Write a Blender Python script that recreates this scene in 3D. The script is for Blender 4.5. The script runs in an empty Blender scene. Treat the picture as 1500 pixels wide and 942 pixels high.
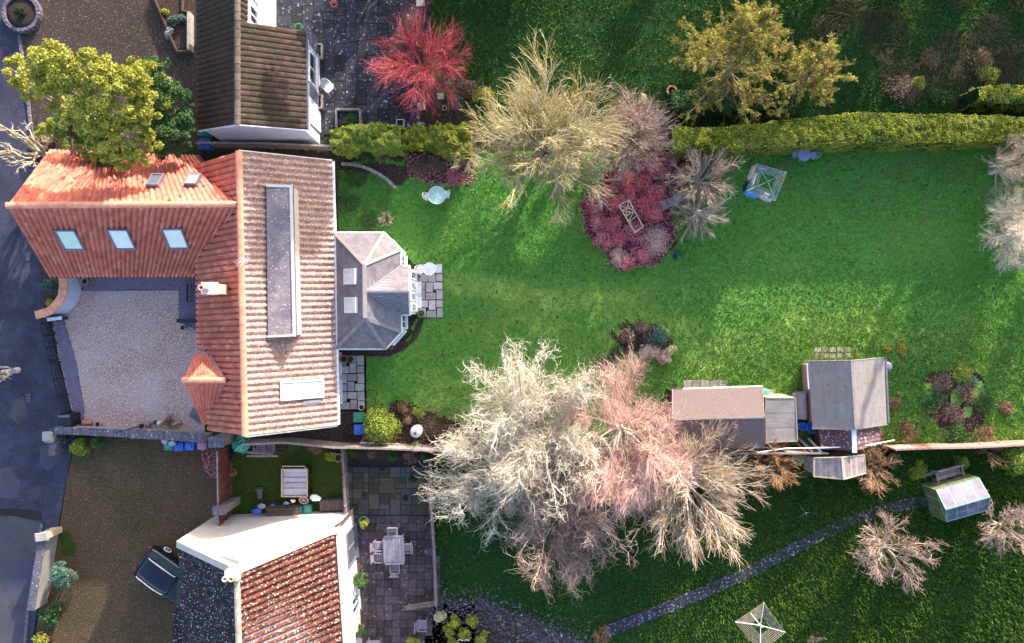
import bpy, math, random
import numpy as np
from mathutils import Vector, Matrix
PI = math.pi
C = bpy.context.scene.collection
sc = bpy.context.scene

# ---------------------------------------------------------------- camera
S = 26.0      # photo pixels per metre at ground level
H = 40.0      # height of the drone
cd = bpy.data.cameras.new('camera'); cam = bpy.data.objects.new('camera', cd); C.objects.link(cam)
cam.location = (0, 0, H); cam.rotation_euler = (0, 0, 0)
cd.sensor_fit = 'HORIZONTAL'; cd.angle = 2 * math.atan((750 / S) / H); cd.clip_start = 0.5; cd.clip_end = 2000
sc.camera = cam

# ---------------------------------------------------------------- light
SUN_EL, SUN_AZ = math.radians(14.2), math.radians(25)     # azimuth clockwise from +Y
w = bpy.data.worlds.new("World"); sc.world = w; w.use_nodes = True
nt = w.node_tree
sky = nt.nodes.new('ShaderNodeTexSky'); sky.sky_type = 'NISHITA'; sky.sun_disc = False
sky.sun_elevation = SUN_EL; sky.sun_rotation = SUN_AZ; sky.altitude = 50; sky.air_density = 1.0; sky.dust_density = 2.5
bg = nt.nodes['Background']; bg.inputs['Strength'].default_value = 0.14
nt.links.new(sky.outputs[0], bg.inputs[0])
sd = bpy.data.lights.new('sun', 'SUN'); sd.energy = 2.9; sd.angle = math.radians(0.6); sd.color = (1.0, 0.90, 0.74)
sun = bpy.data.objects.new('sun', sd); C.objects.link(sun)
sdir = Vector((math.sin(SUN_AZ) * math.cos(SUN_EL), math.cos(SUN_AZ) * math.cos(SUN_EL), math.sin(SUN_EL)))
sun.rotation_euler = sdir.to_track_quat('Z', 'Y').to_euler(); sun.location = sdir * 60
vs = sc.view_settings; vs.view_transform = 'Standard'; vs.look = 'None'; vs.exposure = 1.95; vs.gamma = 1.0

# ---------------------------------------------------------------- helpers
def P(px, py, h=0.0):
    """photo pixel (1500x942) at height h above ground -> world point"""
    k = (H - h) / H / S
    return Vector(((px - 750) * k, (471 - py) * k, h))

def on_plane(px, py, o, n):
    d = P(px, py, 0) - Vector((0, 0, H))
    t = (o - Vector((0, 0, H))).dot(n) / d.dot(n)
    return Vector((0, 0, H)) + d * t

OFF = {}
def tagp(o, label=None, cat=None, group=None, kind=None):
    if label: o['label'] = label
    if cat: o['category'] = cat
    if group: o['group'] = group
    if kind: o['kind'] = kind
    return o
def thing(name, label, cat, loc=(0, 0, 0), rotz=0.0, group=None):
    o = bpy.data.objects.new(name, None); C.objects.link(o); o.empty_display_size = 0.2
    o.location = loc; o.rotation_euler = (0, 0, rotz)
    OFF[o] = Vector(loc)
    return tagp(o, label, cat, group)
def copy_tree(o, parent=None):
    c = o.copy(); C.objects.link(c)
    if parent: c.parent = parent
    for ch in [x for x in o.children]: copy_tree(ch, c)
    return c

def npmesh(name, V, Fs, mat, parent=None, tint=None, smooth=False, local=False):
    """V (n,3); Fs list of (m,k) index arrays; tint per face concatenated"""
    me = bpy.data.meshes.new(name)
    V = np.asarray(V, dtype=np.float32).reshape(-1, 3)
    if parent is not None and not local:
        V = V - np.array(OFF[parent], dtype=np.float32)
    Fs = [np.asarray(f, dtype=np.int32) for f in Fs if len(f)]
    me.vertices.add(len(V)); me.vertices.foreach_set('co', V.ravel())
    nl = sum(f.size for f in Fs); npoly = sum(len(f) for f in Fs)
    me.loops.add(nl); me.loops.foreach_set('vertex_index', np.concatenate([f.ravel() for f in Fs]))
    tot = np.concatenate([np.full(len(f), f.shape[1], dtype=np.int32) for f in Fs])
    st = np.concatenate([[0], np.cumsum(tot)[:-1]]).astype(np.int32)
    me.polygons.add(npoly); me.polygons.foreach_set('loop_start', st)
    try: me.polygons.foreach_set('loop_total', tot)
    except Exception: pass
    if smooth: me.polygons.foreach_set('use_smooth', np.ones(npoly, dtype=bool))
    me.update(calc_edges=True)
    if tint is not None:
        a = me.attributes.new('tint', 'FLOAT', 'FACE'); a.data.foreach_set('value', np.asarray(tint, dtype=np.float32))
    me.materials.append(mat)
    o = bpy.data.objects.new(name, me); C.objects.link(o)
    if parent is not None: o.parent = parent; OFF[o] = OFF.get(parent, Vector())
    else: OFF[o] = Vector()
    return o

class MB:
    """collects simple shapes, links them as one mesh object"""
    def __init__(s): s.v = []; s.f = []; s.sm = []
    def add(s, vs_, fs, smooth=False):
        b = len(s.v); s.v += [tuple(x) for x in vs_]
        for f in fs: s.f.append(tuple(b + i for i in f)); s.sm.append(smooth)
        return s
    def obox(s, o, X, Y, Z):
        o, X, Y, Z = map(Vector, (o, X, Y, Z))
        v = [o, o + X, o + X + Y, o + Y, o + Z, o + X + Z, o + X + Y + Z, o + Y + Z]
        f = [(0, 3, 2, 1), (4, 5, 6, 7), (0, 1, 5, 4), (1, 2, 6, 5), (2, 3, 7, 6), (3, 0, 4, 7)]
        if X.cross(Y).dot(Z) < 0: f = [tuple(reversed(q)) for q in f]
        return s.add(v, f)
    def box(s, c, size, rz=0.0, rx=0.0, ry=0.0):
        R = Matrix.Rotation(rz, 3, 'Z') @ Matrix.Rotation(ry, 3, 'Y') @ Matrix.Rotation(rx, 3, 'X')
        X, Y, Z = [R @ v for v in (Vector((size[0], 0, 0)), Vector((0, size[1], 0)), Vector((0, 0, size[2])))]
        return s.obox(Vector(c) - (X + Y + Z) / 2, X, Y, Z)
    def bar(s, a, b, w_, h_=None, up=(0, 0, 1)):
        a, b = Vector(a), Vector(b); h_ = h_ or w_; d = b - a
        upv = Vector(up)
        if d.normalized().cross(upv).length < 1e-3: upv = Vector((0, 1, 0))
        sx = d.cross(upv).normalized(); uz = sx.cross(d).normalized()
        return s.obox(a - sx * w_ / 2 - uz * h_ / 2, d, sx * w_, uz * h_)
    def prism(s, pts, z0, z1):
        n = len(pts)
        ar = sum(pts[i][0] * pts[(i + 1) % n][1] - pts[(i + 1) % n][0] * pts[i][1] for i in range(n))
        if ar < 0: pts = list(reversed(pts))
        v = [(p[0], p[1], z0) for p in pts] + [(p[0], p[1], z1) for p in pts]
        f = [tuple(reversed(range(n))), tuple(range(n, 2 * n))] + [(i, (i + 1) % n, n + (i + 1) % n, n + i) for i in range(n)]
        return s.add(v, f)
    def tube(s, pts, r, n=6, cap=True, smooth=True):
        pts = [Vector(p) for p in pts]; k = len(pts)
        rr = r if isinstance(r, (list, tuple)) else [r] * k
        ref = Vector((0.31, 0.17, 0.93)); v = []
        for i, p in enumerate(pts):
            t = (pts[min(i + 1, k - 1)] - pts[max(i - 1, 0)]).normalized()
            if abs(t.dot(ref)) > 0.97: ref = Vector((0.9, 0.3, 0.1))
            u = t.cross(ref).normalized(); w_ = t.cross(u)
            for j in range(n):
                a = 2 * PI * j / n; v.append(p + (u * math.cos(a) + w_ * math.sin(a)) * rr[i])
        f = [(i * n + j, i * n + (j + 1) % n, (i + 1) * n + (j + 1) % n, (i + 1) * n + j) for i in range(k - 1) for j in range(n)]
        s.add(v, f, smooth)
        if cap: s.add(v[:n], [tuple(reversed(range(n)))]); s.add(v[-n:], [tuple(range(n))])
        return s
    def lathe(s, c, prof, n=20, smooth=True, M=None):
        """prof: list of (r, z)"""
        c = Vector(c); v = []
        for r, z in prof:
            for j in range(n):
                a = 2 * PI * j / n; q = Vector((r * math.cos(a), r * math.sin(a), z))
                if M: q = M @ q
                v.append(c + q)
        k = len(prof)
        f = [(i * n + j, i * n + (j + 1) % n, (i + 1) * n + (j + 1) % n, (i + 1) * n + j) for i in range(k - 1) for j in range(n)]
        s.add(v, f, smooth)
        s.add(v[:n], [tuple(reversed(range(n)))]); s.add(v[-n:], [tuple(range(n))])
        return s
    def torus(s, c, R, r, n=24, m=6, M=None):
        c = Vector(c); v = []
        for i in range(n):
            a = 2 * PI * i / n
            for j in range(m):
                b = 2 * PI * j / m; q = Vector(((R + r * math.cos(b)) * math.cos(a), (R + r * math.cos(b)) * math.sin(a), r * math.sin(b)))
                if M: q = M @ q
                v.append(c + q)
        f = [(i * m + j, ((i + 1) % n) * m + j, ((i + 1) % n) * m + (j + 1) % m, i * m + (j + 1) % m) for i in range(n) for j in range(m)]
        return s.add(v, f, True)
    def poly(s, pts): return s.add(pts, [tuple(range(len(pts)))])
    def build(s, name, mat, parent=None, local=False, label=None, cat=None, group=None, kind=None, bevel=0):
        me = bpy.data.meshes.new(name)
        off = OFF[parent] if (parent is not None and not local) else Vector()
        me.from_pydata([tuple(Vector(q) - off) for q in s.v], [], s.f)
        me.polygons.foreach_set('use_smooth', s.sm); me.update()
        me.materials.append(mat)
        o = bpy.data.objects.new(name, me); C.objects.link(o)
        if parent is not None: o.parent = parent; OFF[o] = OFF.get(parent, Vector())
        else: OFF[o] = Vector()
        if bevel:
            b = o.modifiers.new('bevel', 'BEVEL'); b.width = bevel; b.segments = 1; b.limit_method = 'ANGLE'
        return tagp(o, label, cat, group, kind)

def inst(me_obj, parent, M):
    """another part sharing the mesh of me_obj, at matrix M (relative to parent)"""
    c = bpy.data.objects.new(me_obj.name.split('.')[0], me_obj.data); C.objects.link(c)
    if parent is not None: c.parent = parent
    c.matrix_basis = M
    return c

def frame_mat(o, x, z):
    x = Vector(x).normalized(); z = Vector(z); z = (z - x * z.dot(x)).normalized(); y = z.cross(x)
    M = Matrix((x, y, z)).transposed().to_4x4(); M.translation = Vector(o); return M

# ---------------------------------------------------------------- materials
def lin(c):
    """sRGB 0-255 colour as it would be called by eye -> linear albedo"""
    return tuple((((x / 255) / 12.92) if x / 255 <= 0.04045 else (((x / 255 + 0.055) / 1.055) ** 2.4)) for x in c) + (1.0,)
def mat(name, c1, c2=None, scale=6.0, rough=0.85, bump=0.0, bscale=30.0, big=None, bigscale=0.25, bigamt=0.5,
        speck=None, spscale=60.0, spth=0.68, tint=None, rnd=0.0, metal=0.0, spec=0.3, trans=0.0, sheen=0, stretch=None, transl=0.0, alpha=1.0, detail=5, coord='pos'):
    m = bpy.data.materials.new(name); m.use_nodes = True; t = m.node_tree; N = t.nodes; L = t.links
    b = N['Principled BSDF']
    if coord == 'pos': g = N.new('ShaderNodeNewGeometry'); src = g.outputs['Position']
    else: g = N.new('ShaderNodeTexCoord'); src = g.outputs['Object']
    if stretch:
        mp = N.new('ShaderNodeMapping'); mp.inputs['Scale'].default_value = stretch[:3]
        if len(stretch) > 3: mp.inputs['Rotation'].default_value = (0, 0, stretch[3])
        L.new(src, mp.inputs[0]); src2 = mp.outputs[0]
    else: src2 = src
    def noise(sc_, s=src, det=detail, rgh=0.6):
        n = N.new('ShaderNodeTexNoise'); n.inputs['Scale'].default_value = sc_; n.inputs['Detail'].default_value = det
        n.inputs['Roughness'].default_value = rgh; L.new(s, n.inputs['Vector']); return n.outputs['Fac']
    def ramp(f, lo, hi):
        r = N.new('ShaderNodeMapRange'); r.inputs['From Min'].default_value = lo; r.inputs['From Max'].default_value = hi; L.new(f, r.inputs['Value']); return r.outputs[0]
    def mix(f, a, b_, mode='MIX'):
        x = N.new('ShaderNodeMix'); x.data_type = 'RGBA'; x.blend_type = mode
        if isinstance(f, float): x.inputs[0].default_value = f
        else: L.new(f, x.inputs[0])
        for i, q in ((6, a), (7, b_)):
            if isinstance(q, tuple): x.inputs[i].default_value = q if len(q) == 4 else q + (1,)
            else: L.new(q, x.inputs[i])
        return x.outputs[2]
    c2 = c2 or c1
    col = mix(ramp(noise(scale, src2), 0.32, 0.68), c1, c2)
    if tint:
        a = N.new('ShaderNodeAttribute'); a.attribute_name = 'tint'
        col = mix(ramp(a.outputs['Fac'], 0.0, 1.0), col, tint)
    if big: 
        f = ramp(noise(bigscale, src, 4), 0.4, 0.62)
        mm = N.new('ShaderNodeMath'); mm.operation = 'MULTIPLY'; mm.inputs[1].default_value = bigamt; L.new(f, mm.inputs[0])
        col = mix(mm.outputs[0], col, big)
    if speck:
        f = ramp(noise(spscale, src, 2, 0.5), spth, spth + 0.04)
        col = mix(f, col, speck)
    if rnd:
        oi = N.new('ShaderNodeObjectInfo'); hs = N.new('ShaderNodeHueSaturation')
        r = N.new('ShaderNodeMapRange'); r.inputs['To Min'].default_value = 1 - rnd; r.inputs['To Max'].default_value = 1 + rnd
        L.new(oi.outputs['Random'], r.inputs['Value']); L.new(r.outputs[0], hs.inputs['Value']); L.new(col, hs.inputs['Color']); col = hs.outputs[0]
    L.new(col, b.inputs['Base Color'])
    b.inputs['Roughness'].default_value = rough; b.inputs['Metallic'].default_value = metal
    b.inputs['Specular IOR Level'].default_value = spec
    if trans: b.inputs['Transmission Weight'].default_value = trans
    if bump:
        bm_ = N.new('ShaderNodeBump'); bm_.inputs['Strength'].default_value = 1.0; bm_.inputs['Distance'].default_value = bump
        L.new(noise(bscale, src2, 4, 0.65), bm_.inputs['Height']); L.new(bm_.outputs[0], b.inputs['Normal'])
    if transl:
        tr = N.new('ShaderNodeBsdfTranslucent'); L.new(col, tr.inputs['Color']); ms = N.new('ShaderNodeMixShader'); ms.inputs[0].default_value = transl
        L.new(b.outputs[0], ms.inputs[1]); L.new(tr.outputs[0], ms.inputs[2]); L.new(ms.outputs[0], N['Material Output'].inputs[0])
    return m
MT = {}
def c3(r, g, b): return (r, g, b, 1.0)
# ---------------------------------------------------------------- materials used
M_ = dict(
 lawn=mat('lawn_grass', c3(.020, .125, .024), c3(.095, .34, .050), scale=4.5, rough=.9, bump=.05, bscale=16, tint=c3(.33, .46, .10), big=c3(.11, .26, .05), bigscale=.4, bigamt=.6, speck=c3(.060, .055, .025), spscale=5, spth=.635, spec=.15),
 lawn_blades=mat('grass_blades', c3(.035, .17, .026), c3(.09, .30, .036), scale=3, rough=.8, tint=c3(.26, .40, .06), big=c3(.06, .22, .04), bigscale=.3, bigamt=.6, spec=.15),
 lawn_dark=mat('shade_dark_lawn', c3(.008, .036, .012), c3(.018, .064, .018), scale=6, rough=.95, bump=.02, bscale=25, big=c3(.045, .085, .018), bigscale=.3, bigamt=.3, spec=.1),  # darker copy of the lawn, shade put into its colour
 blades_dark=mat('dark_grass_blades', c3(.016, .06, .014), c3(.045, .12, .02), scale=3, rough=.85, tint=c3(.16, .24, .03), spec=.1),  # darker blades to match, with the shade in their colour
 yardgrass=mat('yard_grass', c3(.030, .050, .010), c3(.055, .065, .018), scale=4, rough=.95, bump=.02, bscale=30, big=c3(.028, .065, .012), bigscale=.9, bigamt=.7, speck=c3(.10, .11, .02), spscale=14, spth=.70, spec=.1),
 rough=mat('rough_growth', c3(.028, .045, .014), c3(.075, .055, .034), scale=1.6, rough=.95, bump=.06, bscale=8, big=c3(.020, .065, .016), bigscale=.35, bigamt=.8, spec=.1),
 soil=mat('dark_soil', c3(.035, .022, .020), c3(.085, .055, .050), scale=7, rough=.95, bump=.04, bscale=18, speck=c3(.17, .12, .10), spscale=26, spth=.64, spec=.1),
 redsoil=mat('purple_mulch', c3(.09, .02, .035), c3(.20, .05, .09), scale=6, rough=.95, bump=.03, bscale=20, spec=.1),
 ground=mat('earth', c3(.03, .045, .018), c3(.05, .06, .025), scale=1, rough=.95),
 road=mat('asphalt', c3(.034, .036, .066), c3(.062, .064, .105), scale=1.6, rough=.85, bump=.008, bscale=60, big=c3(.026, .026, .055), bigscale=.5, bigamt=.8, speck=c3(.16, .16, .22), spscale=16, spth=.66, spec=.25),  # blue of the skylight put into the asphalt colour
 roadpale=mat('worn_concrete', c3(.050, .048, .060), c3(.095, .088, .10), scale=1.2, rough=.85, bump=.004, bscale=60, big=c3(.055, .055, .11), bigscale=.6, bigamt=.8, speck=c3(.04, .04, .07), spscale=7, spth=.68),
 gravel_brown=mat('brown_gravel', c3(.060, .038, .026), c3(.14, .088, .058), scale=18, rough=.95, bump=.03, bscale=26, big=c3(.060, .050, .024), bigscale=.35, bigamt=.8, speck=c3(.27, .18, .13), spscale=17, spth=.62, spec=.15),
 gravel_dark=mat('dark_gravel', c3(.042, .030, .028), c3(.085, .062, .055), scale=18, rough=.95, bump=.03, bscale=26, big=c3(.035, .030, .030), bigscale=.4, bigamt=.5, speck=c3(.27, .21, .19), spscale=15, spth=.63, spec=.15),
 gravel_pale=mat('lilac_gravel', c3(.24, .14, .12), c3(.72, .47, .42), scale=12, rough=.9, bump=.04, bscale=20, big=c3(.56, .43, .44), bigscale=.28, bigamt=.65, speck=c3(.75, .66, .68), spscale=13, spth=.60, spec=.2),
 setts=mat('lilac_paving_blocks', c3(.15, .12, .20), c3(.25, .21, .31), scale=10, rough=.85, bump=.01, bscale=40, rnd=.18),
 joint=mat('dark_joint', c3(.018, .016, .018), c3(.032, .026, .030), scale=10, rough=.95),
 slab_dark=mat('weathered_dark_slab', c3(.020, .022, .032), c3(.045, .044, .060), scale=4, rough=.7, bump=.006, bscale=30, speck=c3(.42, .46, .62), spscale=9, spth=.655, rnd=.45, spec=.3),
 slab_brown=mat('brown_flagstone', c3(.042, .030, .030), c3(.085, .060, .062), scale=4, rough=.8, bump=.006, bscale=30, big=c3(.085, .062, .095), bigscale=.5, bigamt=.7, speck=c3(.30, .24, .34), spscale=8, spth=.67, rnd=.35),
 slab_moss=mat('mossy_flagstone', c3(.045, .040, .028), c3(.095, .078, .052), scale=4, rough=.8, bump=.006, bscale=30, rnd=.4, big=c3(.05, .055, .09), bigscale=.8, bigamt=.6),
 slab_pale=mat('pale_sandstone_slab', c3(.36, .32, .34), c3(.52, .46, .46), scale=3, rough=.8, bump=.004, bscale=30, rnd=.22, big=c3(.42, .40, .48), bigscale=.8, bigamt=.5),
 pathstone=mat('bluish_path_stone', c3(.022, .021, .034), c3(.050, .047, .070), scale=5, rough=.75, bump=.01, bscale=20, speck=c3(.34, .36, .46), spscale=8.5, spth=.61, rnd=.3),
 tile_orange=mat('orange_clay_tile', c3(.56, .155, .125), c3(.74, .29, .225), scale=3, rough=.75, bump=.006, bscale=40, tint=c3(.34, .085, .065), big=c3(.50, .13, .10), bigscale=.8, bigamt=.5, speck=c3(.20, .07, .06), spscale=9, spth=.70),
 tile_ridge=mat('orange_ridge_tile', c3(.66, .24, .16), c3(.78, .36, .24), scale=3, rough=.75, rnd=.12),
 tile_old=mat('lichened_clay_tile', c3(.26, .145, .14), c3(.50, .36, .33), scale=6, rough=.85, bump=.012, bscale=30, tint=c3(.24, .12, .13), speck=c3(.70, .60, .58), spscale=13, spth=.60),
 tile_brown=mat('dark_brown_tile', c3(.030, .022, .020), c3(.075, .052, .048), scale=7, rough=.9, bump=.01, bscale=30, tint=c3(.11, .055, .060), big=c3(.030, .034, .016), bigscale=.5, bigamt=.6, speck=c3(.32, .25, .24), spscale=11, spth=.69),
 tile_lichen=mat('dark_tile_white_lichen', c3(.012, .009, .014), c3(.026, .020, .028), scale=8, rough=.85, bump=.01, bscale=30, tint=c3(.05, .035, .06), speck=c3(.60, .55, .78), spscale=10, spth=.62),
 tile_rust=mat('rust_red_tile', c3(.085, .025, .022), c3(.21, .066, .050), scale=7, rough=.9, bump=.012, bscale=30, tint=c3(.06, .018, .018), speck=c3(.62, .50, .47), spscale=11, spth=.60),
 slate=mat('grey_slate', c3(.155, .14, .175), c3(.225, .20, .235), scale=4, rough=.6, bump=.003, bscale=40, tint=c3(.14, .12, .15), spec=.4),
 lead=mat('lead_flashing', c3(.17, .17, .23), c3(.27, .26, .32), scale=5, rough=.6, spec=.4),
 cream=mat('cream_trim', c3(.66, .60, .56), c3(.74, .68, .64), scale=3, rough=.6),
 white=mat('white_paint', c3(.76, .78, .84), c3(.84, .85, .88), scale=2, rough=.5, spec=.4),
 render=mat('white_render', c3(.50, .44, .43), c3(.58, .52, .50), scale=2, rough=.9, bump=.004, bscale=30, big=c3(.42, .36, .36), bigscale=.7, bigamt=.35),
 render_blue=mat('pale_render', c3(.50, .54, .70), c3(.60, .64, .80), scale=1.5, rough=.9, big=c3(.50, .50, .66), bigscale=.7, bigamt=.4),
 felt=mat('lilac_felt', c3(.24, .19, .21), c3(.38, .31, .32), scale=4, rough=.85, bump=.006, bscale=25, big=c3(.17, .15, .19), bigscale=.9, bigamt=.9, speck=c3(.68, .56, .48), spscale=9, spth=.63),
 felt_grey=mat('grey_roof_felt', c3(.20, .185, .20), c3(.29, .265, .27), scale=5, rough=.9, bump=.006, bscale=40, big=c3(.24, .20, .19), bigscale=.9, bigamt=.8, speck=c3(.12, .11, .10), spscale=7, spth=.66, rnd=.05, stretch=(1, .25, 1)),
 felt_pink=mat('pink_mineral_felt', c3(.12, .09, .095), c3(.21, .155, .155), scale=14, rough=.9, bump=.006, bscale=40, big=c3(.16, .12, .13), bigscale=.5, bigamt=.5),
 felt_pale=mat('pale_bitumen_felt', c3(.27, .24, .24), c3(.36, .32, .31), scale=4.5, rough=.9, bump=.008, bscale=20, big=c3(.20, .17, .17), bigscale=1.5, bigamt=.6, stretch=(.4, 2.2, 1)),
 wood_pale=mat('weathered_grey_wood', c3(.26, .21, .22), c3(.46, .39, .39), scale=9, rough=.85, stretch=(4, .6, 1), bump=.003, rnd=.25, big=c3(.18, .13, .13), bigscale=1.5, bigamt=.6),
 wood_fence=mat('fence_wood', c3(.24, .19, .18), c3(.42, .35, .33), scale=9, rough=.9, bump=.003, rnd=.2),
 wood_pink=mat('reddish_fence_wood', c3(.34, .19, .17), c3(.50, .30, .27), scale=8, rough=.9, rnd=.2),
 wood_red=mat('red_brown_stained_wood', c3(.13, .035, .028), c3(.20, .055, .042), scale=6, rough=.75, rnd=.15),
 wood_dark=mat('dark_wood', c3(.055, .038, .032), c3(.12, .085, .072), scale=8, rough=.9, rnd=.2, bump=.004),
 wood_teak=mat('silvered_teak', c3(.20, .18, .24), c3(.36, .33, .40), scale=8, rough=.8, rnd=.15, stretch=(3, .8, 1), big=c3(.22, .18, .28), bigscale=2.5, bigamt=.6, coord='pos'),
 wood_cream=mat('cream_painted_wood', c3(.44, .36, .26), c3(.56, .48, .36), scale=5, rough=.7),
 wood_yellow=mat('new_yellow_timber', c3(.62, .45, .24), c3(.72, .55, .32), scale=6, rough=.8, rnd=.1),
 brick=mat('grey_brick', c3(.16, .13, .13), c3(.26, .22, .21), scale=8, rough=.9, bump=.006, rnd=.1),
 capstone=mat('lichened_coping_stone', c3(.075, .068, .105), c3(.16, .145, .19), scale=7, rough=.9, bump=.008, speck=c3(.62, .60, .72), spscale=11, spth=.66, rnd=.15),
 stone=mat('pale_stone', c3(.27, .24, .23), c3(.42, .38, .36), scale=6, rough=.9, bump=.008, rnd=.15),
 blackmetal=mat('black_painted_metal', c3(.010, .010, .020), c3(.016, .016, .032), scale=4, rough=.45, spec=.5),
 terracotta=mat('terracotta', c3(.42, .17, .12), c3(.55, .25, .18), scale=8, rough=.85, rnd=.15),
 paleclay=mat('pale_clay', c3(.42, .33, .30), c3(.55, .44, .38), scale=8, rough=.85, rnd=.15),
 potsoil=mat('potting_soil', c3(.02, .014, .012), c3(.05, .035, .03), scale=20, rough=.95),
 frame_dark=mat('dark_window_frame', c3(.13, .12, .18), c3(.19, .18, .25), scale=3, rough=.5, spec=.4),
 glass=mat('window_glass', c3(.10, .13, .15), rough=.04, spec=1.0),
 glass_blind=mat('skylight_blind_behind_glass', c3(.55, .60, .66), c3(.66, .70, .75), scale=2, rough=.08, spec=1.0),
 glass_green=mat('skylight_glass_pale_green', c3(.30, .50, .48), c3(.38, .58, .54), scale=2, rough=.06, spec=1.0),
 glass_dark=mat('dark_window_glass', c3(.02, .025, .05), rough=.05, spec=.9),
 car=mat('dark_blue_car_paint', c3(.010, .012, .035), c3(.012, .014, .040), scale=2, rough=.22, spec=.6, metal=.2),
 chrome=mat('brushed_alloy', c3(.85, .85, .90), rough=.4, metal=.15),
 rubber=mat('black_rubber', c3(.012, .012, .014), rough=.8),
 redlens=mat('red_lamp_lens', c3(.30, .012, .02), rough=.25, spec=.7),
 blue=mat('blue_plastic', c3(.045, .12, .50), c3(.06, .15, .60), scale=3, rough=.5, rnd=.12),
 greenplastic=mat('green_plastic', c3(.05, .24, .18), c3(.07, .32, .25), scale=3, rough=.5, rnd=.15),
 pinkplastic=mat('pinkish_plastic', c3(.36, .20, .34), c3(.44, .26, .42), scale=3, rough=.5),
 tarp=mat('turquoise_tarpaulin', c3(.04, .30, .24), c3(.10, .50, .40), scale=4, rough=.4, bump=.02, bscale=8, spec=.5),
 bag=mat('crumpled_grey_bag', c3(.16, .20, .32), c3(.36, .42, .55), scale=6, rough=.35, bump=.02, bscale=12, spec=.5),
 whitemetal=mat('white_painted_metal', c3(.72, .74, .80), c3(.80, .82, .86), scale=3, rough=.45, spec=.5),
 galv=mat('galvanised_steel', c3(.50, .49, .60), c3(.66, .64, .74), scale=6, rough=.45, metal=.3, spec=.5),
 greenmetal=mat('grey_green_metal', c3(.16, .34, .30), c3(.22, .42, .38), scale=4, rough=.5),
 glasshouse=mat('greenhouse_glass', c3(.03, .035, .10), c3(.16, .14, .27), scale=.9, rough=.10, spec=.6, bump=.004, bscale=1.5, detail=2),
 glasshouse_side=mat('algae_stained_glass', c3(.09, .10, .05), c3(.22, .20, .11), scale=2.2, rough=.15, spec=.8),
 line=mat('clothes_line_wire', c3(.50, .58, .54), rough=.5),
 line_pink=mat('pale_pink_clothes_line', c3(.62, .50, .46), rough=.5),
 tank=mat('white_gas_tank', c3(.66, .70, .78), c3(.78, .80, .86), scale=3, rough=.4, spec=.5),
 bark_pale=mat('pale_bark', c3(.26, .21, .16), c3(.48, .42, .35), scale=8, rough=.85, spec=.1, detail=2),
 bark_white=mat('white_birch_bark', c3(.44, .37, .34), c3(.74, .66, .62), scale=5, rough=.8, spec=.15, detail=2),
 bark=mat('brown_bark', c3(.13, .10, .075), c3(.26, .20, .15), scale=8, rough=.9, spec=.1),
 bark_red=mat('red_bark', c3(.42, .05, .075), c3(.60, .12, .13), scale=4, rough=.7, tint=c3(.30, .03, .08), spec=.2),
)
def twigmat(name, a, b_, t): return mat(name, a, b_, scale=1.2, rough=.85, tint=t, spec=.1, detail=2)
M_['twig_yellow'] = twigmat('yellowish_bare_twigs', c3(.24, .18, .04), c3(.44, .36, .14), c3(.70, .62, .46))
M_['twig_grey'] = twigmat('grey_buff_bare_twigs', c3(.24, .16, .11), c3(.44, .32, .23), c3(.72, .62, .52))
M_['twig_white'] = twigmat('pale_bare_twigs', c3(.28, .21, .16), c3(.44, .36, .29), c3(.66, .58, .50))
M_['twig_curly'] = twigmat('straw_curly_twigs', c3(.38, .31, .23), c3(.64, .56, .46), c3(.88, .82, .74))
M_['twig_pink'] = twigmat('pinkish_birch_twigs', c3(.42, .18, .17), c3(.64, .36, .33), c3(.82, .64, .60))
M_['twig_pinkgrey'] = twigmat('pink_grey_twigs', c3(.22, .13, .11), c3(.38, .25, .21), c3(.58, .46, .42))
M_['twig_orange'] = twigmat('orange_brown_twigs', c3(.26, .12, .06), c3(.42, .22, .12), c3(.54, .36, .24))
M_['twig_red'] = twigmat('crimson_stems', c3(.34, .022, .04), c3(.52, .06, .08), c3(.64, .22, .24))
M_['twig_dark'] = twigmat('purple_brown_twigs', c3(.06, .045, .032), c3(.12, .09, .06), c3(.20, .15, .10))
def leafmat(name, a, b_, t, tr=.25): return mat(name, a, b_, scale=2.0, rough=.7, tint=t, spec=.2, transl=tr, detail=2)
M_['leaf_yellow'] = leafmat('yellow_green_leaves', c3(.10, .14, .014), c3(.30, .31, .03), c3(.66, .62, .14))
M_['leaf_lime'] = leafmat('lime_leaves', c3(.08, .17, .015), c3(.22, .30, .03), c3(.50, .52, .12))
M_['leaf_mid'] = leafmat('mid_green_leaves', c3(.025, .075, .02), c3(.06, .13, .035), c3(.12, .22, .08))
M_['leaf_dark'] = leafmat('dark_green_leaves', c3(.010, .035, .014), c3(.028, .065, .024), c3(.06, .10, .04))
M_['leaf_blue'] = leafmat('blue_green_leaves', c3(.03, .085, .065), c3(.07, .15, .11), c3(.20, .32, .26))
M_['leaf_conifer'] = leafmat('golden_conifer_needles', c3(.05, .06, .014), c3(.16, .15, .028), c3(.44, .38, .09))
M_['leaf_hedge'] = leafmat('hedge_leaves', c3(.09, .15, .014), c3(.22, .27, .022), c3(.46, .45, .08))
M_['leaf_red'] = leafmat('crimson_leaves', c3(.50, .025, .06), c3(.80, .06, .10), c3(.90, .45, .45), .1)
M_['leaf_purple'] = leafmat('purple_leaves', c3(.34, .020, .07), c3(.62, .05, .13), c3(.88, .48, .52), .1)
M_['leaf_pinkpale'] = leafmat('pale_pink_foliage', c3(.50, .27, .24), c3(.66, .44, .36), c3(.80, .66, .58), .1)
M_['leaf_cream'] = leafmat('cream_yellow_foliage', c3(.50, .46, .20), c3(.66, .62, .34), c3(.78, .74, .52), .1)
M_['leaf_brown'] = leafmat('brown_dead_foliage', c3(.11, .065, .035), c3(.24, .15, .085), c3(.38, .27, .16), .1)
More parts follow.
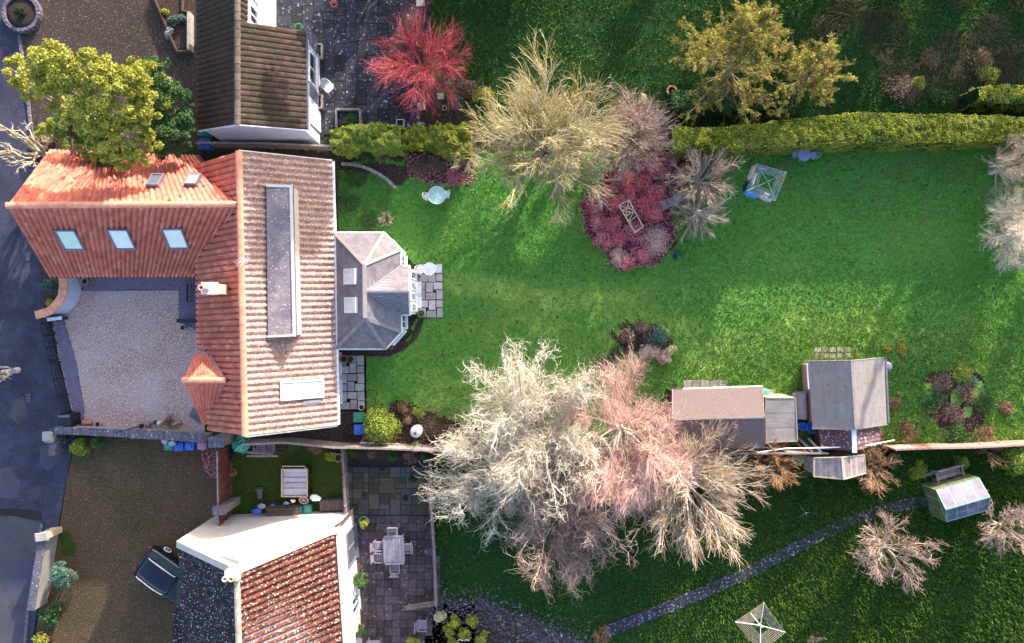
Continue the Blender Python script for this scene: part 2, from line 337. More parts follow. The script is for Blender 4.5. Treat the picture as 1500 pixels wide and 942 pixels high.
M_['leaf_dusk'] = leafmat('purple_brown_foliage', c3(.10, .06, .055), c3(.22, .13, .11), c3(.34, .24, .18), .1)
M_['leaf_grey'] = leafmat('silver_grey_foliage', c3(.22, .22, .24), c3(.36, .36, .36), c3(.50, .50, .50), .1)

# ---------------------------------------------------------------- numpy tools
def vnoise(x, y, seed=0):
    def h(i, j): 
        n = (i * 374761393 + j * 668265263 + seed * 1442695041) & 0xffffffff
        n = ((n ^ (n >> 13)) * 1274126177) & 0xffffffff
        return ((n ^ (n >> 16)) & 0xffff) / 65535.0
    xi = np.floor(x).astype(np.int64); yi = np.floor(y).astype(np.int64); xf = x - xi; yf = y - yi
    u = xf * xf * (3 - 2 * xf); v = yf * yf * (3 - 2 * yf)
    return (h(xi, yi) * (1 - u) + h(xi + 1, yi) * u) * (1 - v) + (h(xi, yi + 1) * (1 - u) + h(xi + 1, yi + 1) * u) * v
def inpoly(x, y, poly):
    r = np.zeros(x.shape, bool); n = len(poly); j = n - 1
    for i in range(n):
        xi, yi = poly[i]; xj, yj = poly[j]
        if yi != yj:
            r ^= ((yi > y) != (yj > y)) & (x < (xj - xi) * (y - yi) / (yj - yi) + xi)
        j = i
    return r
def wpoly(pts, h=0.0): return [tuple(P(x, y, h)[:2]) for x, y in pts]
def unit(a): return a / np.maximum(np.linalg.norm(a, axis=-1, keepdims=True), 1e-9)

def tubes_arr(polys, r0, r1, sides=3):
    n, k, _ = polys.shape
    t = unit(np.gradient(polys, axis=1)); ref = np.array([0.31, 0.23, 0.92])
    u = np.cross(t, ref); bad = np.linalg.norm(u, axis=-1, keepdims=True) < .15
    u = np.where(bad, np.cross(t, np.array([1., 0, 0])), u); u = unit(u); v = np.cross(t, u)
    r = (np.asarray(r0).reshape(-1, 1) * (1 - np.linspace(0, 1, k)) + np.asarray(r1).reshape(-1, 1) * np.linspace(0, 1, k))
    r = np.broadcast_to(r, (n, k))[..., None]
    ring = [polys + r * (math.cos(2 * PI * j / sides) * u + math.sin(2 * PI * j / sides) * v) for j in range(sides)]
    V = np.stack(ring, axis=2).reshape(-1, 3)
    base = (np.arange(n) * k * sides)[:, None, None] + (np.arange(k - 1) * sides)[None, :, None]
    j = np.arange(sides)[None, None, :]; j2 = (np.arange(sides) + 1) % sides; j2 = j2[None, None, :]
    F = np.stack([base + j, base + j2, base + sides + j2, base + sides + j], axis=-1).reshape(-1, 4)
    return V, F
def grow(rng, par, n, t0, t1, L, ang, k, wig=.15, up=0.0, curl=0.0, taper=.4, out=0.0, centre=None):
    m, kp, _ = par.shape; m2 = m * n
    idx = np.repeat(np.arange(m), n); t = rng.uniform(t0, t1, m2) * (kp - 1)
    i0 = np.clip(t.astype(int), 0, kp - 2); f = (t - i0)[:, None]
    p = par[idx, i0] * (1 - f) + par[idx, i0 + 1] * f; tan = unit(par[idx, i0 + 1] - par[idx, i0])
    q = rng.normal(size=(m2, 3)); q = unit(q - tan * (q * tan).sum(-1, keepdims=True))
    a = ang * rng.uniform(.6, 1.3, (m2, 1)); d = tan * np.cos(a) + q * np.sin(a); d[:, 2] += up
    if out and centre is not None:
        o = p - np.asarray(centre); o[:, 2] = 0; d += unit(o) * out
    d = unit(d); ln = L * rng.uniform(.55, 1.25, (m2, 1)) * (1 - taper * (t / (kp - 1))[:, None])
    pts = np.zeros((m2, k, 3)); pts[:, 0] = p
    ax = unit(rng.normal(size=(m2, 3))); sg = curl * rng.uniform(.5, 1.5, (m2, 1))
    for i in range(1, k):
        if curl:
            c_, s_ = np.cos(sg), np.sin(sg); d = d * c_ + np.cross(ax, d) * s_ + ax * (ax * d).sum(-1, keepdims=True) * (1 - c_)
        d = unit(d + rng.normal(size=(m2, 3)) * wig); pts[:, i] = pts[:, i - 1] + d * ln / (k - 1)
    return pts
TREES = 0
def bare_tree(name, label, cat, px, py, hm, R, height, trunk=(1.2, .14), n=(9, 8, 7, 4), L=(1., .55, .34, .2), ang=(.9, .6, .6, .6), elev=(.25, 1.2),
              limb='bark_pale', twig='twig_grey', wig=.12, up=.12, curl=(0, 0, 0, 0), rad=(.055, .03, .017, .011), out=.2, seed=1, lean=(0, 0), group=None, az=None, k=(5, 4, 4, 3), sq=(1, 1)):
    """deciduous tree or shrub in winter: trunk, limbs and a crown of twigs"""
    rng = np.random.default_rng(seed); c = P(px, py, hm); b = np.array([c.x - lean[0], c.y - lean[1], 0.0])
    root = thing(name, label, cat, (b[0], b[1], 0), 0, group)
    top = b + np.array([lean[0] * .3, lean[1] * .3, trunk[0]])
    n1 = n[0]; azs = (np.arange(n1) + rng.uniform(-.35, .35, n1)) * 2 * PI / n1 if az is None else rng.uniform(az[0], az[1], n1)
    el = rng.uniform(elev[0], elev[1], n1); kk = k[0]
    d = np.stack([np.cos(azs) * np.cos(el), np.sin(azs) * np.cos(el), np.sin(el)], -1)
    l1 = np.zeros((n1, kk, 3)); l1[:, 0] = top - np.array([0, 0, 1]) * rng.uniform(0, trunk[0] * .45, (n1, 1)) ; ln = L[0] * R * (.35 + .7 * rng.random((n1, 1)) ** .7)
    for i in range(1, kk):
        d = unit(d + rng.normal(size=d.shape) * wig + np.array([0, 0, up * .5])); l1[:, i] = l1[:, i - 1] + d * ln / (kk - 1)
    lv = [l1]; cen = b
    for q in range(1, len(n)):
        lv.append(grow(rng, lv[-1], n[q], .15 if q > 1 else .3, 1.0, L[q] * R, ang[q], k[q], wig * (1 + .5 * q), up, curl[q], .35, out if q < 3 else out * .5, cen))
    allp = np.concatenate([x.reshape(-1, 3) for x in lv]); rr = np.hypot(allp[:, 0] - b[0], allp[:, 1] - b[1])
    s = R / np.percentile(rr, 97.5)
    nb_ = 18; az_ = np.arctan2(allp[:, 1] - b[1], allp[:, 0] - b[0]); bi = ((az_ + PI) / (2 * PI) * nb_).astype(int) % nb_
    q_ = np.array([np.percentile(rr[bi == i], 96) if (bi == i).sum() > 30 else 0 for i in range(nb_)]); q_[q_ == 0] = np.percentile(rr, 90)
    fac = np.clip(R * (.93 + .12 * rng.random(nb_)) / q_ / s, .7, 1.7) if az is None else np.ones(nb_)
    zs = (height - top[2]) / max(np.percentile(allp[:, 2], 99.5) - top[2], .1)
    for x in lv:
        aa = (np.arctan2(x[..., 1] - b[1], x[..., 0] - b[0]) + PI) / (2 * PI) * nb_ - .5; i0 = np.floor(aa).astype(int); fr_ = aa - i0; sf = s * (fac[i0 % nb_] * (1 - fr_) + fac[(i0 + 1) % nb_] * fr_)
        x[..., 0] = c.x + (x[..., 0] - b[0]) * sf * sq[0]; x[..., 1] = c.y + (x[..., 1] - b[1]) * sf * sq[1]
        z = x[..., 2]; x[..., 2] = np.maximum(np.where(z > top[2], top[2] + (z - top[2]) * zs, z), .05)
    l1[:, 0, 0] = b[0] + (l1[:, 0, 0] - c.x) + lean[0] * .3; l1[:, 0, 1] = b[1] + (l1[:, 0, 1] - c.y) + lean[1] * .3
    tb = MB(); tb.tube([(b[0], b[1], -.05), (b[0] + lean[0] * .15, b[1] + lean[1] * .15, trunk[0] * .5), (top[0], top[1], top[2])], [trunk[1] * 1.3, trunk[1], trunk[1] * .7], 8)
    tb.build('trunk', M_[limb], root)
    V, F = tubes_arr(l1, [rad[0]] * n1, [rad[1]] * n1, 5)
    npmesh('limbs', V, [F], M_[limb], root, smooth=True)
    Vs, Fs, T = [], [], []; o = 0
    for q in range(1, len(lv)):
        nn = len(lv[q]); rq = rng.uniform(.75, 1.25, nn)
        rq *= (1, .95, .8, .7)[min(q, 3)]; V, F = tubes_arr(lv[q], rad[q] * rq, rad[q] * .55 * rq if q < len(lv) - 1 else rad[q] * .3 * rq, 3)
        Vs.append(V); Fs.append(F + o); o += len(V); T.append(np.repeat(rng.uniform(0, 1, nn) ** 1.5, len(F) // nn))
    npmesh('crown', np.concatenate(Vs), [np.concatenate(Fs)], M_[twig], root, tint=np.concatenate(T))
    return root

def leaf_arr(rng, c, s, up=.3, asp=.55, dirs=None):
    n = len(c); nr = rng.normal(size=(n, 3)); nr[:, 2] = np.abs(nr[:, 2]) + up; nr = unit(nr)
    a = rng.normal(size=(n, 3)) if dirs is None else dirs + rng.normal(size=(n, 3)) * .35
    a = unit(a - nr * (a * nr).sum(-1, keepdims=True)); b_ = np.cross(nr, a); s = np.asarray(s).reshape(-1, 1)
    V = np.stack([c - a * s, c + b_ * s * asp, c + a * s, c - b_ * s * asp], 1).reshape(-1, 3)
    return V, np.arange(4 * n).reshape(-1, 4)
def leaf_blobs(name, m, blobs, per, ls, parent=None, seed=0, up=.3, asp=.55, flat=.8, shell=.5, tbias=0.0, **tg):
    """blobs: (n,4) x y z r"""
    rng = np.random.default_rng(seed); B = np.asarray(blobs, float); n = len(B); idx = np.repeat(np.arange(n), per)
    d = unit(rng.normal(size=(len(idx), 3))); d[:, 2] = np.where(rng.random(len(idx)) < .7, np.abs(d[:, 2]), d[:, 2])
    r = B[idx, 3] * (shell + (1 - shell) * rng.random(len(idx)))
    c = B[idx, :3] + d * r[:, None] * np.array([1, 1, flat])
    c[:, 2] = np.maximum(c[:, 2], .02)
    V, F = leaf_arr(rng, c, ls * rng.uniform(.6, 1.3, len(idx)), up, asp)
    tb = rng.random(n)[idx] * .5 + rng.random(len(idx)) * .5 + tbias
    o = npmesh(name, V, [F], M_[m] if isinstance(m, str) else m, parent, tint=np.clip(tb, 0, 1) ** 1.3)
    return tagp(o, **tg)
def bush(name, label, cat, px, py, R, height, leaf, nb=14, per=90, ls=.07, seed=0, sq=1.0, rot=0.0, group=None, up=.3, stems='bark', hbase=.0, asp=.55, rough=.35):
    rng = np.random.default_rng(seed + 77); c = P(px, py, height * .6); root = thing(name, label, cat, (c.x, c.y, 0), 0, group)
    th = rng.uniform(0, 2 * PI, nb); q = np.sqrt(rng.random(nb)); rb = R * rng.uniform(rough, rough + .2, nb)
    x = np.cos(th) * q * np.maximum(R - rb * .8, 0); y = np.sin(th) * q * np.maximum(R - rb * .8, 0) * sq
    z = hbase + (height - hbase) * (1 - .55 * q ** 2) - rb * .7; z = np.maximum(z, rb * .3)
    ca, sa = math.cos(rot), math.sin(rot)
    B = np.stack([c.x + x * ca - y * sa, c.y + x * sa + y * ca, z, rb], -1)
    leaf_blobs('foliage', leaf, B, per, ls, root, seed, up=up, asp=asp)
    st = MB()
    for i in range(min(nb, 9)): 
        p = Vector(B[i, :3]); st.tube([(c.x + (p.x - c.x) * .15, c.y + (p.y - c.y) * .15, -.03), (c.x + (p.x - c.x) * .5, c.y + (p.y - c.y) * .5, p.z * .6), p], [.03, .02, .01], 5)
    st.build('stems', M_[stems], root)
    return root

# ---------------------------------------------------------------- roofs
def pantiles(name, A, B, Cc, D, parent, m, pitch=.31, course=.33, amp=.035, lift=.022, seed=0, sharp=2.0, groove=False, tintamt=1.0):
    """A,B ridge ends; Cc below A, D below B. Tiled slope with rolls running down it."""
    rng = np.random.default_rng(seed); A, B, Cc, D = [np.array(v, float) for v in (A, B, Cc, D)]
    wid = max(np.linalg.norm(B - A), np.linalg.norm(D - Cc)); ln = (np.linalg.norm(Cc - A) + np.linalg.norm(D - B)) / 2
    nr = max(1, round(wid / pitch)); nc = max(1, round(ln / course)); sub = 8 if groove else 6
    u = np.linspace(0, 1, nr * sub + 1); n = np.cross(B - A, Cc - A); n = n / np.linalg.norm(n)
    if n[2] < 0: n = -n
    prof = amp * (1 - np.abs(np.cos(PI * u * nr)) ** 10) if groove else amp * (0.5 + 0.5 * np.cos(2 * PI * (u * nr))) ** sharp
    ts, up_, row = [], [], []
    for j in range(nc):
        ts += [j / nc, (j + 1) / nc]; up_ += [0.0, lift]; row += [j, j]
    ts = np.array(ts); up_ = np.array(up_); row = np.array(row)
    jit = rng.uniform(-1, 1, (nc, nr + 1)) * .006
    off = prof[None] + up_[:, None] + jit[row][:, np.minimum((u * nr + .5).astype(int), nr)]
    U, T = np.meshgrid(u, ts); Pt = (A * (1 - U[..., None]) + B * U[..., None]) * (1 - T[..., None]) + (Cc * (1 - U[..., None]) + D * U[..., None]) * T[..., None]
    Pt = Pt + n * off[..., None]; R_, K = U.shape
    i = np.arange(R_ - 1)[:, None] * K + np.arange(K - 1)[None]
    F = np.stack([i, i + 1, i + K + 1, i + K], -1).reshape(-1, 4)
    if np.dot(np.cross(B - A, Cc - A), n) < 0: F = F[:, ::-1]
    rr = np.repeat(row[:-1], K - 1); cc = np.tile(np.minimum((np.arange(K - 1) / sub).astype(int), nr - 1), R_ - 1)
    tt = rng.random((nc, nr)) ** 2
    tint = tt[rr, cc] * tintamt
    o = npmesh(name, Pt.reshape(-1, 3), [F], m, parent, tint=tint); o['kind'] = 'stuff'
    return o
def underside(A, B, Cc, D, parent, m, th=.10, name='roof_deck', drop=.012):
    """solid roof slab just under the tiles"""
    A, B, Cc, D = map(Vector, (A, B, Cc, D)); n = (B - A).cross(Cc - A).normalized()
    if n.z < 0: n = -n
    b = MB(); top = [q - n * drop for q in (A, B, D, Cc)]; bot = [q - n * (th + drop) for q in (A, B, D, Cc)]
    v = top + bot; f = [(0, 1, 2, 3), (7, 6, 5, 4), (0, 4, 5, 1), (1, 5, 6, 2), (2, 6, 7, 3), (3, 7, 4, 0)]
    b.add(v, f); return b.build(name, m, parent)
def clip(poly, p, n):
    out = []; k = len(poly)
    for i in range(k):
        a, b_ = poly[i], poly[(i + 1) % k]; da, db = (a[0] - p[0]) * n[0] + (a[1] - p[1]) * n[1], (b_[0] - p[0]) * n[0] + (b_[1] - p[1]) * n[1]
        if da >= 0: out.append(a)
        if (da >= 0) != (db >= 0): t = da / (da - db); out.append((a[0] + (b_[0] - a[0]) * t, a[1] + (b_[1] - a[1]) * t))
    return out
def slates(name, poly, e0, e1, parent, m, w=.3, h=.22, th=.012, seed=0, gap=.006):
    """flat polygon (world pts) covered with overlapping slates; e0->e1 is the eave line"""
    rng = random.Random(seed); pts = [Vector(q) for q in poly]; e0, e1 = Vector(e0), Vector(e1); x = (e1 - e0).normalized()
    n = Vector((0, 0, 0))
    for i in range(1, len(pts) - 1): n += (pts[i] - pts[0]).cross(pts[i + 1] - pts[0])
    n.normalize()
    if n.z < 0: n = -n
    y = n.cross(x)
    if sum(((q - e0).dot(y) for q in pts)) < 0: y = -y
    q2 = [((q - e0).dot(x), (q - e0).dot(y)) for q in pts]
    ar = sum(q2[i][0] * q2[(i + 1) % len(q2)][1] - q2[(i + 1) % len(q2)][0] * q2[i][1] for i in range(len(q2)))
    if ar < 0: q2 = q2[::-1]
    cl = [(q2[i], (-(q2[(i + 1) % len(q2)][1] - q2[i][1]), q2[(i + 1) % len(q2)][0] - q2[i][0])) for i in range(len(q2))]
    x0, x1 = min(a for a, _ in q2), max(a for a, _ in q2); y0, y1 = min(b_ for _, b_ in q2), max(b_ for _, b_ in q2)
    V, F4, tint = [], [], []; Fl = []
    j = 0; yy = y0
    while yy < y1:
        xx = x0 - (w / 2 if j % 2 else 0)
        while xx < x1:
            pl = [(xx + gap, yy), (xx + w - gap, yy), (xx + w - gap, yy + h), (xx + gap, yy + h)]
            for p_, nn in cl:
                pl = clip(pl, p_, nn)
                if len(pl) < 3: break
            if len(pl) >= 3:
                b0 = len(V); dz = rng.uniform(-.002, .002)
                for a, b_ in pl:
                    lift_ = th * (1 - (b_ - yy) / h) + .004 + dz
                    V.append(tuple(e0 + x * a + y * b_ + n * lift_))
                Fl.append(tuple(range(b0, b0 + len(pl)))); tint.append(rng.random() ** 1.5)
            xx += w
        yy += h; j += 1
    off = OFF[parent]; me = bpy.data.meshes.new(name); me.from_pydata([tuple(Vector(v) - off) for v in V], [], Fl); me.update()
    a = me.attributes.new('tint', 'FLOAT', 'FACE'); a.data.foreach_set('value', tint); me.materials.append(m)
    o = bpy.data.objects.new(name, me); C.objects.link(o); o.parent = parent; OFF[o] = off; o['kind'] = 'stuff'
    b = MB(); b.add([q - n * .004 for q in pts] + [q - n * .06 for q in pts], [tuple(range(len(pts))), tuple(reversed(range(len(pts), 2 * len(pts))))] + [(i, (i + 1) % len(pts), len(pts) + (i + 1) % len(pts), len(pts) + i) for i in range(len(pts))])
    b.build('roof_deck', M_['lead'], parent)
    return o
RIDGE = {}
def ridge_tiles(A, B, parent, m, length=.42, r=.14, n_up=(0, 0, 1), name='ridge_tile'):
    A, B = Vector(A), Vector(B); d = B - A; n = max(1, round(d.length / length)); L = d.length / n
    key = (m.name, round(r, 3))
    if key not in RIDGE:
        b = MB(); v = []; k = 6
        for x, rr in ((0.0, r * 1.06), (.06, r * 1.06), (.061, r), (1.0, r * .96)):
            for i in range(k + 1):
                a = PI * i / k; v.append((x, rr * math.cos(a), rr * math.sin(a) * .75))
        f = [(i * (k + 1) + j, (i + 1) * (k + 1) + j, (i + 1) * (k + 1) + j + 1, i * (k + 1) + j + 1) for i in range(3) for j in range(k)]
        f = [tuple(reversed(q)) for q in f]
        f += [tuple(range(k + 1)), tuple(reversed(range(3 * (k + 1), 4 * (k + 1))))]
        b.add(v, f); o = b.build(name, m, None, local=True); RIDGE[key] = o.data; bpy.data.objects.remove(o)
    off = OFF[parent]
    for i in range(n):
        c = bpy.data.objects.new(name, RIDGE[key]); C.objects.link(c); c.parent = parent
        M = frame_mat(A + d * (i / n) - off + Vector((0, 0, -.03)), d, n_up); M = M @ Matrix.Diagonal((L * 1.02, 1, 1, 1)); c.matrix_basis = M
def slope_plane(A, B, Cc):
    A, B, Cc = map(Vector, (A, B, Cc)); n = (B - A).cross(Cc - A).normalized()
    if n.z < 0: n = -n
    return A, n
def skylight(name, parent, plane, px, py, across, w_, h_, frame='frame_dark', glass='glass_blind', fr=.07, label=None, raise_=.17, split=None):
    """window lying in a roof slope: across = unit vector along the ridge"""
    o, n = plane; c = on_plane(px, py, o + n * raise_, n); x = Vector(across).normalized(); x = (x - n * x.dot(n)).normalized(); y = n.cross(x)
    f = MB(); hw, hh = w_ / 2, h_ / 2
    for sx in (-1, 1): f.obox(c + x * (sx * hw - fr / 2) - y * (hh + fr / 2) - n * (raise_ + .05), x * fr, y * (h_ + fr), n * (raise_ + .10))
    for sy in (-1, 1): f.obox(c + y * (sy * hh - fr / 2) - x * (hw - fr / 2) - n * (raise_ + .05), x * (w_ - fr), y * fr, n * (raise_ + .094))
    if split: 
        for q in split: f.obox(c + y * (q * h_ - .03) - x * (hw - fr / 2) - n * (raise_ + .05), x * (w_ - fr), y * .06, n * (raise_ + .09))
    fo = f.build(name, M_[frame], parent, label=label)
    g = MB(); g.obox(c - x * (hw - fr / 2) - y * (hh - fr / 2) - n * .03, x * (w_ - fr), y * (h_ - fr), n * .03)
    g.build('pane', M_[glass], fo)
    return fo
def wall_window(parent, a, b_, z0, z1, nrm, t0, t1, frame='white', glass='glass_dark', mull=1, name='window', depth=.06, label=None, sill=True):
    """window in the wall running a->b at fractions t0..t1"""
    a, b_, nrm = Vector(a), Vector(b_), Vector(nrm).normalized(); d = (b_ - a); L = d.length; x = d.normalized(); z = Vector((0, 0, 1))
    p = a + d * t0; p.z = z0; wd = L * (t1 - t0); hg = z1 - z0; f = MB(); fr = .06; o = p + nrm * .005
    f.obox(o, x * fr, nrm * depth, z * hg); f.obox(o + x * (wd - fr), x * fr, nrm * depth, z * hg)
    f.obox(o + x * fr, x * (wd - 2 * fr), nrm * depth, z * fr); f.obox(o + x * fr + z * (hg - fr), x * (wd - 2 * fr), nrm * depth, z * fr)
    for q in range(mull): f.obox(o + x * (wd * (q + 1) / (mull + 1) - fr / 2) + z * fr, x * fr, nrm * depth * .9, z * (hg - 2 * fr))
    if sill: f.obox(o - x * .05 - z * .06, x * (wd + .1), nrm * (depth + .08), z * .057)
    fo = f.build(name, M_[frame], parent, label=label)
    g = MB(); g.obox(o + x * fr + z * fr, x * (wd - 2 * fr), nrm * .025, z * (hg - 2 * fr)); g.build('pane', M_[glass], fo)
    return fo
SLAB = {}
def slab(parent, name, cx, cy, sx, sy, z, th, m, rz=0.0):
    """one paving piece; all share a unit mesh"""
    if m.name not in SLAB:
        b = MB(); e = .035
        v = [(-.5, -.5, 0), (.5, -.5, 0), (.5, .5, 0), (-.5, .5, 0), (-.5, -.5, .8), (.5, -.5, .8), (.5, .5, .8), (-.5, .5, .8), (-.5 + e, -.5 + e, 1), (.5 - e, -.5 + e, 1), (.5 - e, .5 - e, 1), (-.5 + e, .5 - e, 1)]
        f = [(0, 1, 5, 4), (1, 2, 6, 5), (2, 3, 7, 6), (3, 0, 4, 7), (4, 5, 9, 8), (5, 6, 10, 9), (6, 7, 11, 10), (7, 4, 8, 11), (8, 9, 10, 11)]
        b.add(v, f); o = b.build(name, m, None, local=True); SLAB[m.name] = o.data; bpy.data.objects.remove(o)
    c = bpy.data.objects.new(name, SLAB[m.name]); C.objects.link(c); c.parent = parent
    c.location = Vector((cx, cy, z)) - OFF[parent]; c.scale = (sx, sy, th); c.rotation_euler = (0, 0, rz)
    return c
def sheet(name, px_pts, z, m, kind='structure', th=.0, h=0.0):
    b = MB(); pts = [P(x, y, 0) for x, y in px_pts]
    b.prism([(p.x, p.y) for p in pts], z - .05, z)
    return b.build(name, m, None, kind=kind)
# ================================================================ GROUND
g = MB(); g.obox((-400, -400, -.30), (800, 0, 0), (0, 800, 0), (0, 0, .20)); g.build('ground', M_['ground'], kind='structure')

def lawn(name, px_poly, m, cell=.13, holes=(), amp=1.0, seed=1, tuft=None, ntuft=0, z0=.0, hw=.7):
    poly = wpoly(px_poly); xs = [p[0] for p in poly]; ys = [p[1] for p in poly]
    nx = int((max(xs) - min(xs)) / cell) + 1; ny = int((max(ys) - min(ys)) / cell) + 1
    X, Y = np.meshgrid(min(xs) + np.arange(nx) * cell, min(ys) + np.arange(ny) * cell)
    tall = 1.7 if tuft == 'blades_dark' else 1.0
    def hgt(x, y):
        rough = .45 + 1.1 * np.clip((x - 8) / 14, 0, 1) * np.clip((4 - y) / 8, 0, 1) + .5 * np.clip(vnoise(x * .22, y * .22, 9) - .45, 0, 1)
        a = vnoise(x * 1.6 + .6 * y, y * 2.2, seed) * .05 + vnoise(x * 4.1, y * 4.1 + x, seed + 1) * .045 + vnoise(x * 9, y * 9, seed + 2) * .02
        return z0 - .02 + a * rough * amp
    Z = hgt(X, Y)
    V = np.stack([X, Y, Z], -1).reshape(-1, 3)
    cx = (X[:-1, :-1] + cell / 2); cy = (Y[:-1, :-1] + cell / 2)
    wob = (vnoise(cx * 3, cy * 3, 5) - .5) * .25
    ok = inpoly(cx + wob, cy + wob, poly)
    w2 = (vnoise(cx * 1.1, cy * 1.1, 61) - .5) * 1.3 + (vnoise(cx * 5, cy * 5, 62) - .5) * .5
    keep = (vnoise(cx * 1.6, cy * 1.6, 63) > .56) & (cx > 22)
    for h_ in holes: ok &= ~inpoly(cx + w2 * hw, cy - w2 * hw, wpoly(h_)) | keep
    i = (np.arange(ny - 1)[:, None] * nx + np.arange(nx - 1)[None])[ok]
    fx, fy = cx[ok], cy[ok]; px_, py_ = 750 + fx * S, 471 - fy * S
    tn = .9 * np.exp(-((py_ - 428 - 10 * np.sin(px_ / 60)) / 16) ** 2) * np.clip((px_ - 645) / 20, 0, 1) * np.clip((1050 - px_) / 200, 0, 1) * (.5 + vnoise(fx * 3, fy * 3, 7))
    s1 = vnoise(fx * .9 + fy * .7, fy * 2.2 - fx * .9, 43); tn = np.clip(tn + (.25 + .9 * np.clip(vnoise(fx * .45, fy * .6, 41) - .35, 0, 1)) * (.5 + s1) * np.clip((py_ - 420) / 60, 0.08, 1) + .45 * np.clip((py_ - 440) / 40, 0, 1) * np.clip((px_ - 950) / 150, 0, 1) * vnoise(fx * 1.9, fy * 1.9, 48) + .35 * np.clip(vnoise(fx * 2.7, fy * 2.7, 44) - .6, 0, 1), 0, 1)  # random mottling, plus sunlit yellow put into the tint of the lower lawn
    F = np.stack([i, i + 1, i + nx + 1, i + nx], -1)
    used = np.unique(F); remap = np.zeros(len(V), int); remap[used] = np.arange(len(used))
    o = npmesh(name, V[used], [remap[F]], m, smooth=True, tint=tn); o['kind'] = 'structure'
    if ntuft:
        rng = np.random.default_rng(seed + 50); x = rng.uniform(min(xs), max(xs), ntuft); y = rng.uniform(min(ys), max(ys), ntuft)
        ok = inpoly(x, y, poly)
        for h_ in holes: ok &= ~inpoly(x, y, wpoly(h_))
        dens = .25 + vnoise(x * .5, y * .5, 31) * .5 + .7 * np.clip((x - 5) / 12, 0, 1) * np.clip((3 - y) / 6, 0, 1)
        ok &= rng.random(ntuft) < dens
        x, y = x[ok], y[ok]; n = len(x); z = hgt(x, y)
        hh = tall * (.03 + .065 * rng.random(n)) * (.6 + .9 * np.clip((x - 5) / 14, 0, 1) * np.clip((4 - y) / 7, 0, 1) + .3 * vnoise(x * .7, y * .7, 77)); a = rng.uniform(0, 2 * PI, n); w_ = rng.uniform(.015, .04, n)
        lean = rng.normal(size=(n, 2)) * .06
        b0 = np.stack([x + np.cos(a) * w_, y + np.sin(a) * w_, z], -1); b1 = np.stack([x - np.cos(a) * w_, y - np.sin(a) * w_, z], -1)
        t0 = np.stack([x + lean[:, 0], y + lean[:, 1], z + hh], -1)
        o2 = npmesh('grass_tufts', np.stack([b0, b1, t0], 1).reshape(-1, 3), [np.arange(3 * n).reshape(-1, 3)], M_[tuft], tint=np.clip(rng.random(n) ** 2 * .6 + .5 * vnoise(x * .35, y * .35, 12), 0, 1))
        o2['kind'] = 'stuff'
    return o
main_poly = [(560, 232), (640, 240), (700, 225), (985, 220), (1505, 205), (1600, 205), (1600, 652), (1300, 650), (1180, 652), (560, 648), (536, 600), (536, 520), (575, 518), (602, 492), (608, 466), (648, 466), (648, 386), (606, 386), (590, 368), (566, 340), (496, 338), (496, 240)]
bed_holes = [[(496, 238), (600, 238), (640, 232), (690, 240), (690, 262), (655, 276), (600, 262), (582, 280), (560, 262), (545, 255), (496, 250)],
             [(850, 300), (880, 262), (930, 222), (1010, 218), (1010, 260), (995, 300), (985, 352), (960, 385), (900, 392), (885, 365), (860, 345)],
             [(545, 600), (585, 590), (640, 605), (700, 625), (720, 655), (545, 655)],
             [(900, 494), (920, 480), (955, 476), (980, 490), (978, 512), (908, 515)],
             [(1355, 548), (1395, 538), (1440, 550), (1445, 610), (1425, 640), (1380, 632), (1352, 600)]]
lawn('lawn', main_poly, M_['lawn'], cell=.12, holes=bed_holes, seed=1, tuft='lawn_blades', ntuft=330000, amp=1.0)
top_poly = [(625, -60), (1600, -60), (1600, 165), (980, 190), (690, 185), (690, 120), (640, 60), (628, 20)]
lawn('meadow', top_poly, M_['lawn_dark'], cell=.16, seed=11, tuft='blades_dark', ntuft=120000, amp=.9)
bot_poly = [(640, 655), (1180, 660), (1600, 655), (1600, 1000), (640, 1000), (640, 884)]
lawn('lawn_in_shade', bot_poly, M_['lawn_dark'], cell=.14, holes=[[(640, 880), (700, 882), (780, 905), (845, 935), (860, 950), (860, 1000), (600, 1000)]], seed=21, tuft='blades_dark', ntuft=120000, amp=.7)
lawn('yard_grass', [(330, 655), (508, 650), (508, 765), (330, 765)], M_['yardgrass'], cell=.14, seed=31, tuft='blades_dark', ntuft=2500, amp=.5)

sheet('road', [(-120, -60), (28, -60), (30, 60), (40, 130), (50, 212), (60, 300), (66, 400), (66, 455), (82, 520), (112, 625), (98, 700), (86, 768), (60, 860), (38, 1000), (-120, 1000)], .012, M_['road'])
sheet('worn_road_edge', [(-120, 752), (20, 756), (62, 765), (58, 800), (44, 880), (34, 1000), (-120, 1000)], .018, M_['roadpale'])
sheet('road_repair', [(60, 655), (75, 648), (96, 668), (70, 690), (58, 682)], .018, M_['roadpale'])
sheet('top_drive', [(29, -60), (300, -60), (300, 215), (50, 215), (41, 130), (31, 60)], .016, M_['gravel_dark'])
sheet('courtyard', [(80, 400), (300, 400), (300, 636), (120, 636), (112, 625), (84, 520)], .016, M_['gravel_pale'])
sheet('lower_drive', [(99, 698), (112, 640), (330, 640), (330, 1000), (44, 1000), (62, 860), (88, 768)], .016, M_['gravel_brown'])
sheet('garden_soil', [(490, 215), (700, 215), (700, 300), (650, 300), (620, 340), (490, 345)], -.012, M_['soil'])
sheet('flower_bed', [(496, 505), (600, 500), (612, 470), (622, 466), (612, 495), (590, 514), (570, 522), (496, 522)], .04, M_['soil'])
sheet('gravel_strip', [(494, 518), (536, 518), (540, 660), (420, 660), (420, 630), (494, 625)], .012, M_['gravel_dark'])
sheet('shrub_bed', [(845, 300), (880, 255), (920, 215), (1090, 212), (1080, 250), (1000, 300), (990, 352), (960, 392), (895, 395), (880, 368), (855, 345)], .0, M_['redsoil'])
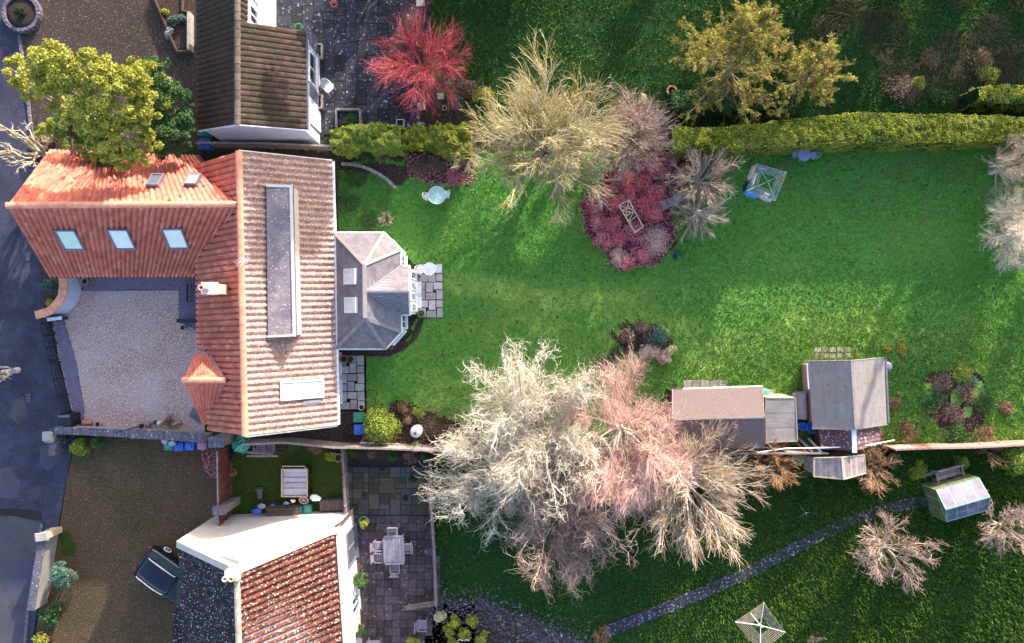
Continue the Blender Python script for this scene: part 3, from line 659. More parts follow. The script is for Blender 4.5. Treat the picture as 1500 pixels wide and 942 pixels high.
sheet('border_soil', [(536, 590), (720, 600), (760, 660), (536, 660)], -.01, M_['soil'])
sheet('island_bed', [(870, 478), (915, 460), (965, 456), (1008, 480), (1004, 535), (886, 540)], -.012, M_['soil'])
sheet('vegetable_patch', [(1330, 535), (1395, 520), (1465, 538), (1470, 622), (1440, 648), (1365, 645), (1330, 610)], -.012, M_['soil'])
sheet('rockery_bed', [(600, 882), (645, 878), (700, 880), (770, 900), (838, 930), (870, 945), (880, 1000), (600, 1000)], .012, M_['soil'])
sheet('terrace_bed', [(506, 655), (640, 655), (640, 680), (506, 678)], .010, M_['soil'])
sheet('top_bed', [(600, 120), (690, 110), (700, 215), (600, 215)], .008, M_['soil'])
sheet('passage', [(296, 200), (490, 200), (500, 232), (470, 236), (296, 222)], .005, M_['gravel_dark'])
sheet('tree_bed', [(45, 195), (110, 190), (300, 200), (300, 240), (60, 240)], .012, M_['soil'])
sheet('verge', [(56, 385), (110, 400), (118, 412), (100, 450), (70, 465), (66, 440)], .022, M_['soil'])

# kerb stones along the road (each a thing of its own row)
def kerb(label, pts, w_=.16, hgt=.11, m='capstone', group=None, step=.9):
    P0 = [P(*p) for p in pts]; root = thing('kerb', label, 'kerb', (P0[0].x, P0[0].y, 0), 0, group)
    for a, b_ in zip(P0[:-1], P0[1:]):
        d = b_ - a; n = max(1, round(d.length / step)); ang = math.atan2(d.y, d.x)
        for i in range(n):
            c = a + d * ((i + .5) / n); slab(root, 'kerb_stone', c.x, c.y, d.length / n * .985, w_, -.02, hgt + .02, M_[m], ang)
kerb('low kerb between the road and the dark gravel drive at top left', [(29, 52), (40, 130), (49, 208)])
kerb('worn kerb along the concrete road edge at bottom left', [(62, 768), (52, 830), (42, 890), (36, 960)], hgt=.1)

# paved areas: every slab a part
def paved(name, label, px_area, m, cols, holes=(), z=.0, th=.05, seed=0, gap=.012, rot=0.0, limit=300, randomcol=False, joint='joint', sub=None, minsz=None, jz=.012):
    rng = random.Random(seed); poly = wpoly(px_area); o = Vector((poly[0][0], poly[0][1], 0))
    root = thing(name, label, None, o); root['kind'] = 'structure'
    b = MB(); b.prism(poly, -.05, jz); b.build('joint_bed', M_[joint], root)
    return root, poly, rng
def fill_grid(root, poly, m, x0, y0, x1, y1, sx, sy_opts, seed, z, th, gap=.02, rot=0, stagger=True, holes=()):
    rng = random.Random(seed); n = 0; x = x0; hp = [wpoly(h_) for h_ in holes]
    while x < x1 - .1:
        y = y0 - (rng.random() * sy_opts[0] if stagger else 0)
        while y < y1:
            sy = rng.choice(sy_opts); cx, cy = x + sx / 2, y + sy / 2
            pt = (np.array([cx]), np.array([cy]))
            if inpoly(*pt, poly)[0] and not any(inpoly(*pt, h_)[0] for h_ in hp):
                slab(root, 'slab', cx, cy, sx - gap, sy - gap, z, th * rng.uniform(.85, 1.15), m, rng.uniform(-.006, .006)); n += 1
            y += sy
        x += sx
    return n
# top terrace of dark slabs
tp = [(392, -30), (626, -30), (626, 60), (612, 120), (610, 196), (455, 200), (392, 60)]
r, pol, _ = paved('terrace', 'top terrace', tp, 'slab_dark', 0); 
n = fill_grid(r, pol, M_['slab_dark'], P(396, 0).x, P(0, 200).y, P(628, 0).x, P(0, -28).y, .605, [.45, .6, .9, .9], 3, .012, .04)
# bottom terrace
tp = [(505, 668), (636, 668), (640, 880), (600, 890), (640, 884), (730, 884), (720, 1000), (500, 1000)]
r, pol, _ = paved('patio', 'bottom terrace', [(505, 674), (636, 674), (641, 884), (700, 886), (690, 1000), (500, 1000)], 'slab_brown', 0)
r2 = r
# upper irregular flagstones
def random_rects(x0, y0, x1, y1, unit_, seed):
    rng = random.Random(seed); nx, ny = int((x1 - x0) / unit_), int((y1 - y0) / unit_); occ = [[0] * ny for _ in range(nx)]; out = []
    for j in range(ny):
        for i in range(nx):
            if occ[i][j]: continue
            for (a, b_) in rng.sample([(3, 2), (2, 3), (2, 2), (3, 3), (2, 1), (1, 2), (1, 1)], 7) + [(1, 1)]:
                if a == 1 and b_ == 1 and rng.random() < .5: pass
                if i + a <= nx and j + b_ <= ny and all(not occ[i + p][j + q] for p in range(a) for q in range(b_)):
                    for p in range(a):
                        for q in range(b_): occ[i + p][j + q] = 1
                    out.append((x0 + (i + a / 2) * unit_, y0 + (j + b_ / 2) * unit_, a * unit_, b_ * unit_)); break
    return out
for (cx, cy, sx, sy) in random_rects(P(509, 0).x, P(0, 754).y, P(634, 0).x, P(0, 676).y, .3, 5):
    slab(r, 'flagstone', cx, cy, sx - .025, sy - .025, .012, .045 * random.Random(int(cx * 100 + cy * 77)).uniform(.8, 1.2), M_['slab_moss'])
fill_grid(r, pol, M_['slab_brown'], P(516, 0).x, P(0, 990).y, P(700, 0).x, P(0, 755).y, .452, [.452], 7, .012, .04, stagger=False, holes=[[(640, 884), (740, 884), (740, 1000), (655, 1000), (625, 940)]])
# conservatory patio
r, pol, _ = paved('garden_patio', 'patio', [(608, 384), (649, 386), (649, 466), (608, 466)], 'slab_pale', 0)
def px_slabs(root, rects, m, z=.012, th=.05, name='slab', seed=0):
    rg = random.Random(seed)
    for (x0, y0, x1, y1) in rects:
        a, b_ = P(x0, y1), P(x1, y0); slab(root, name, (a.x + b_.x) / 2, (a.y + b_.y) / 2, b_.x - a.x - .03, b_.y - a.y - .03, z, th * rg.uniform(.85, 1.15), M_[m], rg.uniform(-.01, .01))
def crop7(l): return [(600 + a / 8.557, 370 + b_ / 8.564, 600 + c_ / 8.557, 370 + d / 8.564) for a, b_, c_, d in l]
px_slabs(r, crop7([(110, 145, 205, 195), (205, 140, 325, 270), (325, 140, 415, 265), (110, 265, 232, 370), (232, 270, 328, 370), (330, 268, 416, 364), (112, 372, 200, 466), (202, 372, 296, 498), (298, 372, 416, 466), (112, 468, 200, 592), (202, 500, 330, 592), (332, 468, 420, 592), (110, 596, 235, 690), (238, 596, 328, 722), (332, 596, 420, 690), (110, 694, 205, 815), (210, 726, 336, 818), (340, 694, 420, 818)]), 'slab_pale')
# slim patio beside the house
r, pol, _ = paved('side_patio', 'side patio', [(495, 519), (536, 519), (537, 602), (495, 602)], 'slab_pale', 0)
def crop5(l): return [(470 + a / 4.71, 500 + b_ / 4.71, 470 + c_ / 4.71, 500 + d / 4.71) for a, b_, c_, d in l]
px_slabs(r, crop5([(110, 97, 180, 168), (180, 97, 247, 150), (247, 97, 300, 166), (125, 170, 195, 222), (197, 150, 247, 220), (249, 168, 300, 218), (125, 224, 181, 292), (183, 224, 250, 274), (252, 220, 302, 290), (125, 294, 181, 346), (183, 276, 233, 346), (235, 290, 302, 342), (125, 348, 181, 416), (183, 348, 250, 398), (252, 344, 304, 410), (125, 418, 200, 471), (202, 400, 252, 471), (254, 412, 304, 473)]), 'slab_pale')
# block paving round the courtyard, joined
def block_paving(name, px_area, m='setts', bw=.2, bh=.1, rot=0.0, seed=0, limit=2600):
    poly = wpoly(px_area); xs = [p[0] for p in poly]; ys = [p[1] for p in poly]; rng = random.Random(seed); V = []; F = []; cx0, cy0 = sum(xs) / len(xs), sum(ys) / len(ys)
    R_ = max(max(xs) - min(xs), max(ys) - min(ys)); ca, sa = math.cos(rot), math.sin(rot); j = -int(R_ / bh); 
    while j * bh < R_:
        i = -int(R_ / bw)
        while i * bw < R_:
            u, v = (i + (.5 if j % 2 else 0)) * bw, j * bh; x, y = cx0 + u * ca - v * sa, cy0 + u * sa + v * ca
            if inpoly(np.array([x]), np.array([y]), poly)[0]:
                b0 = len(V); z = .024 + rng.random() * .008; hw, hh = bw * .46, bh * .43
                for (p, q) in ((-hw, -hh), (hw, -hh), (hw, hh), (-hw, hh)): V.append((x + p * ca - q * sa, y + p * sa + q * ca, z))
                for (p, q) in ((-hw, -hh), (hw, -hh), (hw, hh), (-hw, hh)): V.append((x + p * ca - q * sa, y + p * sa + q * ca, .0))
                F += [(b0, b0 + 1, b0 + 2, b0 + 3)] + [(b0 + k + 4, b0 + (k + 1) % 4 + 4, b0 + (k + 1) % 4, b0 + k) for k in range(4)]
            i += 1
        j += 1
    root = thing(name, None, None, (poly[0][0], poly[0][1], 0)); root['kind'] = 'structure'
    b = MB(); b.prism(poly, -.04, .019); b.build('joint_bed', M_['joint'], root)
    m_ = MB(); m_.v = V; m_.f = F; m_.sm = [False] * len(F); m_.build('paving_blocks', M_[m], root, kind='stuff')
block_paving('paved_strip', [(118, 405), (292, 405), (292, 425), (120, 426)], rot=0)
block_paving('paved_step', [(262, 425), (292, 425), (292, 485), (262, 470)], rot=PI / 2, seed=2)
block_paving('paved_gateway', [(76, 470), (94, 468), (112, 530), (124, 600), (122, 628), (108, 605)], rot=1.3, seed=3)
# curved path of stones
def curve_pts(px, n=60):
    pts = [P(*p) for p in px]; out = []
    for i in range(len(pts) - 1):
        p0, p1, p2, p3 = pts[max(i - 1, 0)], pts[i], pts[i + 1], pts[min(i + 2, len(pts) - 1)]
        for k in range(n // (len(pts) - 1)):
            t = k / (n // (len(pts) - 1)); out.append(.5 * ((2 * p1) + (p2 - p0) * t + (2 * p0 - 5 * p1 + 4 * p2 - p3) * t * t + (3 * p1 - p0 - 3 * p2 + p3) * t ** 3))
    out.append(pts[-1]); return out
cp = curve_pts([(880, 928), (930, 908), (1000, 880), (1080, 845), (1150, 810), (1230, 770), (1300, 745), (1362, 732)], 84)
root = thing('garden_path', None, None, cp[0]); root['kind'] = 'structure'; rg = random.Random(4)
bed = MB(); wd = .33; L_, R_l = [], []
for i, p in enumerate(cp):
    t = (cp[min(i + 1, len(cp) - 1)] - cp[max(i - 1, 0)]).normalized(); nn = Vector((-t.y, t.x, 0)); L_.append(p + nn * (wd + .04)); R_l.append(p - nn * (wd + .04))
for i in range(len(cp) - 1):
    bed.prism([L_[i][:2], L_[i + 1][:2], R_l[i + 1][:2], R_l[i][:2]], -.03, .035)
bed.build('joint_bed', M_['joint'], root)
for i in range(0, len(cp) - 1):
    a, b_ = cp[i], cp[i + 1]; d = b_ - a; ang = math.atan2(d.y, d.x); nn = Vector((-d.y, d.x, 0)).normalized(); c = (a + b_) / 2
    slab(root, 'path_stone', c.x, c.y, d.length * .97, wd * 1.98, .035, .05 * rg.uniform(.9, 1.3), M_['pathstone'], ang + rg.uniform(-.02, .02))
# rockery path of cobbles, joined
cp = curve_pts([(640, 884), (700, 888), (750, 905), (800, 925), (845, 942), (880, 965)], 40); V = MB(); rg = random.Random(8)
for i in range(1500):
    p = cp[rg.randrange(len(cp))]; q = p + Vector((rg.gauss(0, .35), rg.gauss(-.25, .55), 0)); r_ = rg.uniform(.04, .10)
    V.add([q + Vector((math.cos(a) * r_, math.sin(a) * r_ * .8, .01)) for a in (0, 1.2, 2.5, 3.8, 5.1)] + [q + Vector((0, 0, r_ * .8))], [(k, (k + 1) % 5, 5) for k in range(5)])
V.build('cobbles', mat('cobbles', c3(.05, .05, .07), c3(.13, .12, .16), scale=9, speck=c3(.45, .48, .58), spscale=7, spth=.62, rough=.85), None, kind='stuff')
# flat slabs by the long shed and path slabs
r, pol, _ = paved('shed_path', None, [(1000, 560), (1064, 556), (1064, 567), (1000, 570)], 'stone', 0)
px_slabs(r, [(1000 + i * 13, 557, 1013 + i * 13, 569) for i in range(5)] + [(1122, 569, 1136, 580)], 'stone')
r = thing('shed_steps', None, None, P(1192, 520)); r['kind'] = 'structure'
px_slabs(r, [(1192 + i * 11, 508 + j * 9, 1202 + i * 11, 516 + j * 9) for i in range(6) for j in range(2)], 'stone', z=.02, th=.04)
# ironwork and repairs in the road
for (x, y, sx, sy, a, lb) in ((40, 376, .34, .5, .1, 'square iron drain grate at the road edge beside the wing'), (90, 304, .0, 0, 0, None), (42, 583, .36, .5, .05, 'oblong iron cover in the road left of the gate')):
    if lb:
        c = P(x, y); r = thing('drain_cover', lb, 'drain cover', c); b = MB(); b.box((c.x, c.y, .018), (sx, sy, .02), a); b.build('iron_frame', M_['blackmetal'], r)
        for k in range(6): b = MB(); b.box((c.x, c.y - sy * .4 + k * sy * .16, .032), (sx * .8, sy * .07, .012), a); b.build('grate_bar', M_['frame_dark'], r)
sheet('road_patch', [(-120, 736), (60, 748), (62, 762), (-120, 752)], .017, M_['joint'])
sheet('road_wear', [(18, 588), (34, 580), (40, 604), (26, 622), (14, 610)], .016, M_['roadpale'])
sheet('road_wear', [(-20, 690), (16, 684), (30, 706), (24, 730), (-20, 728)], .016, M_['roadpale'])
sheet('drive_grass', [(88, 775), (100, 778), (112, 800), (108, 815), (90, 812)], .03, M_['yardgrass'])
# manhole covers on the mossy flagstones etc
r = thing('stepping_stones', None, None, P(985, 295)); r['kind'] = 'structure'
for i, (x, y, a) in enumerate([(962, 306, 15), (972, 301, 18), (983, 296, 20), (993, 291, 25), (1004, 286, 30)]):
    c = P(x, y); slab(r, 'stone_slab', c.x, c.y, .42, .5, .02, .09, M_['slab_pale'], math.radians(a + 5))
r = thing('border_edging', None, None, P(500, 240)); r['kind'] = 'structure'
cpp = curve_pts([(500, 240), (530, 244), (560, 258), (580, 276)], 15)
for i in range(len(cpp) - 1):
    c = (cpp[i] + cpp[i + 1]) / 2; d = cpp[i + 1] - cpp[i]; slab(r, 'edging_stone', c.x, c.y, d.length * .9, .18, 0, .1, M_['stone'], math.atan2(d.y, d.x))
# ================================================================ MAIN HOUSE
def gable_walls(parent, A, B, Cc, D, zl, zr, zr_apex, f, m, name='wall'):
    """A (left) -> B (right) one gable end, D (left) -> Cc (right) the other; apex at fraction f, height zr_apex"""
    A, B, Cc, D = [Vector((v[0], v[1], 0)) for v in (A, B, Cc, D)]; Z = lambda v, z: Vector((v.x, v.y, z))
    m1, m2 = A.lerp(B, f), D.lerp(Cc, f); b = MB()
    v = [Z(A, -.1), Z(B, -.1), Z(Cc, -.1), Z(D, -.1), Z(A, zl), Z(B, zr), Z(Cc, zr), Z(D, zl), Z(m1, zr_apex), Z(m2, zr_apex)]
    b.add(v, [(0, 1, 5, 8, 4), (1, 2, 6, 5), (2, 3, 7, 9, 6), (3, 0, 4, 7), (4, 8, 9, 7), (8, 5, 6, 9), (3, 2, 1, 0)])
    return b.build(name, m, parent)
W = Vector
main = thing('house', 'large house with orange tiles towards the courtyard and pale lichened tiles towards the lawn', 'house', (-12.8, 1.4, 0))
rA, rB = W((-13.22, 8.24, 5.6)), W((-12.93, -5.52, 5.6))                # main ridge, north and south end
eA, eB = W((-9.46, 8.42, 2.7)), W((-9.17, -5.42, 2.7))                  # east eave
wA, wB = W((-16.35, 8.14, 3.25)), W((-16.2, -1.35, 3.25))               # west eave, northern part
wC, wD = W((-15.62, -1.9, 3.75)), W((-15.56, -5.6, 3.75))
rM = rA.lerp(rB, .72)
pantiles('roof_tiles', rB, rA, eB, eA, main, M_['tile_old'], pitch=.312, course=.34, amp=.085, lift=.012, seed=1, sharp=1.3, tintamt=.6)
underside(rB, rA, eB, eA, main, M_['lead'])
# west slope in two lengths (the southern one stops higher up)
sA = rA.lerp(rB, .70)
wN = W((-16.2, sA.y - .1, 3.25))
pantiles('roof_tiles', rA, sA, wA, wN, main, M_['tile_orange'], pitch=.30, course=.33, amp=.14, lift=.008, seed=2, groove=True, tintamt=.6)
underside(rA, sA, wA, wN, main, M_['lead'])
wC.y = wN.y; t_ = (5.6 - 3.75) / (5.6 - 3.25); wC = sA.lerp(wN, t_); 
pantiles('roof_tiles', sA, rB, wC, W((wC.x + .08, rB.y - .06, wC.z)), main, M_['tile_orange'], pitch=.30, course=.33, amp=.14, lift=.008, seed=3, groove=True, tintamt=.6)
underside(sA, rB, wC, W((wC.x + .08, rB.y - .06, wC.z)), main, M_['lead'])
ridge_tiles(rA + W((0, .02, .06)), rB + W((0, -.02, .06)), main, M_['tile_ridge'], .42, .17)
gable_walls(main, (-15.95, 8.0), (-9.95, 8.1), (-9.65, -5.25), (-15.3, -5.4), 3.15, 2.95, 5.35, .47, M_['render'])
EP, EN = slope_plane(rA, rB, eA)
b = MB(); b.bar(eA + W((.06, 0, -.05)), eB + W((.06, 0, -.05)), .12, .10); b.build('gutter', M_['white'], main)
b = MB(); b.bar(W((-9.62, 8.1, 1.9)), W((-9.5, 4.6, 1.9)), .14, .2); b.bar(W((-9.4, -1.7, 1.9)), W((-9.34, -5.2, 1.9)), .14, .2); b.build('fascia', M_['white'], main)
b = MB(); b.bar(wA + W((-.05, 0, -.06)), wN + W((-.05, 0, -.06)), .11, .09); b.build('gutter', M_['blackmetal'], main)
b = MB(); b.bar(rA + W((0, .05, .03)), eA + W((0, .05, .02)), .05, .05); b.build('verge', M_['cream'], main)
b = MB(); b.bar(rB + W((0, -.06, .03)), eB + W((0, -.06, .02)), .07, .06); b.build('verge', M_['cream'], main)
wall_window(main, (-9.93, 8.1, 0), (-9.65, -5.25, 0), .15, 2.1, (1, .02, 0), .74, .83, mull=1, label='glazed patio door in the east wall beside the side patio')
wall_window(main, (-9.93, 8.1, 0), (-9.65, -5.25, 0), .15, 2.1, (1, .02, 0), .855, .95, mull=1)
wall_window(main, (-9.93, 8.1, 0), (-9.65, -5.25, 0), .9, 2.1, (1, .02, 0), .10, .2, mull=1)
# brown side strip beside the conservatory
b = MB(); b.bar(W((-9.62, 4.9, 2.80)), W((-9.50, -1.45, 2.80)), .26, .05); b.build('eaves_board', mat('brown_eaves_board', c3(.16, .07, .08), c3(.22, .11, .11), scale=4), main)

# ---- wing
wing = thing('house_wing', 'orange-tiled side wing of the big house running from its main ridge out to the road', 'house', (-20, 5.6, 0))
ra, rb = W((-24.45, 5.62, 5.58)), W((-13.25, 5.68, 5.58))
sa, sb = W((-24.45, 2.42, 2.45)), W((-14.0, 2.42, 2.45))
na, nb = W((-24.45, 9.05, 2.45)), W((-14.0, 8.62, 2.45))
# trim both slopes back to the valleys
vS = W((-16.55, 2.42, 2.45)); vN = W((-16.5, 8.72, 2.45))
pantiles('roof_tiles', ra, rb, sa, vS, wing, M_['tile_orange'], pitch=.305, course=.33, amp=.14, lift=.008, seed=4, groove=True, tintamt=.6)
underside(ra, rb, sa, vS, wing, M_['lead'])
pantiles('roof_tiles', rb, ra, vN, na, wing, M_['tile_orange'], pitch=.305, course=.33, amp=.09, lift=.008, seed=5, groove=True, tintamt=.5)
underside(rb, ra, vN, na, wing, M_['lead'], drop=.16)
ridge_tiles(ra + W((-.03, 0, .06)), rb + W((0, 0, .06)), wing, M_['tile_ridge'], .42, .16)
gable_walls(wing, (-24.25, 8.8), (-24.25, 2.7), (-15.9, 2.7), (-15.9, 8.4), 2.5, 2.5, 5.3, .52, M_['render'])
b = MB(); 
for p, q in ((rb, vS), (rb, vN)): b.bar(W((p.x, p.y, p.z + .12)), q + W((0, 0, .22)), .13, .10)
b.build('valley_lead', mat('dark_valley', c3(.05, .04, .06), rough=.8), wing)
b = MB(); b.bar(sa + W((0, -.06, -.05)), vS + W((0, -.06, -.05)), .10, .09); b.build('gutter', M_['blackmetal'], wing)
WS, WN_ = slope_plane(ra, rb, sa); NS, NN = slope_plane(ra, rb, na)
skylight('skylight', wing, (WS, WN_), 102, 352, (1, 0, 0), .98, 1.2, glass='glass_green', label='skylight nearest the road with a pale green pane')
skylight('skylight', wing, (WS, WN_), 178, 351, (1, 0, 0), .98, 1.2, glass='glass_blind', label='middle skylight of the south slope')
skylight('skylight', wing, (WS, WN_), 257, 350, (1, 0, 0), .98, 1.2, glass='glass_blind', label='skylight nearest the main roof')
skylight('roof_window', wing, (NS, NN), 227, 263, (1, 0, 0), .55, .85, glass='glass', label='small roof window in the north slope under the tree')
skylight('roof_window', wing, (NS, NN), 282, 262, (1, 0, 0), .55, .80, glass='glass_blind', label='small roof window in the north slope nearest the valley')
# ---- little gabled porch roof over the west wall
gr0, gr1 = P(268, 557, 4.95), P(331, 557, 4.95)
gn0, gn1 = P(286, 519, 3.9), P(309, 519, 3.9); gs0, gs1 = P(297, 620, 3.4), P(307, 620, 3.4)
porch = thing('porch', 'small gabled orange-tiled porch roof sticking out over the pale gravel courtyard', 'porch', (-16, -3, 0))
pantiles('roof_tiles', gr1, gr0, gn1, gn0, porch, M_['tile_orange'], pitch=.22, course=.33, amp=.05, seed=6, groove=True, tintamt=.5); underside(gr1, gr0, gn1, gn0, porch, M_['lead'])
pantiles('roof_tiles', gr0, gr1, gs0, gs1, porch, M_['tile_orange'], pitch=.26, course=.33, amp=.07, seed=7, groove=True, tintamt=.5); underside(gr0, gr1, gs0, gs1, porch, M_['lead'])
ridge_tiles(gr0 + W((-.02, 0, .05)), gr1 + W((0, 0, .05)), porch, M_['tile_ridge'], .42, .15)
gable_walls(porch, (-15.95, -1.85), (-15.85, -5.0), (-15.1, -5.0), (-15.1, -1.85), 3.7, 3.3, 4.7, .33, M_['render'])
b = MB()
b.bar(gr1 + W((0, 0, .0)), gs1 + W((.02, 0, .10)), .09, .09); b.bar(gr1, gn1 + W((0, 0, .10)), .09, .09); b.build('valley_lead', M_['lead'], porch)
# ---- flat-roofed dormer on the east slope
dz = 4.98
q = [P(390, 272, dz), P(427, 273, dz), P(432, 491, dz), P(392, 493, dz)]
dm = thing('dormer', 'long flat-roofed dormer with lilac felt and white rims on the east roof slope', 'dormer', (q[0].x, q[0].y, 4.4))
b = MB(); b.prism([(v.x, v.y) for v in q], dz - 1.35, dz - .03); b.build('cheek', M_['render'], dm)
b = MB(); qi = [q[0] + W((.02, -.07, 0)), q[1] + W((-.07, -.07, 0)), q[2] + W((-.07, .07, 0)), q[3] + W((.02, .07, 0))]; b.prism([(v.x, v.y) for v in qi], dz - .02, dz + .012); b.build('felt', M_['felt'], dm)
b = MB(); b.bar(q[0], q[1], .12, .12); b.bar(q[1] + W((-.02, .06, 0)), q[2] + W((-.02, -.06, 0)), .13, .13); b.bar(q[2], q[3], .10, .12); b.build('rim', M_['cream'], dm)
b = MB(); b.bar(q[1] + W((.075, 0, -.03)), q[2] + W((.075, 0, -.03)), .05, .05); b.build('drip_edge', M_['frame_dark'], dm)
skylight('rooflight', main, (EP, EN), 443, 571, (rB - rA).normalized(), .88, 2.2, frame='cream', glass='glass_blind', raise_=.12, split=[-.18], label='wide cream-framed rooflight low on the east slope')
b = MB(); c = on_plane(443, 587, EP, EN); b.obox(c + EN * .05 + W((-.0, -.14, 0)), (.75, 0, -.55), (0, .14, 0), EN * .05); b.build('flashing', M_['lead'], main)
# ---- chimney, aerial, vents
ch = thing('chimney', 'rendered brick chimney with a pink pot on the courtyard side of the house', 'chimney', (-14.25, 1.55, 3.9))
b = MB(); b.box((-14.3, 1.57, 5.1), (.62, .46, 2.6)); b.build('stack', mat('chimney_render', c3(.55, .45, .34), c3(.66, .58, .46), scale=5, bump=.006, speck=c3(.3, .26, .16), spscale=9), ch)
b = MB(); b.box((-14.3, 1.57, 6.43), (.76, .58, .12)); b.build('cap', M_['cream'], ch)
b = MB(); b.lathe((-14.42, 1.57, 6.5), [(.15, 0), (.13, .12), (.115, .5), (.15, .55), (.15, .62), (.09, .62), (.08, .2)], 14); b.build('chimney_pot', mat('pink_clay', c3(.62, .30, .30), c3(.70, .38, .36), scale=5), ch)
b = MB(); b.box((-14.02, 1.57, 4.45), (.35, .72, .35)); b.build('flashing', M_['lead'], ch)
ae = thing('television_aerial', 'thin silver television aerial standing on the lichened roof just east of the ridge', 'aerial', (-12.75, 3.15, 5.3))
a0 = on_plane(362, 386, EP, EN); b = MB(); b.tube([a0, a0 + W((0, 0, .9))], .02, 6); b.build('mast', M_['galv'], ae)
b = MB(); b.tube([a0 + W((-.2, -.1, .85)), a0 + W((.35, .25, .85))], .014, 5); 
for i in range(6): c = a0 + W((-.2, -.1, .85)).lerp(W((.35, .25, .85)), i / 5); b.tube([c + W((-.09, .14, 0)), c + W((.09, -.14, 0))], .008, 4)
b.build('boom', M_['galv'], ae)

# ================================================================ CONSERVATORY
con = thing('sunroom', 'slate-roofed sunroom with hipped bays and cream hips on the garden side of the house', 'sunroom', P(545, 427))
he, hr = 2.62, 3.85
E = lambda x, y: P(x, y, he)
R1, R2, Rm, Ge = P(534, 388, hr), P(535, 466, hr), P(535, 427, hr), P(600, 427, hr - .05)
c1, c2, c3_, c4, c5, c6 = E(490, 341), E(563, 341), E(587, 366), E(587, 390), E(600, 390), E(601, 461)
c7, c8, c9, c10 = E(588, 461), E(588, 486), E(565, 511), E(492, 511)
def tri_plane(pts, e0, e1, sd): slates('slates', pts, e0, e1, con, M_['slate'], w=.30, h=.20, th=.016, seed=sd)
tri_plane([c1, R1, R2, c10], c1, c10, 1)
tri_plane([c1, c2, R1], c1, c2, 2); tri_plane([c2, c3_, R1], c2, c3_, 3)
tri_plane([R1, c3_, c4, Rm], c3_, c4, 4)
tri_plane([Rm, c4, c5, Ge], c4, c5, 5); tri_plane([Rm, Ge, c6, c7], c7, c6, 6)
tri_plane([Rm, c7, c8, R2], c7, c8, 7); tri_plane([R2, c8, c9], c8, c9, 8); tri_plane([R2, c9, c10], c9, c10, 9)
hips = MB()
def hip(a, b_, w_=.15, up_=.035, m=hips): m.bar(a + W((0, 0, up_)), b_ + W((0, 0, up_)), w_, .04)
for a, b_ in ((R1, c1), (R1, c2), (R1, c3_)): hip(a, b_)
hip(R1, R2, .2, .05)
hips.build('hip_tiles', M_['slate_trim'] if 'slate_trim' in M_ else mat('pale_hip_tiles', c3(.30, .26, .25), c3(.38, .33, .32), scale=4), con)
h2 = MB()
for a, b_ in ((R2, c8), (R2, c9), (R2, c10)): hip(a, b_, .2, .035, h2)
h2.build('hip_tiles', mat('grey_hip_tiles', c3(.20, .18, .21), c3(.27, .24, .28), scale=4), con)
h3 = MB(); hip(Rm, Ge, .10, .04, h3); hip(Rm, c4, .06, .03, h3); hip(Rm, c7, .06, .03, h3); h3.build('valley_strip', M_['lead'], con)
gt = MB(); ring = [c1, c2, c3_, c4, c5]; 
for a, b_ in zip(ring[:-1], ring[1:]): gt.bar(a + W((0, 0, -.02)), b_ + W((0, 0, -.02)), .13, .10)
gt.bar(c5, Ge, .10, .08); gt.bar(Ge, c6, .10, .08)
for a, b_ in zip([c6, c7, c8, c9], [c7, c8, c9, c10]): gt.bar(a + W((0, 0, -.02)), b_ + W((0, 0, -.02)), .11, .10)
gt.build('gutter', M_['white'], con)
# walls inset under the eaves
cen = P(540, 427, he)
def inset(v, d=.13): q = v - cen; q.z = 0; v2 = v - q.normalized() * d; return v2
wl = [inset(v) for v in (c1, c2, c3_, c4)] + [P(600, 390, 2.9) + W((-.08, -.05, 0)), P(601, 461, 2.9) + W((-.08, .05, 0))] + [inset(v) for v in (c7, c8, c9, c10)]
b = MB(); b.prism([(v.x, v.y) for v in wl], 0, he - .05); b.build('wall', M_['white'], con)
ge = [wl[4], wl[5]]; b = MB(); g0, g1 = W((wl[4].x, wl[4].y, he - .05)), W((wl[5].x, wl[5].y, he - .05)); gm = W((wl[4].x, Ge.y, hr - .1)); b.add([g0, g1, gm, g0 + W((-1.2, 0, 0)), g1 + W((-1.2, 0, 0)), gm + W((-1.2, 0, 0))], [(0, 2, 1), (3, 4, 5), (0, 3, 5, 2), (1, 2, 5, 4), (0, 1, 4, 3)]); b.build('gable', M_['white'], con)
for k in range(4): wall_window(con, wl[4], wl[5], .35, 2.1, (1, 0, 0), .04 + k * .24, .22 + k * .24, mull=0, glass='glass', depth=.05)
for a, b_ in ((2, 3), (1, 2), (7, 6), (8, 7)):
    A_, B_ = wl[a], wl[b_]; d = (B_ - A_); nn = W((-d.y, d.x, 0)); 
    if nn.dot(A_ - cen) < 0: nn = -nn
    wall_window(con, A_, B_, .5, 2.1, nn, .08, .92, mull=1, glass='glass', depth=.04)
b = MB(); A_, B_ = wl[4], wl[5]; b.obox(W((A_.x + .02, B_.y + .35, 0)), (.32, 0, 0), (0, A_.y - B_.y - .95, 0), (0, 0, .12)); b.build('door_step', M_['white'], con)
cpl = slope_plane(c1, R1, c10)
skylight('skylight', con, cpl, 512, 405, (0, 1, 0), .72, .72, frame='cream', glass='glass_blind', fr=.09, label='northern square skylight with a pinkish pane')
skylight('skylight', con, cpl, 513, 447, (0, 1, 0), .72, .72, frame='cream', glass='glass_blind', fr=.09, label='southern square skylight')

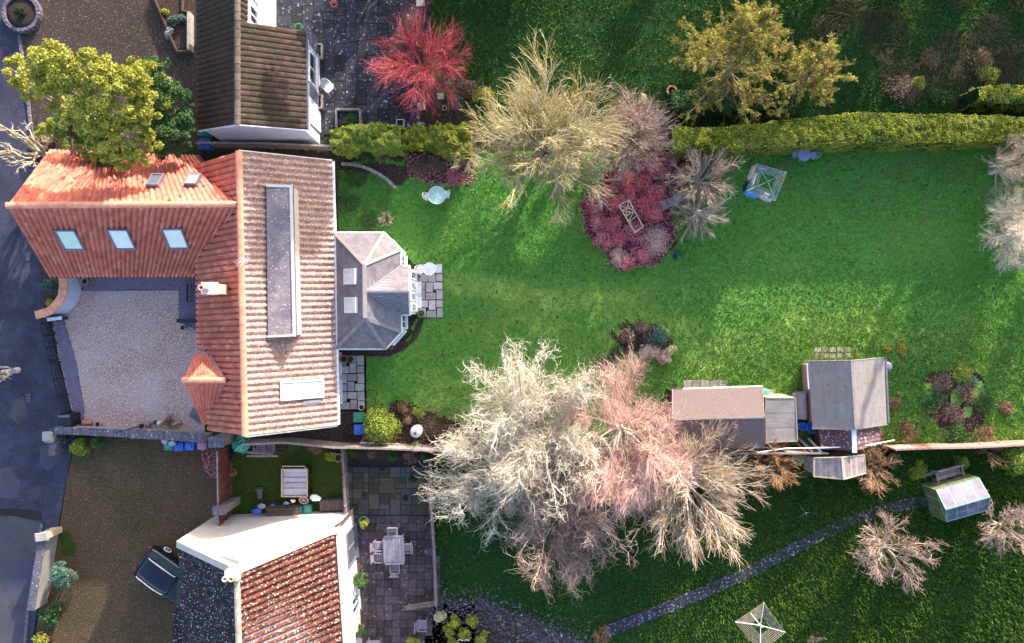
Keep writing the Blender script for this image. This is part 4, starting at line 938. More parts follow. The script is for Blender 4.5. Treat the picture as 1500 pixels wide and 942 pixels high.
# ================================================================ TOP LEFT HOUSE
hn = thing('house', 'long brown-tiled cottage with pale blue walls standing between the dark gravel drive and the terrace', 'house', (-13.9, 14, 0))
er, rr_ = 2.85, 5.0
def LN(x, h, y0, y1): return P(x[0], y0, h), P(x[1], y1, h)
r0, r1 = W((P(348, 0, rr_).x, 19.5, rr_)), P(348, 182, rr_)
e0, e1 = W((P(447, 0, er).x, 19.5, er)), P(449, 190, er)
w0, w1 = W((P(287, 0, er).x, 19.5, er)), P(291, 191, er)
split_y = P(0, 36, 4.6).y
rs = r1 + (r0 - r1) * ((split_y - r1.y) / (r0.y - r1.y)); es = e1 + (e0 - e1) * ((P(0, 46, er).y - e1.y) / (e0.y - e1.y))
pantiles('roof_tiles', r1, rs, e1, es, hn, M_['tile_brown'], pitch=.29, course=.30, amp=.06, lift=.015, seed=11, groove=True); underside(r1, rs, e1, es, hn, M_['lead'])
# short roof north of the split, over the taller wall
xs_ = P(362, 20, 4.55).x
n0, n1 = W((xs_, 19.5, 4.55)), W((xs_, split_y - .1, 4.55))
pantiles('roof_tiles', rs, r0, n1, n0, hn, M_['tile_brown'], pitch=.29, course=.3, amp=.06, lift=.015, seed=12, groove=True)
pantiles('roof_tiles', r0, r1, w0, w1, hn, M_['tile_brown'], pitch=.29, course=.3, amp=.06, lift=.015, seed=13, groove=True); underside(r0, r1, w0, w1, hn, M_['lead'])
ridge_tiles(r1 + W((0, -.02, .05)), r0 + W((0, 0, .05)), hn, mat('mossy_ridge_tile', c3(.10, .075, .060), c3(.17, .13, .11), scale=6, rnd=.25, bump=.01), .42, .16)
xw, xe = w1.x + .35, e1.x - .06; yS = P(0, 190, er).y + .0
yW = 9.98
gable_walls(hn, (xw, split_y + .15), (xe, split_y + .15), (xe, yW), (xw, yW), er - .05, er - .03, rr_ - .15, (r1.x - xw) / (xe - xw), M_['render_blue'])
b = MB(); b.obox((xw, split_y + .16, -.1), (xs_ - .04 - xw, 0, 0), (0, 19.3 - split_y, 0), (0, 0, 2.9)); b.obox((xs_ - .9, split_y + .16, 2.8), (.86, 0, 0), (0, 19.3 - split_y, 0), (0, 0, 1.55)); b.build('upper_wall', M_['render_blue'], hn)
b = MB(); b.obox((xe, split_y + .45, 0), (-2.6, 0, 0), (0, 19.3 - split_y, 0), (0, 0, .0001)); 
A_, B_ = W((xs_ - .04, 19.4, 0)), W((xs_ - .04, split_y, 0))
wall_window(hn, A_, B_, 3.0, 4.2, (1, 0, 0), .72, .92, mull=1, frame='white', depth=.07); wall_window(hn, A_, B_, 3.0, 4.2, (1, 0, 0), .40, .62, mull=1, frame='white', depth=.07)
A_, B_ = W((xe, 19.4, 0)), W((xe, yW, 0)); L = 19.4 - yW
def ty(py): return (19.4 - P(0, py, 1.2).y) / L
wall_window(hn, A_, B_, 1.0, 2.3, (1, 0, 0), ty(84), ty(128), mull=1, depth=.07, label='white casement window in the east wall')
for y0_, y1_ in ((54, 78), (132, 150)):
    f = MB()
    for k in range(5): f.obox(W((xe + .005, P(0, y0_, 1).y - (k + .1) * (P(0, y0_, 1).y - P(0, y1_, 1).y) / 5, .6)), (.035, 0, 0), (0, -.08, 0), (0, 0, 1.6))
    f.build('trellis_slats', M_['frame_dark'], hn)
f = MB(); f.obox(W((xe + .01, P(0, 188, 1).y, 0.05)), (.05, 0, 0), (0, 1.1, 0), (0, 0, 2.0)); f.build('door', M_['white'], hn)
b = MB(); b.bar(W((e1.x + .05, e1.y, er - .04)), W((es.x + .05, es.y, er - .04)), .11, .09); b.build('gutter', M_['frame_dark'], hn)
b = MB(); b.bar(r1 + W((0, -.04, -.01)), e1 + W((0, -.04, -.01)), .05, .1); b.bar(r1 + W((0, -.04, -.01)), w1 + W((0, -.04, -.01)), .05, .1); b.build('bargeboard', M_['render_blue'], hn)
# dark flat lean-to at the foot of the tall wall
b = MB(); b.obox((xe - 2.2, split_y + .4, 0), (2.2, 0, 0), (0, 4.4, 0), (0, 0, 0.9)); 

# ================================================================ BOTTOM HOUSE
hb = thing('house', 'cottage with white gable, dark speckled west slope and rust red east slope', 'house', (-12.6, -14, 0))
hR, hE, hW = 7.5, 3.55, 4.5
R0 = P(345, 834, hR); R0 = W((-12.60, -11.42, hR)); R1_ = W((-12.35, -19.5, hR))
E0 = P(488, 777, hE); E1 = W((P(502, 950, hE).x + .10, -19.6, hE))
W0 = W((-16.62, -11.1, 4.5)); W1 = W((-16.3, -19.5, 4.5))
W0 = P(262, 796, 4.5)
pantiles('roof_tiles', R1_, R0, E1, E0, hb, M_['tile_rust'], pitch=.33, course=.30, amp=.13, lift=.012, seed=21, sharp=1.4); underside(R1_, R0, E1, E0, hb, M_['lead'])
pantiles('roof_tiles', R0, R1_, W0, W1, hb, M_['tile_lichen'], pitch=.26, course=.30, amp=.02, lift=.04, seed=22); underside(R0, R1_, W0, W1, hb, M_['lead'])
ridge_tiles(R0 + W((0, 0, .05)), R1_ + W((0, 0, .05)), hb, mat('pale_ridge_tile', c3(.34, .26, .22), c3(.58, .50, .44), scale=9, rnd=.2), .40, .15)
# gable wall rises a little above the tiles as a parapet
a0, a1 = W((W0.x - .02, W0.y + .18, 0)), W((E0.x + .26, E0.y + .13, 0)); 
zs = lambda v, z: W((v.x, v.y, z)); ap = W((R0.x, R0.y + .18, 0)); th = W((0, -.32, 0))
b = MB(); pr = [zs(a0, -.1), zs(a1, -.1), zs(a1, hE - .05), zs(W((E0.x - .05, E0.y + .14, 0)), hE + .24), zs(ap, hR + .22), zs(a0, 4.72)]
b.add(pr + [p + th for p in pr], [tuple(reversed(range(6))), tuple(range(6, 12))] + [(i, (i + 1) % 6, 6 + (i + 1) % 6, 6 + i) for i in range(6)]); b.build('gable_wall', M_['render'], hb)
gable_walls(hb, (W0.x + .1, W0.y - .1), (E0.x + .02, E0.y - .1), (E1.x + .02, -19.4), (W1.x + .1, -19.4), 4.4, hE - .05, hR - .15, (R0.x - W0.x) / (E0.x - W0.x), M_['render'])
b = MB(); ee0, ee1 = E0 + W((.0, -.1, 0)), E1; b.obox(zs(ee0, 0) + W((-.02, 0, 0)), (.28, 0, 0), zs(ee1, 0) - zs(ee0, 0), (0, 0, hE - .06)); b.build('east_wall', mat('flaking_render', c3(.74, .68, .66), c3(.84, .78, .74), scale=1.5, rough=.9, bump=.008, bscale=20, speck=c3(.46, .26, .18), spscale=7, spth=.64), hb)
A_, B_ = zs(ee0, 0) + W((.26, 0, 0)), zs(ee1, 0) + W((.26, 0, 0)); LL = (B_ - A_).length
wall_window(hb, A_, B_, .15, 2.1, (1, .02, 0), .06, .27, mull=1, frame='frame_dark', glass='glass', depth=.08, label='tall dark-framed double door in the east wall')
wall_window(hb, A_, B_, .5, 2.0, (1, .02, 0), .47, .58, mull=1, frame='white', glass='glass_dark', depth=.09)
b = MB(); b.bar(E0 + W((.05, .1, -.03)), E1 + W((.05, 0, -.03)), .11, .08); b.tube([E0 + W((.1, .2, -.05)), W((E0.x + .36, E0.y + .32, 3.0)), W((E0.x + .36, E0.y + .32, .1))], .05, 8); b.build('gutter', mat('brown_gutter', c3(.07, .03, .03), c3(.10, .05, .045)), hb)
# satellite dish and pots on the parapet
ch = thing('chimney', 'short pale chimney with two cream pots on the ridge end of the speckled cottage', 'chimney', (R0.x - .25, R0.y - .1, 7.0))
b = MB(); b.box((R0.x - .12, R0.y - .12, 7.3), (.62, .45, 1.1)); b.build('stack', M_['render'], ch)
for dx, mm in ((-.16, 'cream'), (.12, 'wood_yellow')):
    b = MB(); b.lathe((R0.x - .12 + dx, R0.y - .14, 7.84), [(.12, 0), (.10, .28), (.13, .3), (.13, .36), (.08, .36), (.07, .1)], 12); b.build('chimney_pot', M_[mm], ch)
# side bay that pokes out of the dark slope
b = MB(); bw = P(253, 905, 4.0); b.prism([(bw.x, bw.y + .25), (bw.x + .35, bw.y + .7), (-16.0, bw.y + .7), (-16.0, -19.5), (bw.x, -19.5)], 3.4, 4.0)
b.build('bay_roof', M_['tile_lichen'], hb)
b = MB(); b.prism([(bw.x + .2, bw.y + .2), (-16.0, bw.y + .5), (-16.0, -19.4), (bw.x + .2, -19.4)], -.1, 3.4); b.build('bay_wall', M_['render'], hb)
# ================================================================ HEDGES
def hedge(name, label, px, width, height, leaf='leaf_hedge', n=9000, ls=.06, seed=1, group=None, core='leaf_dark', lumps=.12, stripes=None):
    """clipped hedge following the pixel line px (taken at the top height); dark core box + leaves over its surface"""
    rng = np.random.default_rng(seed); pts = [P(x, y, height) for x, y in px]; p0 = pts[0]; root = thing(name, label, 'hedge', (p0.x, p0.y, 0), 0, group)
    core_b = MB(); seg = [(a, b_) for a, b_ in zip(pts[:-1], pts[1:])]; wd = width if isinstance(width, (list, tuple)) else [width] * len(pts)
    Lp, Rp = [], []
    for i, p in enumerate(pts):
        t = (pts[min(i + 1, len(pts) - 1)] - pts[max(i - 1, 0)]); t.z = 0; t.normalize(); nn = W((-t.y, t.x, 0)) * wd[i] / 2; Lp.append(p + nn * .93); Rp.append(p - nn * .93)
    v = []
    for a, b_ in zip(Lp, Rp): v += [(a.x, a.y, -.05), (a.x, a.y, height - lumps * .6), (b_.x, b_.y, height - lumps * .6), (b_.x, b_.y, -.05)]
    f = [tuple(reversed((0, 1, 2, 3))), tuple(range(4 * len(pts) - 4, 4 * len(pts)))]
    for i in range(len(pts) - 1):
        for j in range(4): f.append((4 * i + j, 4 * i + (j + 1) % 4, 4 * i + 4 + (j + 1) % 4, 4 * i + 4 + j))
    core_b.add(v, f); core_b.build('core', M_[core], root)
    ln = np.array([(b_ - a).length for a, b_ in seg]); si = rng.choice(len(seg), n, p=ln / ln.sum()); t = rng.random(n)
    A_ = np.array([tuple(a) for a, _ in seg])[si]; B_ = np.array([tuple(b_) for _, b_ in seg])[si]; wv = (np.array(wd)[si] * (1 - t) + np.array(wd)[si + 1] * t)
    c = A_ * (1 - t[:, None]) + B_ * t[:, None]; d = unit(B_ - A_); nn = np.stack([-d[:, 1], d[:, 0], np.zeros(n)], -1)
    mode = rng.random(n); s = np.where(mode < .55, rng.uniform(-1, 1, n), np.where(mode < .78, -1.0, 1.0))
    z = np.where(mode < .55, height, rng.uniform(.05, height, n)); cc = c + nn * (s * wv / 2)[:, None]; wob = (.6 * vnoise(cc[:, 0] * 2.3 + z, cc[:, 1] * 2.9 + z * 2, seed) + .4 * vnoise(cc[:, 0] * 6.1, cc[:, 1] * 5.3 + z * 5, seed + 1) - .5) * lumps * 2
    edge = np.where(mode < .55, -.12 * np.abs(s) ** 6, 0)
    c = c + nn * (s * (wv / 2 + np.where(mode < .55, 0, wob)))[:, None]; c[:, 2] = z + np.where(mode < .55, wob + edge, 0) + rng.normal(size=n) * .02
    V, F = leaf_arr(rng, c, ls * rng.uniform(.6, 1.4, n), .5, .5)
    tt = np.clip(vnoise(cc[:, 0] * .9 + 3, cc[:, 1] * 1.5, seed + 3) * .7 + rng.random(n) * .5 - .15, 0, 1)
    npmesh('foliage', V, [F], M_[leaf], root, tint=tt)
    return root
hedge('hedge', 'long clipped yellow-green hedge running to the right edge above the big lawn', [(984, 203), (1060, 203), (1130, 196), (1200, 190), (1260, 186), (1330, 187), (1400, 187), (1505, 187), (1620, 190)], [1.15, 1.2, 1.3, 1.45, 1.55, 1.5, 1.45, 1.15, 1.1], 2.15, n=60000, ls=.05, seed=1)
hedge('hedge', 'short stub of clipped hedge entering from the right edge above the long hedge', [(1434, 137), (1470, 137), (1530, 137), (1620, 136)], [.75, .95, 1.0, 1.0], 1.8, n=9000, ls=.055, seed=2)
hedge('low_hedge', 'low dark green clipped hedge under the tall conifers', [(984, 145), (1060, 146), (1160, 142)], 1.0, 1.5, leaf='leaf_mid', n=9000, ls=.055, seed=3)
hedge('hedge', 'golden rounded hedge between the long terrace and the main garden, beside the cottage', [(484, 202), (500, 201), (550, 200), (586, 200)], [.9, 1.2, 1.3, 1.1], 1.5, leaf='leaf_lime', n=22000, ls=.075, seed=4, lumps=.35)
hedge('hedge', 'golden feathery conifer hedge left of the big yellowish bare tree', [(578, 200), (640, 203), (690, 205)], [1.0, 1.2, 1.5], 1.3, leaf='leaf_hedge', n=20000, ls=.085, seed=5, lumps=.4)

# ================================================================ EVERGREENS
def crown_tree(name, label, px, py, hm, blobs, leaf, per=80, ls=.07, trunk_r=.16, seed=0, limbs=10, bark='bark', group=None, up=.3, branch_r=.05, asp=.55):
    """blobs given as (px, py, h, r) pixels at their own height"""
    rng = np.random.default_rng(seed); c = P(px, py, 0); root = thing(name, label, 'tree', (c.x, c.y, 0), 0, group)
    top = max(b_[2] for b_ in blobs); tb = MB(); cm = np.mean([[*P(b_[0], b_[1], b_[2])] for b_ in blobs], axis=0)
    tb.tube([(c.x, c.y, -.1), (c.x * .6 + cm[0] * .4, c.y * .6 + cm[1] * .4, top * .35), (cm[0], cm[1], top * .7)], [trunk_r * 1.2, trunk_r, trunk_r * .5], 9); tb.build('trunk', M_[bark], root)
    B = []; lm = MB()
    for (x, y, h, r) in blobs:
        p = P(x, y, h); k = max(4, int(17 * (r / .9) ** 2))
        for _ in range(k):
            d = rng.normal(size=3); d /= np.linalg.norm(d); d[2] = abs(d[2]) * .8 - .15; rr = r * rng.uniform(.55, 1.0)
            B.append((p.x + d[0] * rr, p.y + d[1] * rr, max(.3, p.z + d[2] * rr * .8), r * rng.uniform(.25, .42)))
        t = rng.uniform(.3, .75); s_ = W((c.x, c.y, 0)).lerp(W((cm[0], cm[1], top * .7)), t)
        m1 = s_.lerp(p, .55) + W((rng.normal() * .15, rng.normal() * .15, .1)); lm.tube([s_, m1, p + W((0, 0, r * .6))], [branch_r, branch_r * .7, branch_r * .3], 5)
    lm.build('limbs', M_[bark], root); leaf_blobs('crown', leaf, B, per, ls, root, seed, up=up, asp=asp)
    return root
# the big spreading evergreen that hangs over the wing roof
crown_tree('evergreen_tree', 'big spreading evergreen with yellow-green sunlit clumps hanging over the orange wing roof', 168, 205, 5,
    [(25, 105, 5.5, .75), (48, 92, 6.2, .8), (78, 88, 6.6, .85), (38, 128, 5.2, .6), (62, 122, 6.0, .8), (95, 112, 6.8, .9), (118, 95, 7.0, .9), (142, 108, 7.2, .9), (165, 118, 7.2, .85), (188, 112, 6.8, .8), (205, 122, 6.4, .75), (88, 140, 6.2, .8), (118, 135, 6.8, .85), (148, 142, 7.0, .8), (178, 140, 6.8, .8), (110, 165, 6.0, .7), (138, 172, 6.2, .8), (170, 168, 6.4, .8), (200, 160, 6.0, .7), (130, 195, 5.6, .7), (158, 200, 5.8, .75), (188, 195, 5.8, .75), (212, 180, 5.6, .6), (150, 220, 5.4, .6), (178, 222, 5.5, .65), (204, 215, 5.4, .65), (208, 238, 5.2, .55), (198, 230, 5.3, .5), (165, 225, 5.2, .6), (185, 240, 5.1, .5), (225, 160, 6.0, .7), (222, 200, 5.4, .6)],
    'leaf_yellow', per=110, ls=.07, trunk_r=.24, seed=3, bark='bark_pale', branch_r=.045)
crown_tree('evergreen_tree', 'dark green tree between the big spreading evergreen and the brown cottage', 240, 170, 4,
    [(235, 105, 4.0, .8), (250, 128, 4.4, .8), (262, 148, 4.2, .7), (240, 150, 4.4, .8), (255, 172, 4.2, .8), (270, 178, 4.0, .55), (245, 195, 4.2, .8), (262, 198, 4.0, .6), (232, 180, 4.0, .7), (225, 130, 4.0, .7), (215, 98, 3.6, .6), (272, 160, 4.0, .45), (268, 215, 3.6, .5), (250, 222, 3.8, .6), (278, 190, 3.6, .5), (232, 215, 4.2, .6)], 'leaf_mid', per=90, ls=.07, seed=5)
bush('shrub', 'yellow-tipped evergreen clump in the dark tree by the cottage drive', 'shrub', 262, 135, .45, 4.9, 'leaf_yellow', nb=9, per=80, ls=.07, seed=6, hbase=4.2)
bush('shrub', 'yellow-tipped evergreen spray just above the cottage bins', 'shrub', 264, 164, .52, 4.9, 'leaf_yellow', nb=10, per=80, ls=.07, seed=7, hbase=4.2)
crown_tree('conifer_bush', 'bright green feathery bush below the spreading evergreen at its left', 78, 190, 2, [(75, 180, 2.6, .6), (90, 190, 2.4, .7), (68, 192, 2.2, .5), (100, 205, 2.2, .6), (120, 212, 2.6, .6), (135, 228, 3.2, .6), (150, 232, 3.4, .6)], 'leaf_lime', per=80, ls=.08, seed=8, asp=.3)
crown_tree('conifer_bush', 'dark green bush tucked under the evergreen beside the wing roof', 140, 232, 2, [(120, 200, 3.2, .7), (100, 180, 3.4, .8), (130, 190, 3.6, .8), (150, 215, 3.4, .8), (165, 232, 4.0, .6), (180, 236, 4.2, .55)], 'leaf_mid', per=80, ls=.08, seed=9, asp=.35)
bush('shrub', 'yellow-tipped spray at the top of the dark tree by the cottage drive', 'shrub', 236, 112, .5, 4.9, 'leaf_yellow', nb=10, per=80, ls=.07, seed=16, hbase=4.2)
bush('shrub', 'yellowish clump in the middle of the dark tree by the cottage drive', 'shrub', 236, 150, .5, 5.1, 'leaf_yellow', nb=10, per=80, ls=.07, seed=17, hbase=4.5)
bare_tree('bare_tree', 'pollarded bare white-branched tree at the left edge beside the road', 'tree', 14, 208, 3.5, 1.55, 4.6, trunk=(1.5, .16), n=(8, 4, 3, 2), L=(1, .45, .25, .1), ang=(.9, .5, .6, .6), elev=(.2, 1.1), limb='bark_pale', twig='twig_white', rad=(.08, .05, .035, .02), seed=4)
bare_tree('bare_tree', 'pale forked branch tips reaching in over the road from a tree off the left edge', 'tree', -32, 548, 3.0, 1.55, 3.6, trunk=(1.2, .14), n=(5, 3, 2), L=(1, .3, .12), ang=(.9, .4, .5), elev=(.1, .7), limb='bark_white', twig='twig_white', rad=(.07, .05, .03), seed=12, k=(5, 4, 4), az=(-.25, .25))

def conifer(name, label, bx, by, ax, ay, height, R, leaf='leaf_conifer', nb=60, seed=0, per=42, droop=.25, z0=.12, bare=.25):
    """spruce-like: base pixel (bx,by), apex pixel (ax,ay) at full height"""
    rng = np.random.default_rng(seed); b0 = P(bx, by, 0); a0 = P(ax, ay, height); root = thing(name, label, 'tree', (b0.x, b0.y, 0))
    base, ap = np.array(b0), np.array(a0); base[2] = 0
    MB().tube([(b0.x, b0.y, -.1), tuple(base * .5 + ap * .5), tuple(ap)], [.22, .14, .03], 9).build('trunk', M_['bark'], root)
    t = z0 + (1 - z0) * rng.random(nb) ** 1.25; az = np.arange(nb) * 2.399 + rng.uniform(-.3, .3, nb)
    st = base * (1 - t[:, None]) + ap * t[:, None]; ln = R * (1.08 - t) ** .75 * rng.uniform(.7, 1.12, nb); el = .05 + .75 * t
    k = 6; pl = np.zeros((nb, k, 3)); pl[:, 0] = st; d = np.stack([np.cos(az) * np.cos(el), np.sin(az) * np.cos(el), np.sin(el)], -1)
    for i in range(1, k):
        d = unit(d + np.array([0, 0, -droop / k * 1.2]) + rng.normal(size=d.shape) * .05); pl[:, i] = pl[:, i - 1] + d * (ln / (k - 1))[:, None]
    V, F = tubes_arr(pl, .045 * (1.1 - t * .7), .012, 5); npmesh('branches', V, [F], M_['bark'], root, smooth=True)
    sub = grow(rng, pl, 11, .2, 1.0, .19 * R, .8, 4, .08, -.10, 0, .55); sub2 = grow(rng, sub, 3, .2, 1, .07 * R, .6, 3, .1, -.05, 0, .2)
    V2, F2 = tubes_arr(sub, .014, .006, 3)
    npmesh('twigs', V2, [F2], M_['twig_orange'], root, tint=rng.random(len(F2)))['kind'] = 'stuff'
    def scatter(pp, cnt, spread):
        m, kk, _ = pp.shape; idx = rng.integers(0, m, cnt); tt = rng.random(cnt) ** .8 * (kk - 1); i0 = np.clip(tt.astype(int), 0, kk - 2); f = (tt - i0)[:, None]
        return pp[idx, i0] * (1 - f) + pp[idx, i0 + 1] * f + rng.normal(size=(cnt, 3)) * spread, unit(pp[idx, i0 + 1] - pp[idx, i0]), idx
    c1_, d1, i1 = scatter(sub, int(nb * per * 1.9), .05); c2_, d2, i2 = scatter(sub2, int(nb * per * 2.4), .04)
    c = np.concatenate([c1_, c2_]); dd = np.concatenate([d1, d2]); V, F = leaf_arr(rng, c, .075 * rng.uniform(.6, 1.4, len(c)), .35, .30, dd)
    rb = rng.random(nb)
    tn = np.concatenate([rb[i1 // 11], rb[i2 // 33]]) * .6 + rng.random(len(c)) * .5
    npmesh('crown', V, [F], M_[leaf], root, tint=np.clip(tn, 0, 1) ** 1.4)
    return root
conifer('conifer', 'largest golden-green conifer at the top with drooping branches over the hedge', 1050, 122, 1112, 38, 8.2, 3.9, seed=1, nb=66, per=85, droop=.3)
conifer('conifer', 'smaller golden conifer standing to the right of the largest one', 1160, 138, 1206, 80, 6.6, 3.0, seed=2, nb=42, per=90, droop=.1)

# ================================================================ BARE TREES
bare_tree('red_stemmed_tree', 'round crimson-stemmed bare tree at the edge of the top terrace', 'tree', 616, 86, 2.4, 2.65, 3.6, trunk=(.6, .10), n=(28, 8, 6, 2), L=(1, .5, .34, .2), ang=(.5, .5, .55, .5), elev=(.1, 1.35), limb='bark_red', twig='twig_red', wig=.08, up=.1, rad=(.032, .018, .012, .009), seed=21, k=(5, 4, 4, 3))
bare_tree('bare_tree', 'largest spreading bare tree with mossy yellowish twigs, standing over the hedge line', 'tree', 802, 203, 4.0, 3.95, 6.2, trunk=(1.4, .2), n=(44, 9, 7, 2), L=(1, .40, .26, .12), ang=(.8, .42, .45, .5), elev=(.15, 1.3), limb='bark_pale', twig='twig_yellow', wig=.13, up=.1, rad=(.05, .026, .017, .012), seed=22, out=.3)
bare_tree('bare_tree', 'pinkish grey bare tree to the right of the largest yellowish one', 'tree', 935, 188, 3.2, 2.35, 4.4, trunk=(.9, .12), n=(28, 8, 6, 2), L=(1, .5, .32, .18), ang=(.8, .55, .6, .55), elev=(.15, 1.3), limb='bark_pale', twig='twig_pinkgrey', wig=.13, rad=(.045, .024, .015, .010), seed=23, out=.3)
bare_tree('bare_tree', 'upper of the two pale bare trees right of the crimson shrub bed', 'tree', 1036, 256, 2.3, 1.85, 3.6, trunk=(.6, .09), n=(30, 7, 5, 2), L=(1, .42, .25, .12), ang=(.8, .4, .45, .5), elev=(.15, 1.2), limb='bark_white', twig='twig_grey', wig=.11, rad=(.04, .022, .014, .010), seed=24, out=.3)
bare_tree('bare_tree', 'lower of the two pale bare trees right of the crimson shrub bed', 'tree', 1030, 308, 2.0, 1.55, 3.0, trunk=(.5, .08), n=(34, 6, 5, 1), L=(1, .42, .28, .12), ang=(.8, .35, .4, .5), elev=(.0, 1.2), limb='bark_white', twig='twig_white', wig=.09, rad=(.036, .02, .013, .009), seed=25, out=.35)
bare_tree('bare_tree', 'small bare sapling above the stepping stones in the crimson bed', 'tree', 988, 262, 1.8, .95, 2.6, trunk=(.6, .06), n=(8, 5, 4, 2), L=(1, .45, .3, .16), ang=(.8, .45, .5, .5), elev=(.2, 1.2), limb='bark_pale', twig='twig_white', wig=.10, rad=(.026, .017, .011, .008), seed=26)
bare_tree('bare_tree', 'bare tree with pale twigs half cut by the right edge below the hedge', 'tree', 1508, 235, 3.0, 1.5, 4.2, trunk=(1.0, .12), n=(20, 8, 6, 3), L=(1, .4, .25, .15), ang=(.8, .55, .6, .55), limb='bark_white', twig='twig_white', rad=(.04, .022, .014, .010), seed=27)
bare_tree('bare_tree', 'bare tree with cream twigs at the right edge beside the big lawn, lower one', 'tree', 1520, 335, 3.0, 2.2, 4.4, trunk=(1.0, .13), n=(26, 9, 6, 4), L=(1, .4, .25, .15), ang=(.8, .55, .6, .55), limb='bark_white', twig='twig_curly', rad=(.045, .024, .015, .010), seed=28)
# curly willow, three lobes
def curly(label, px, py, hm, R, height, seed, n=(30, 9, 7, 3), sq=(1, 1), twig='twig_curly'):
    return bare_tree('curly_willow', label, 'tree', px, py, hm, R, height, trunk=(1.8, .2), n=n, L=(1, .36, .24, .24), ang=(.8, .5, .6, .8), elev=(.1, 1.25), limb='bark_pale', twig=twig, wig=.2, up=.03, curl=(0, .25, .5, .62), rad=(.05, .026, .017, .013), seed=seed, out=.25, k=(5, 5, 6, 7), sq=sq)
curly('upper part of the straw-coloured curly willow, standing over the boundary fence', 782, 625, 4.6, 3.75, 6.6, 31, sq=(.95, 1.08))
curly('lower left curly willow crown with looping buff twigs over the shaded lawn', 722, 702, 4.0, 3.3, 5.6, 32, sq=(1.12, .9), n=(28, 8, 7, 3))
curly('lower curly willow crown with hanging loops at its bottom edge', 828, 765, 3.8, 3.25, 5.4, 33, sq=(.95, 1.05), n=(28, 8, 7, 3), twig='twig_pinkgrey')
bare_tree('birch_tree', 'pinkish birch with fine rosy twigs and white limbs left of the long shed', 'tree', 924, 640, 5.0, 3.5, 7.4, trunk=(2.2, .17), n=(14, 14, 9, 5), L=(1, .42, .28, .17), ang=(.8, .7, .7, .6), elev=(.2, 1.2), limb='bark_white', twig='twig_pink', wig=.16, up=.06, rad=(.085, .026, .012, .009), seed=34, out=.2, sq=(.88, 1.14))
bare_tree('bare_tree', 'broad bare tree with thick pale limbs below the long shed', 'tree', 1020, 718, 4.4, 3.75, 6.2, trunk=(1.6, .2), n=(46, 9, 7, 2), L=(1, .42, .27, .12), ang=(.8, .38, .42, .5), elev=(.1, 1.25), limb='bark_white', twig='twig_grey', wig=.1, up=.06, rad=(.06, .028, .018, .012), seed=35, out=.3)
bare_tree('twiggy_shrub', 'orange-brown twiggy shrub between the broad bare tree and the small plank shed', 'shrub', 1132, 684, 1.8, 1.45, 2.8, trunk=(.4, .06), n=(30, 7, 5, 2), L=(1, .42, .28, .14), ang=(.6, .5, .5, .5), elev=(.1, 1.3), limb='bark', twig='twig_orange', rad=(.03, .018, .012, .009), seed=36)
bare_tree('twiggy_shrub', 'pinkish brown arching shrub on the right side of the small plank shed', 'shrub', 1292, 690, 1.6, 1.4, 2.4, trunk=(.3, .06), n=(30, 6, 4, 2), L=(1, .4, .28, .14), ang=(.6, .5, .5, .5), elev=(.0, 1.2), limb='bark', twig='twig_orange', wig=.16, up=-.05, rad=(.03, .018, .012, .009), seed=37)
bare_tree('apple_tree', 'open bare fruit tree standing alone in the shaded lawn below the greenhouse', 'tree', 1315, 812, 2.4, 1.95, 3.6, trunk=(1.1, .12), n=(20, 7, 5, 2), L=(1, .42, .25, .14), ang=(.8, .55, .6, .6), elev=(.05, 1.0), limb='bark_pale', twig='twig_pinkgrey', wig=.18, rad=(.045, .026, .016, .011), seed=38, out=.35)
bare_tree('apple_tree', 'bare fruit tree cut by the right edge beside the greenhouse', 'tree', 1494, 782, 2.4, 1.6, 3.4, trunk=(1.1, .11), n=(20, 7, 5, 2), L=(1, .42, .25, .14), ang=(.8, .55, .6, .6), elev=(.05, 1.0), limb='bark_pale', twig='twig_pinkgrey', wig=.18, rad=(.045, .026, .016, .011), seed=39, out=.35)
bare_tree('twiggy_shrub', 'small twiggy bush by the fence at the far right', 'shrub', 1455, 662, .9, .85, 1.5, trunk=(.2, .04), n=(14, 5, 4), L=(1, .45, .3), ang=(.6, .5, .5), limb='bark', twig='twig_orange', rad=(.02, .014, .010), seed=40, k=(5, 4, 3))
bare_tree('twiggy_shrub', 'small rusty brown shrub on the lawn edge right of the white tank', 'shrub', 642, 625, .8, .72, 1.2, trunk=(.2, .04), n=(24, 6, 4), L=(1, .4, .25), ang=(.6, .5, .5), limb='bark', twig='twig_dark', rad=(.016, .012, .009), seed=41, k=(5, 4, 3))
bare_tree('twiggy_shrub', 'tawny bare bush at the left foot of the largest bare tree', 'shrub', 680, 224, 1.4, 1.1, 2.2, trunk=(.3, .05), n=(18, 6, 5), L=(1, .45, .3), ang=(.6, .5, .5), limb='bark_pale', twig='twig_yellow', rad=(.022, .015, .010), seed=42, k=(5, 4, 3))
bare_tree('twiggy_shrub', 'clipped ball of buff twigs at the end of the stone path', 'shrub', 882, 933, .8, .5, 1.1, trunk=(.2, .04), n=(22, 6, 4), L=(1, .4, .25), ang=(.6, .5, .5), limb='bark', twig='twig_orange', rad=(.016, .012, .009), seed=43, k=(5, 4, 3))
bare_tree('twiggy_shrub', 'grey-pink twiggy shrub by the lawn corner above the sunroom', 'shrub', 565, 320, .7, .42, 1.0, trunk=(.2, .04), n=(20, 6, 4), L=(1, .4, .25), ang=(.6, .5, .5), limb='bark', twig='twig_grey', rad=(.016, .012, .009), seed=44, k=(5, 4, 3))
bare_tree('twiggy_shrub', 'buff arching shrub below the apple tree at the bottom edge', 'shrub', 1195, 938, .5, .5, .8, trunk=(.1, .03), n=(10, 4, 3), L=(1, .4, .25), ang=(.6, .5, .5), limb='bark', twig='twig_grey', rad=(.016, .012, .009), seed=45, k=(5, 4, 3), sq=(1.3, .5))

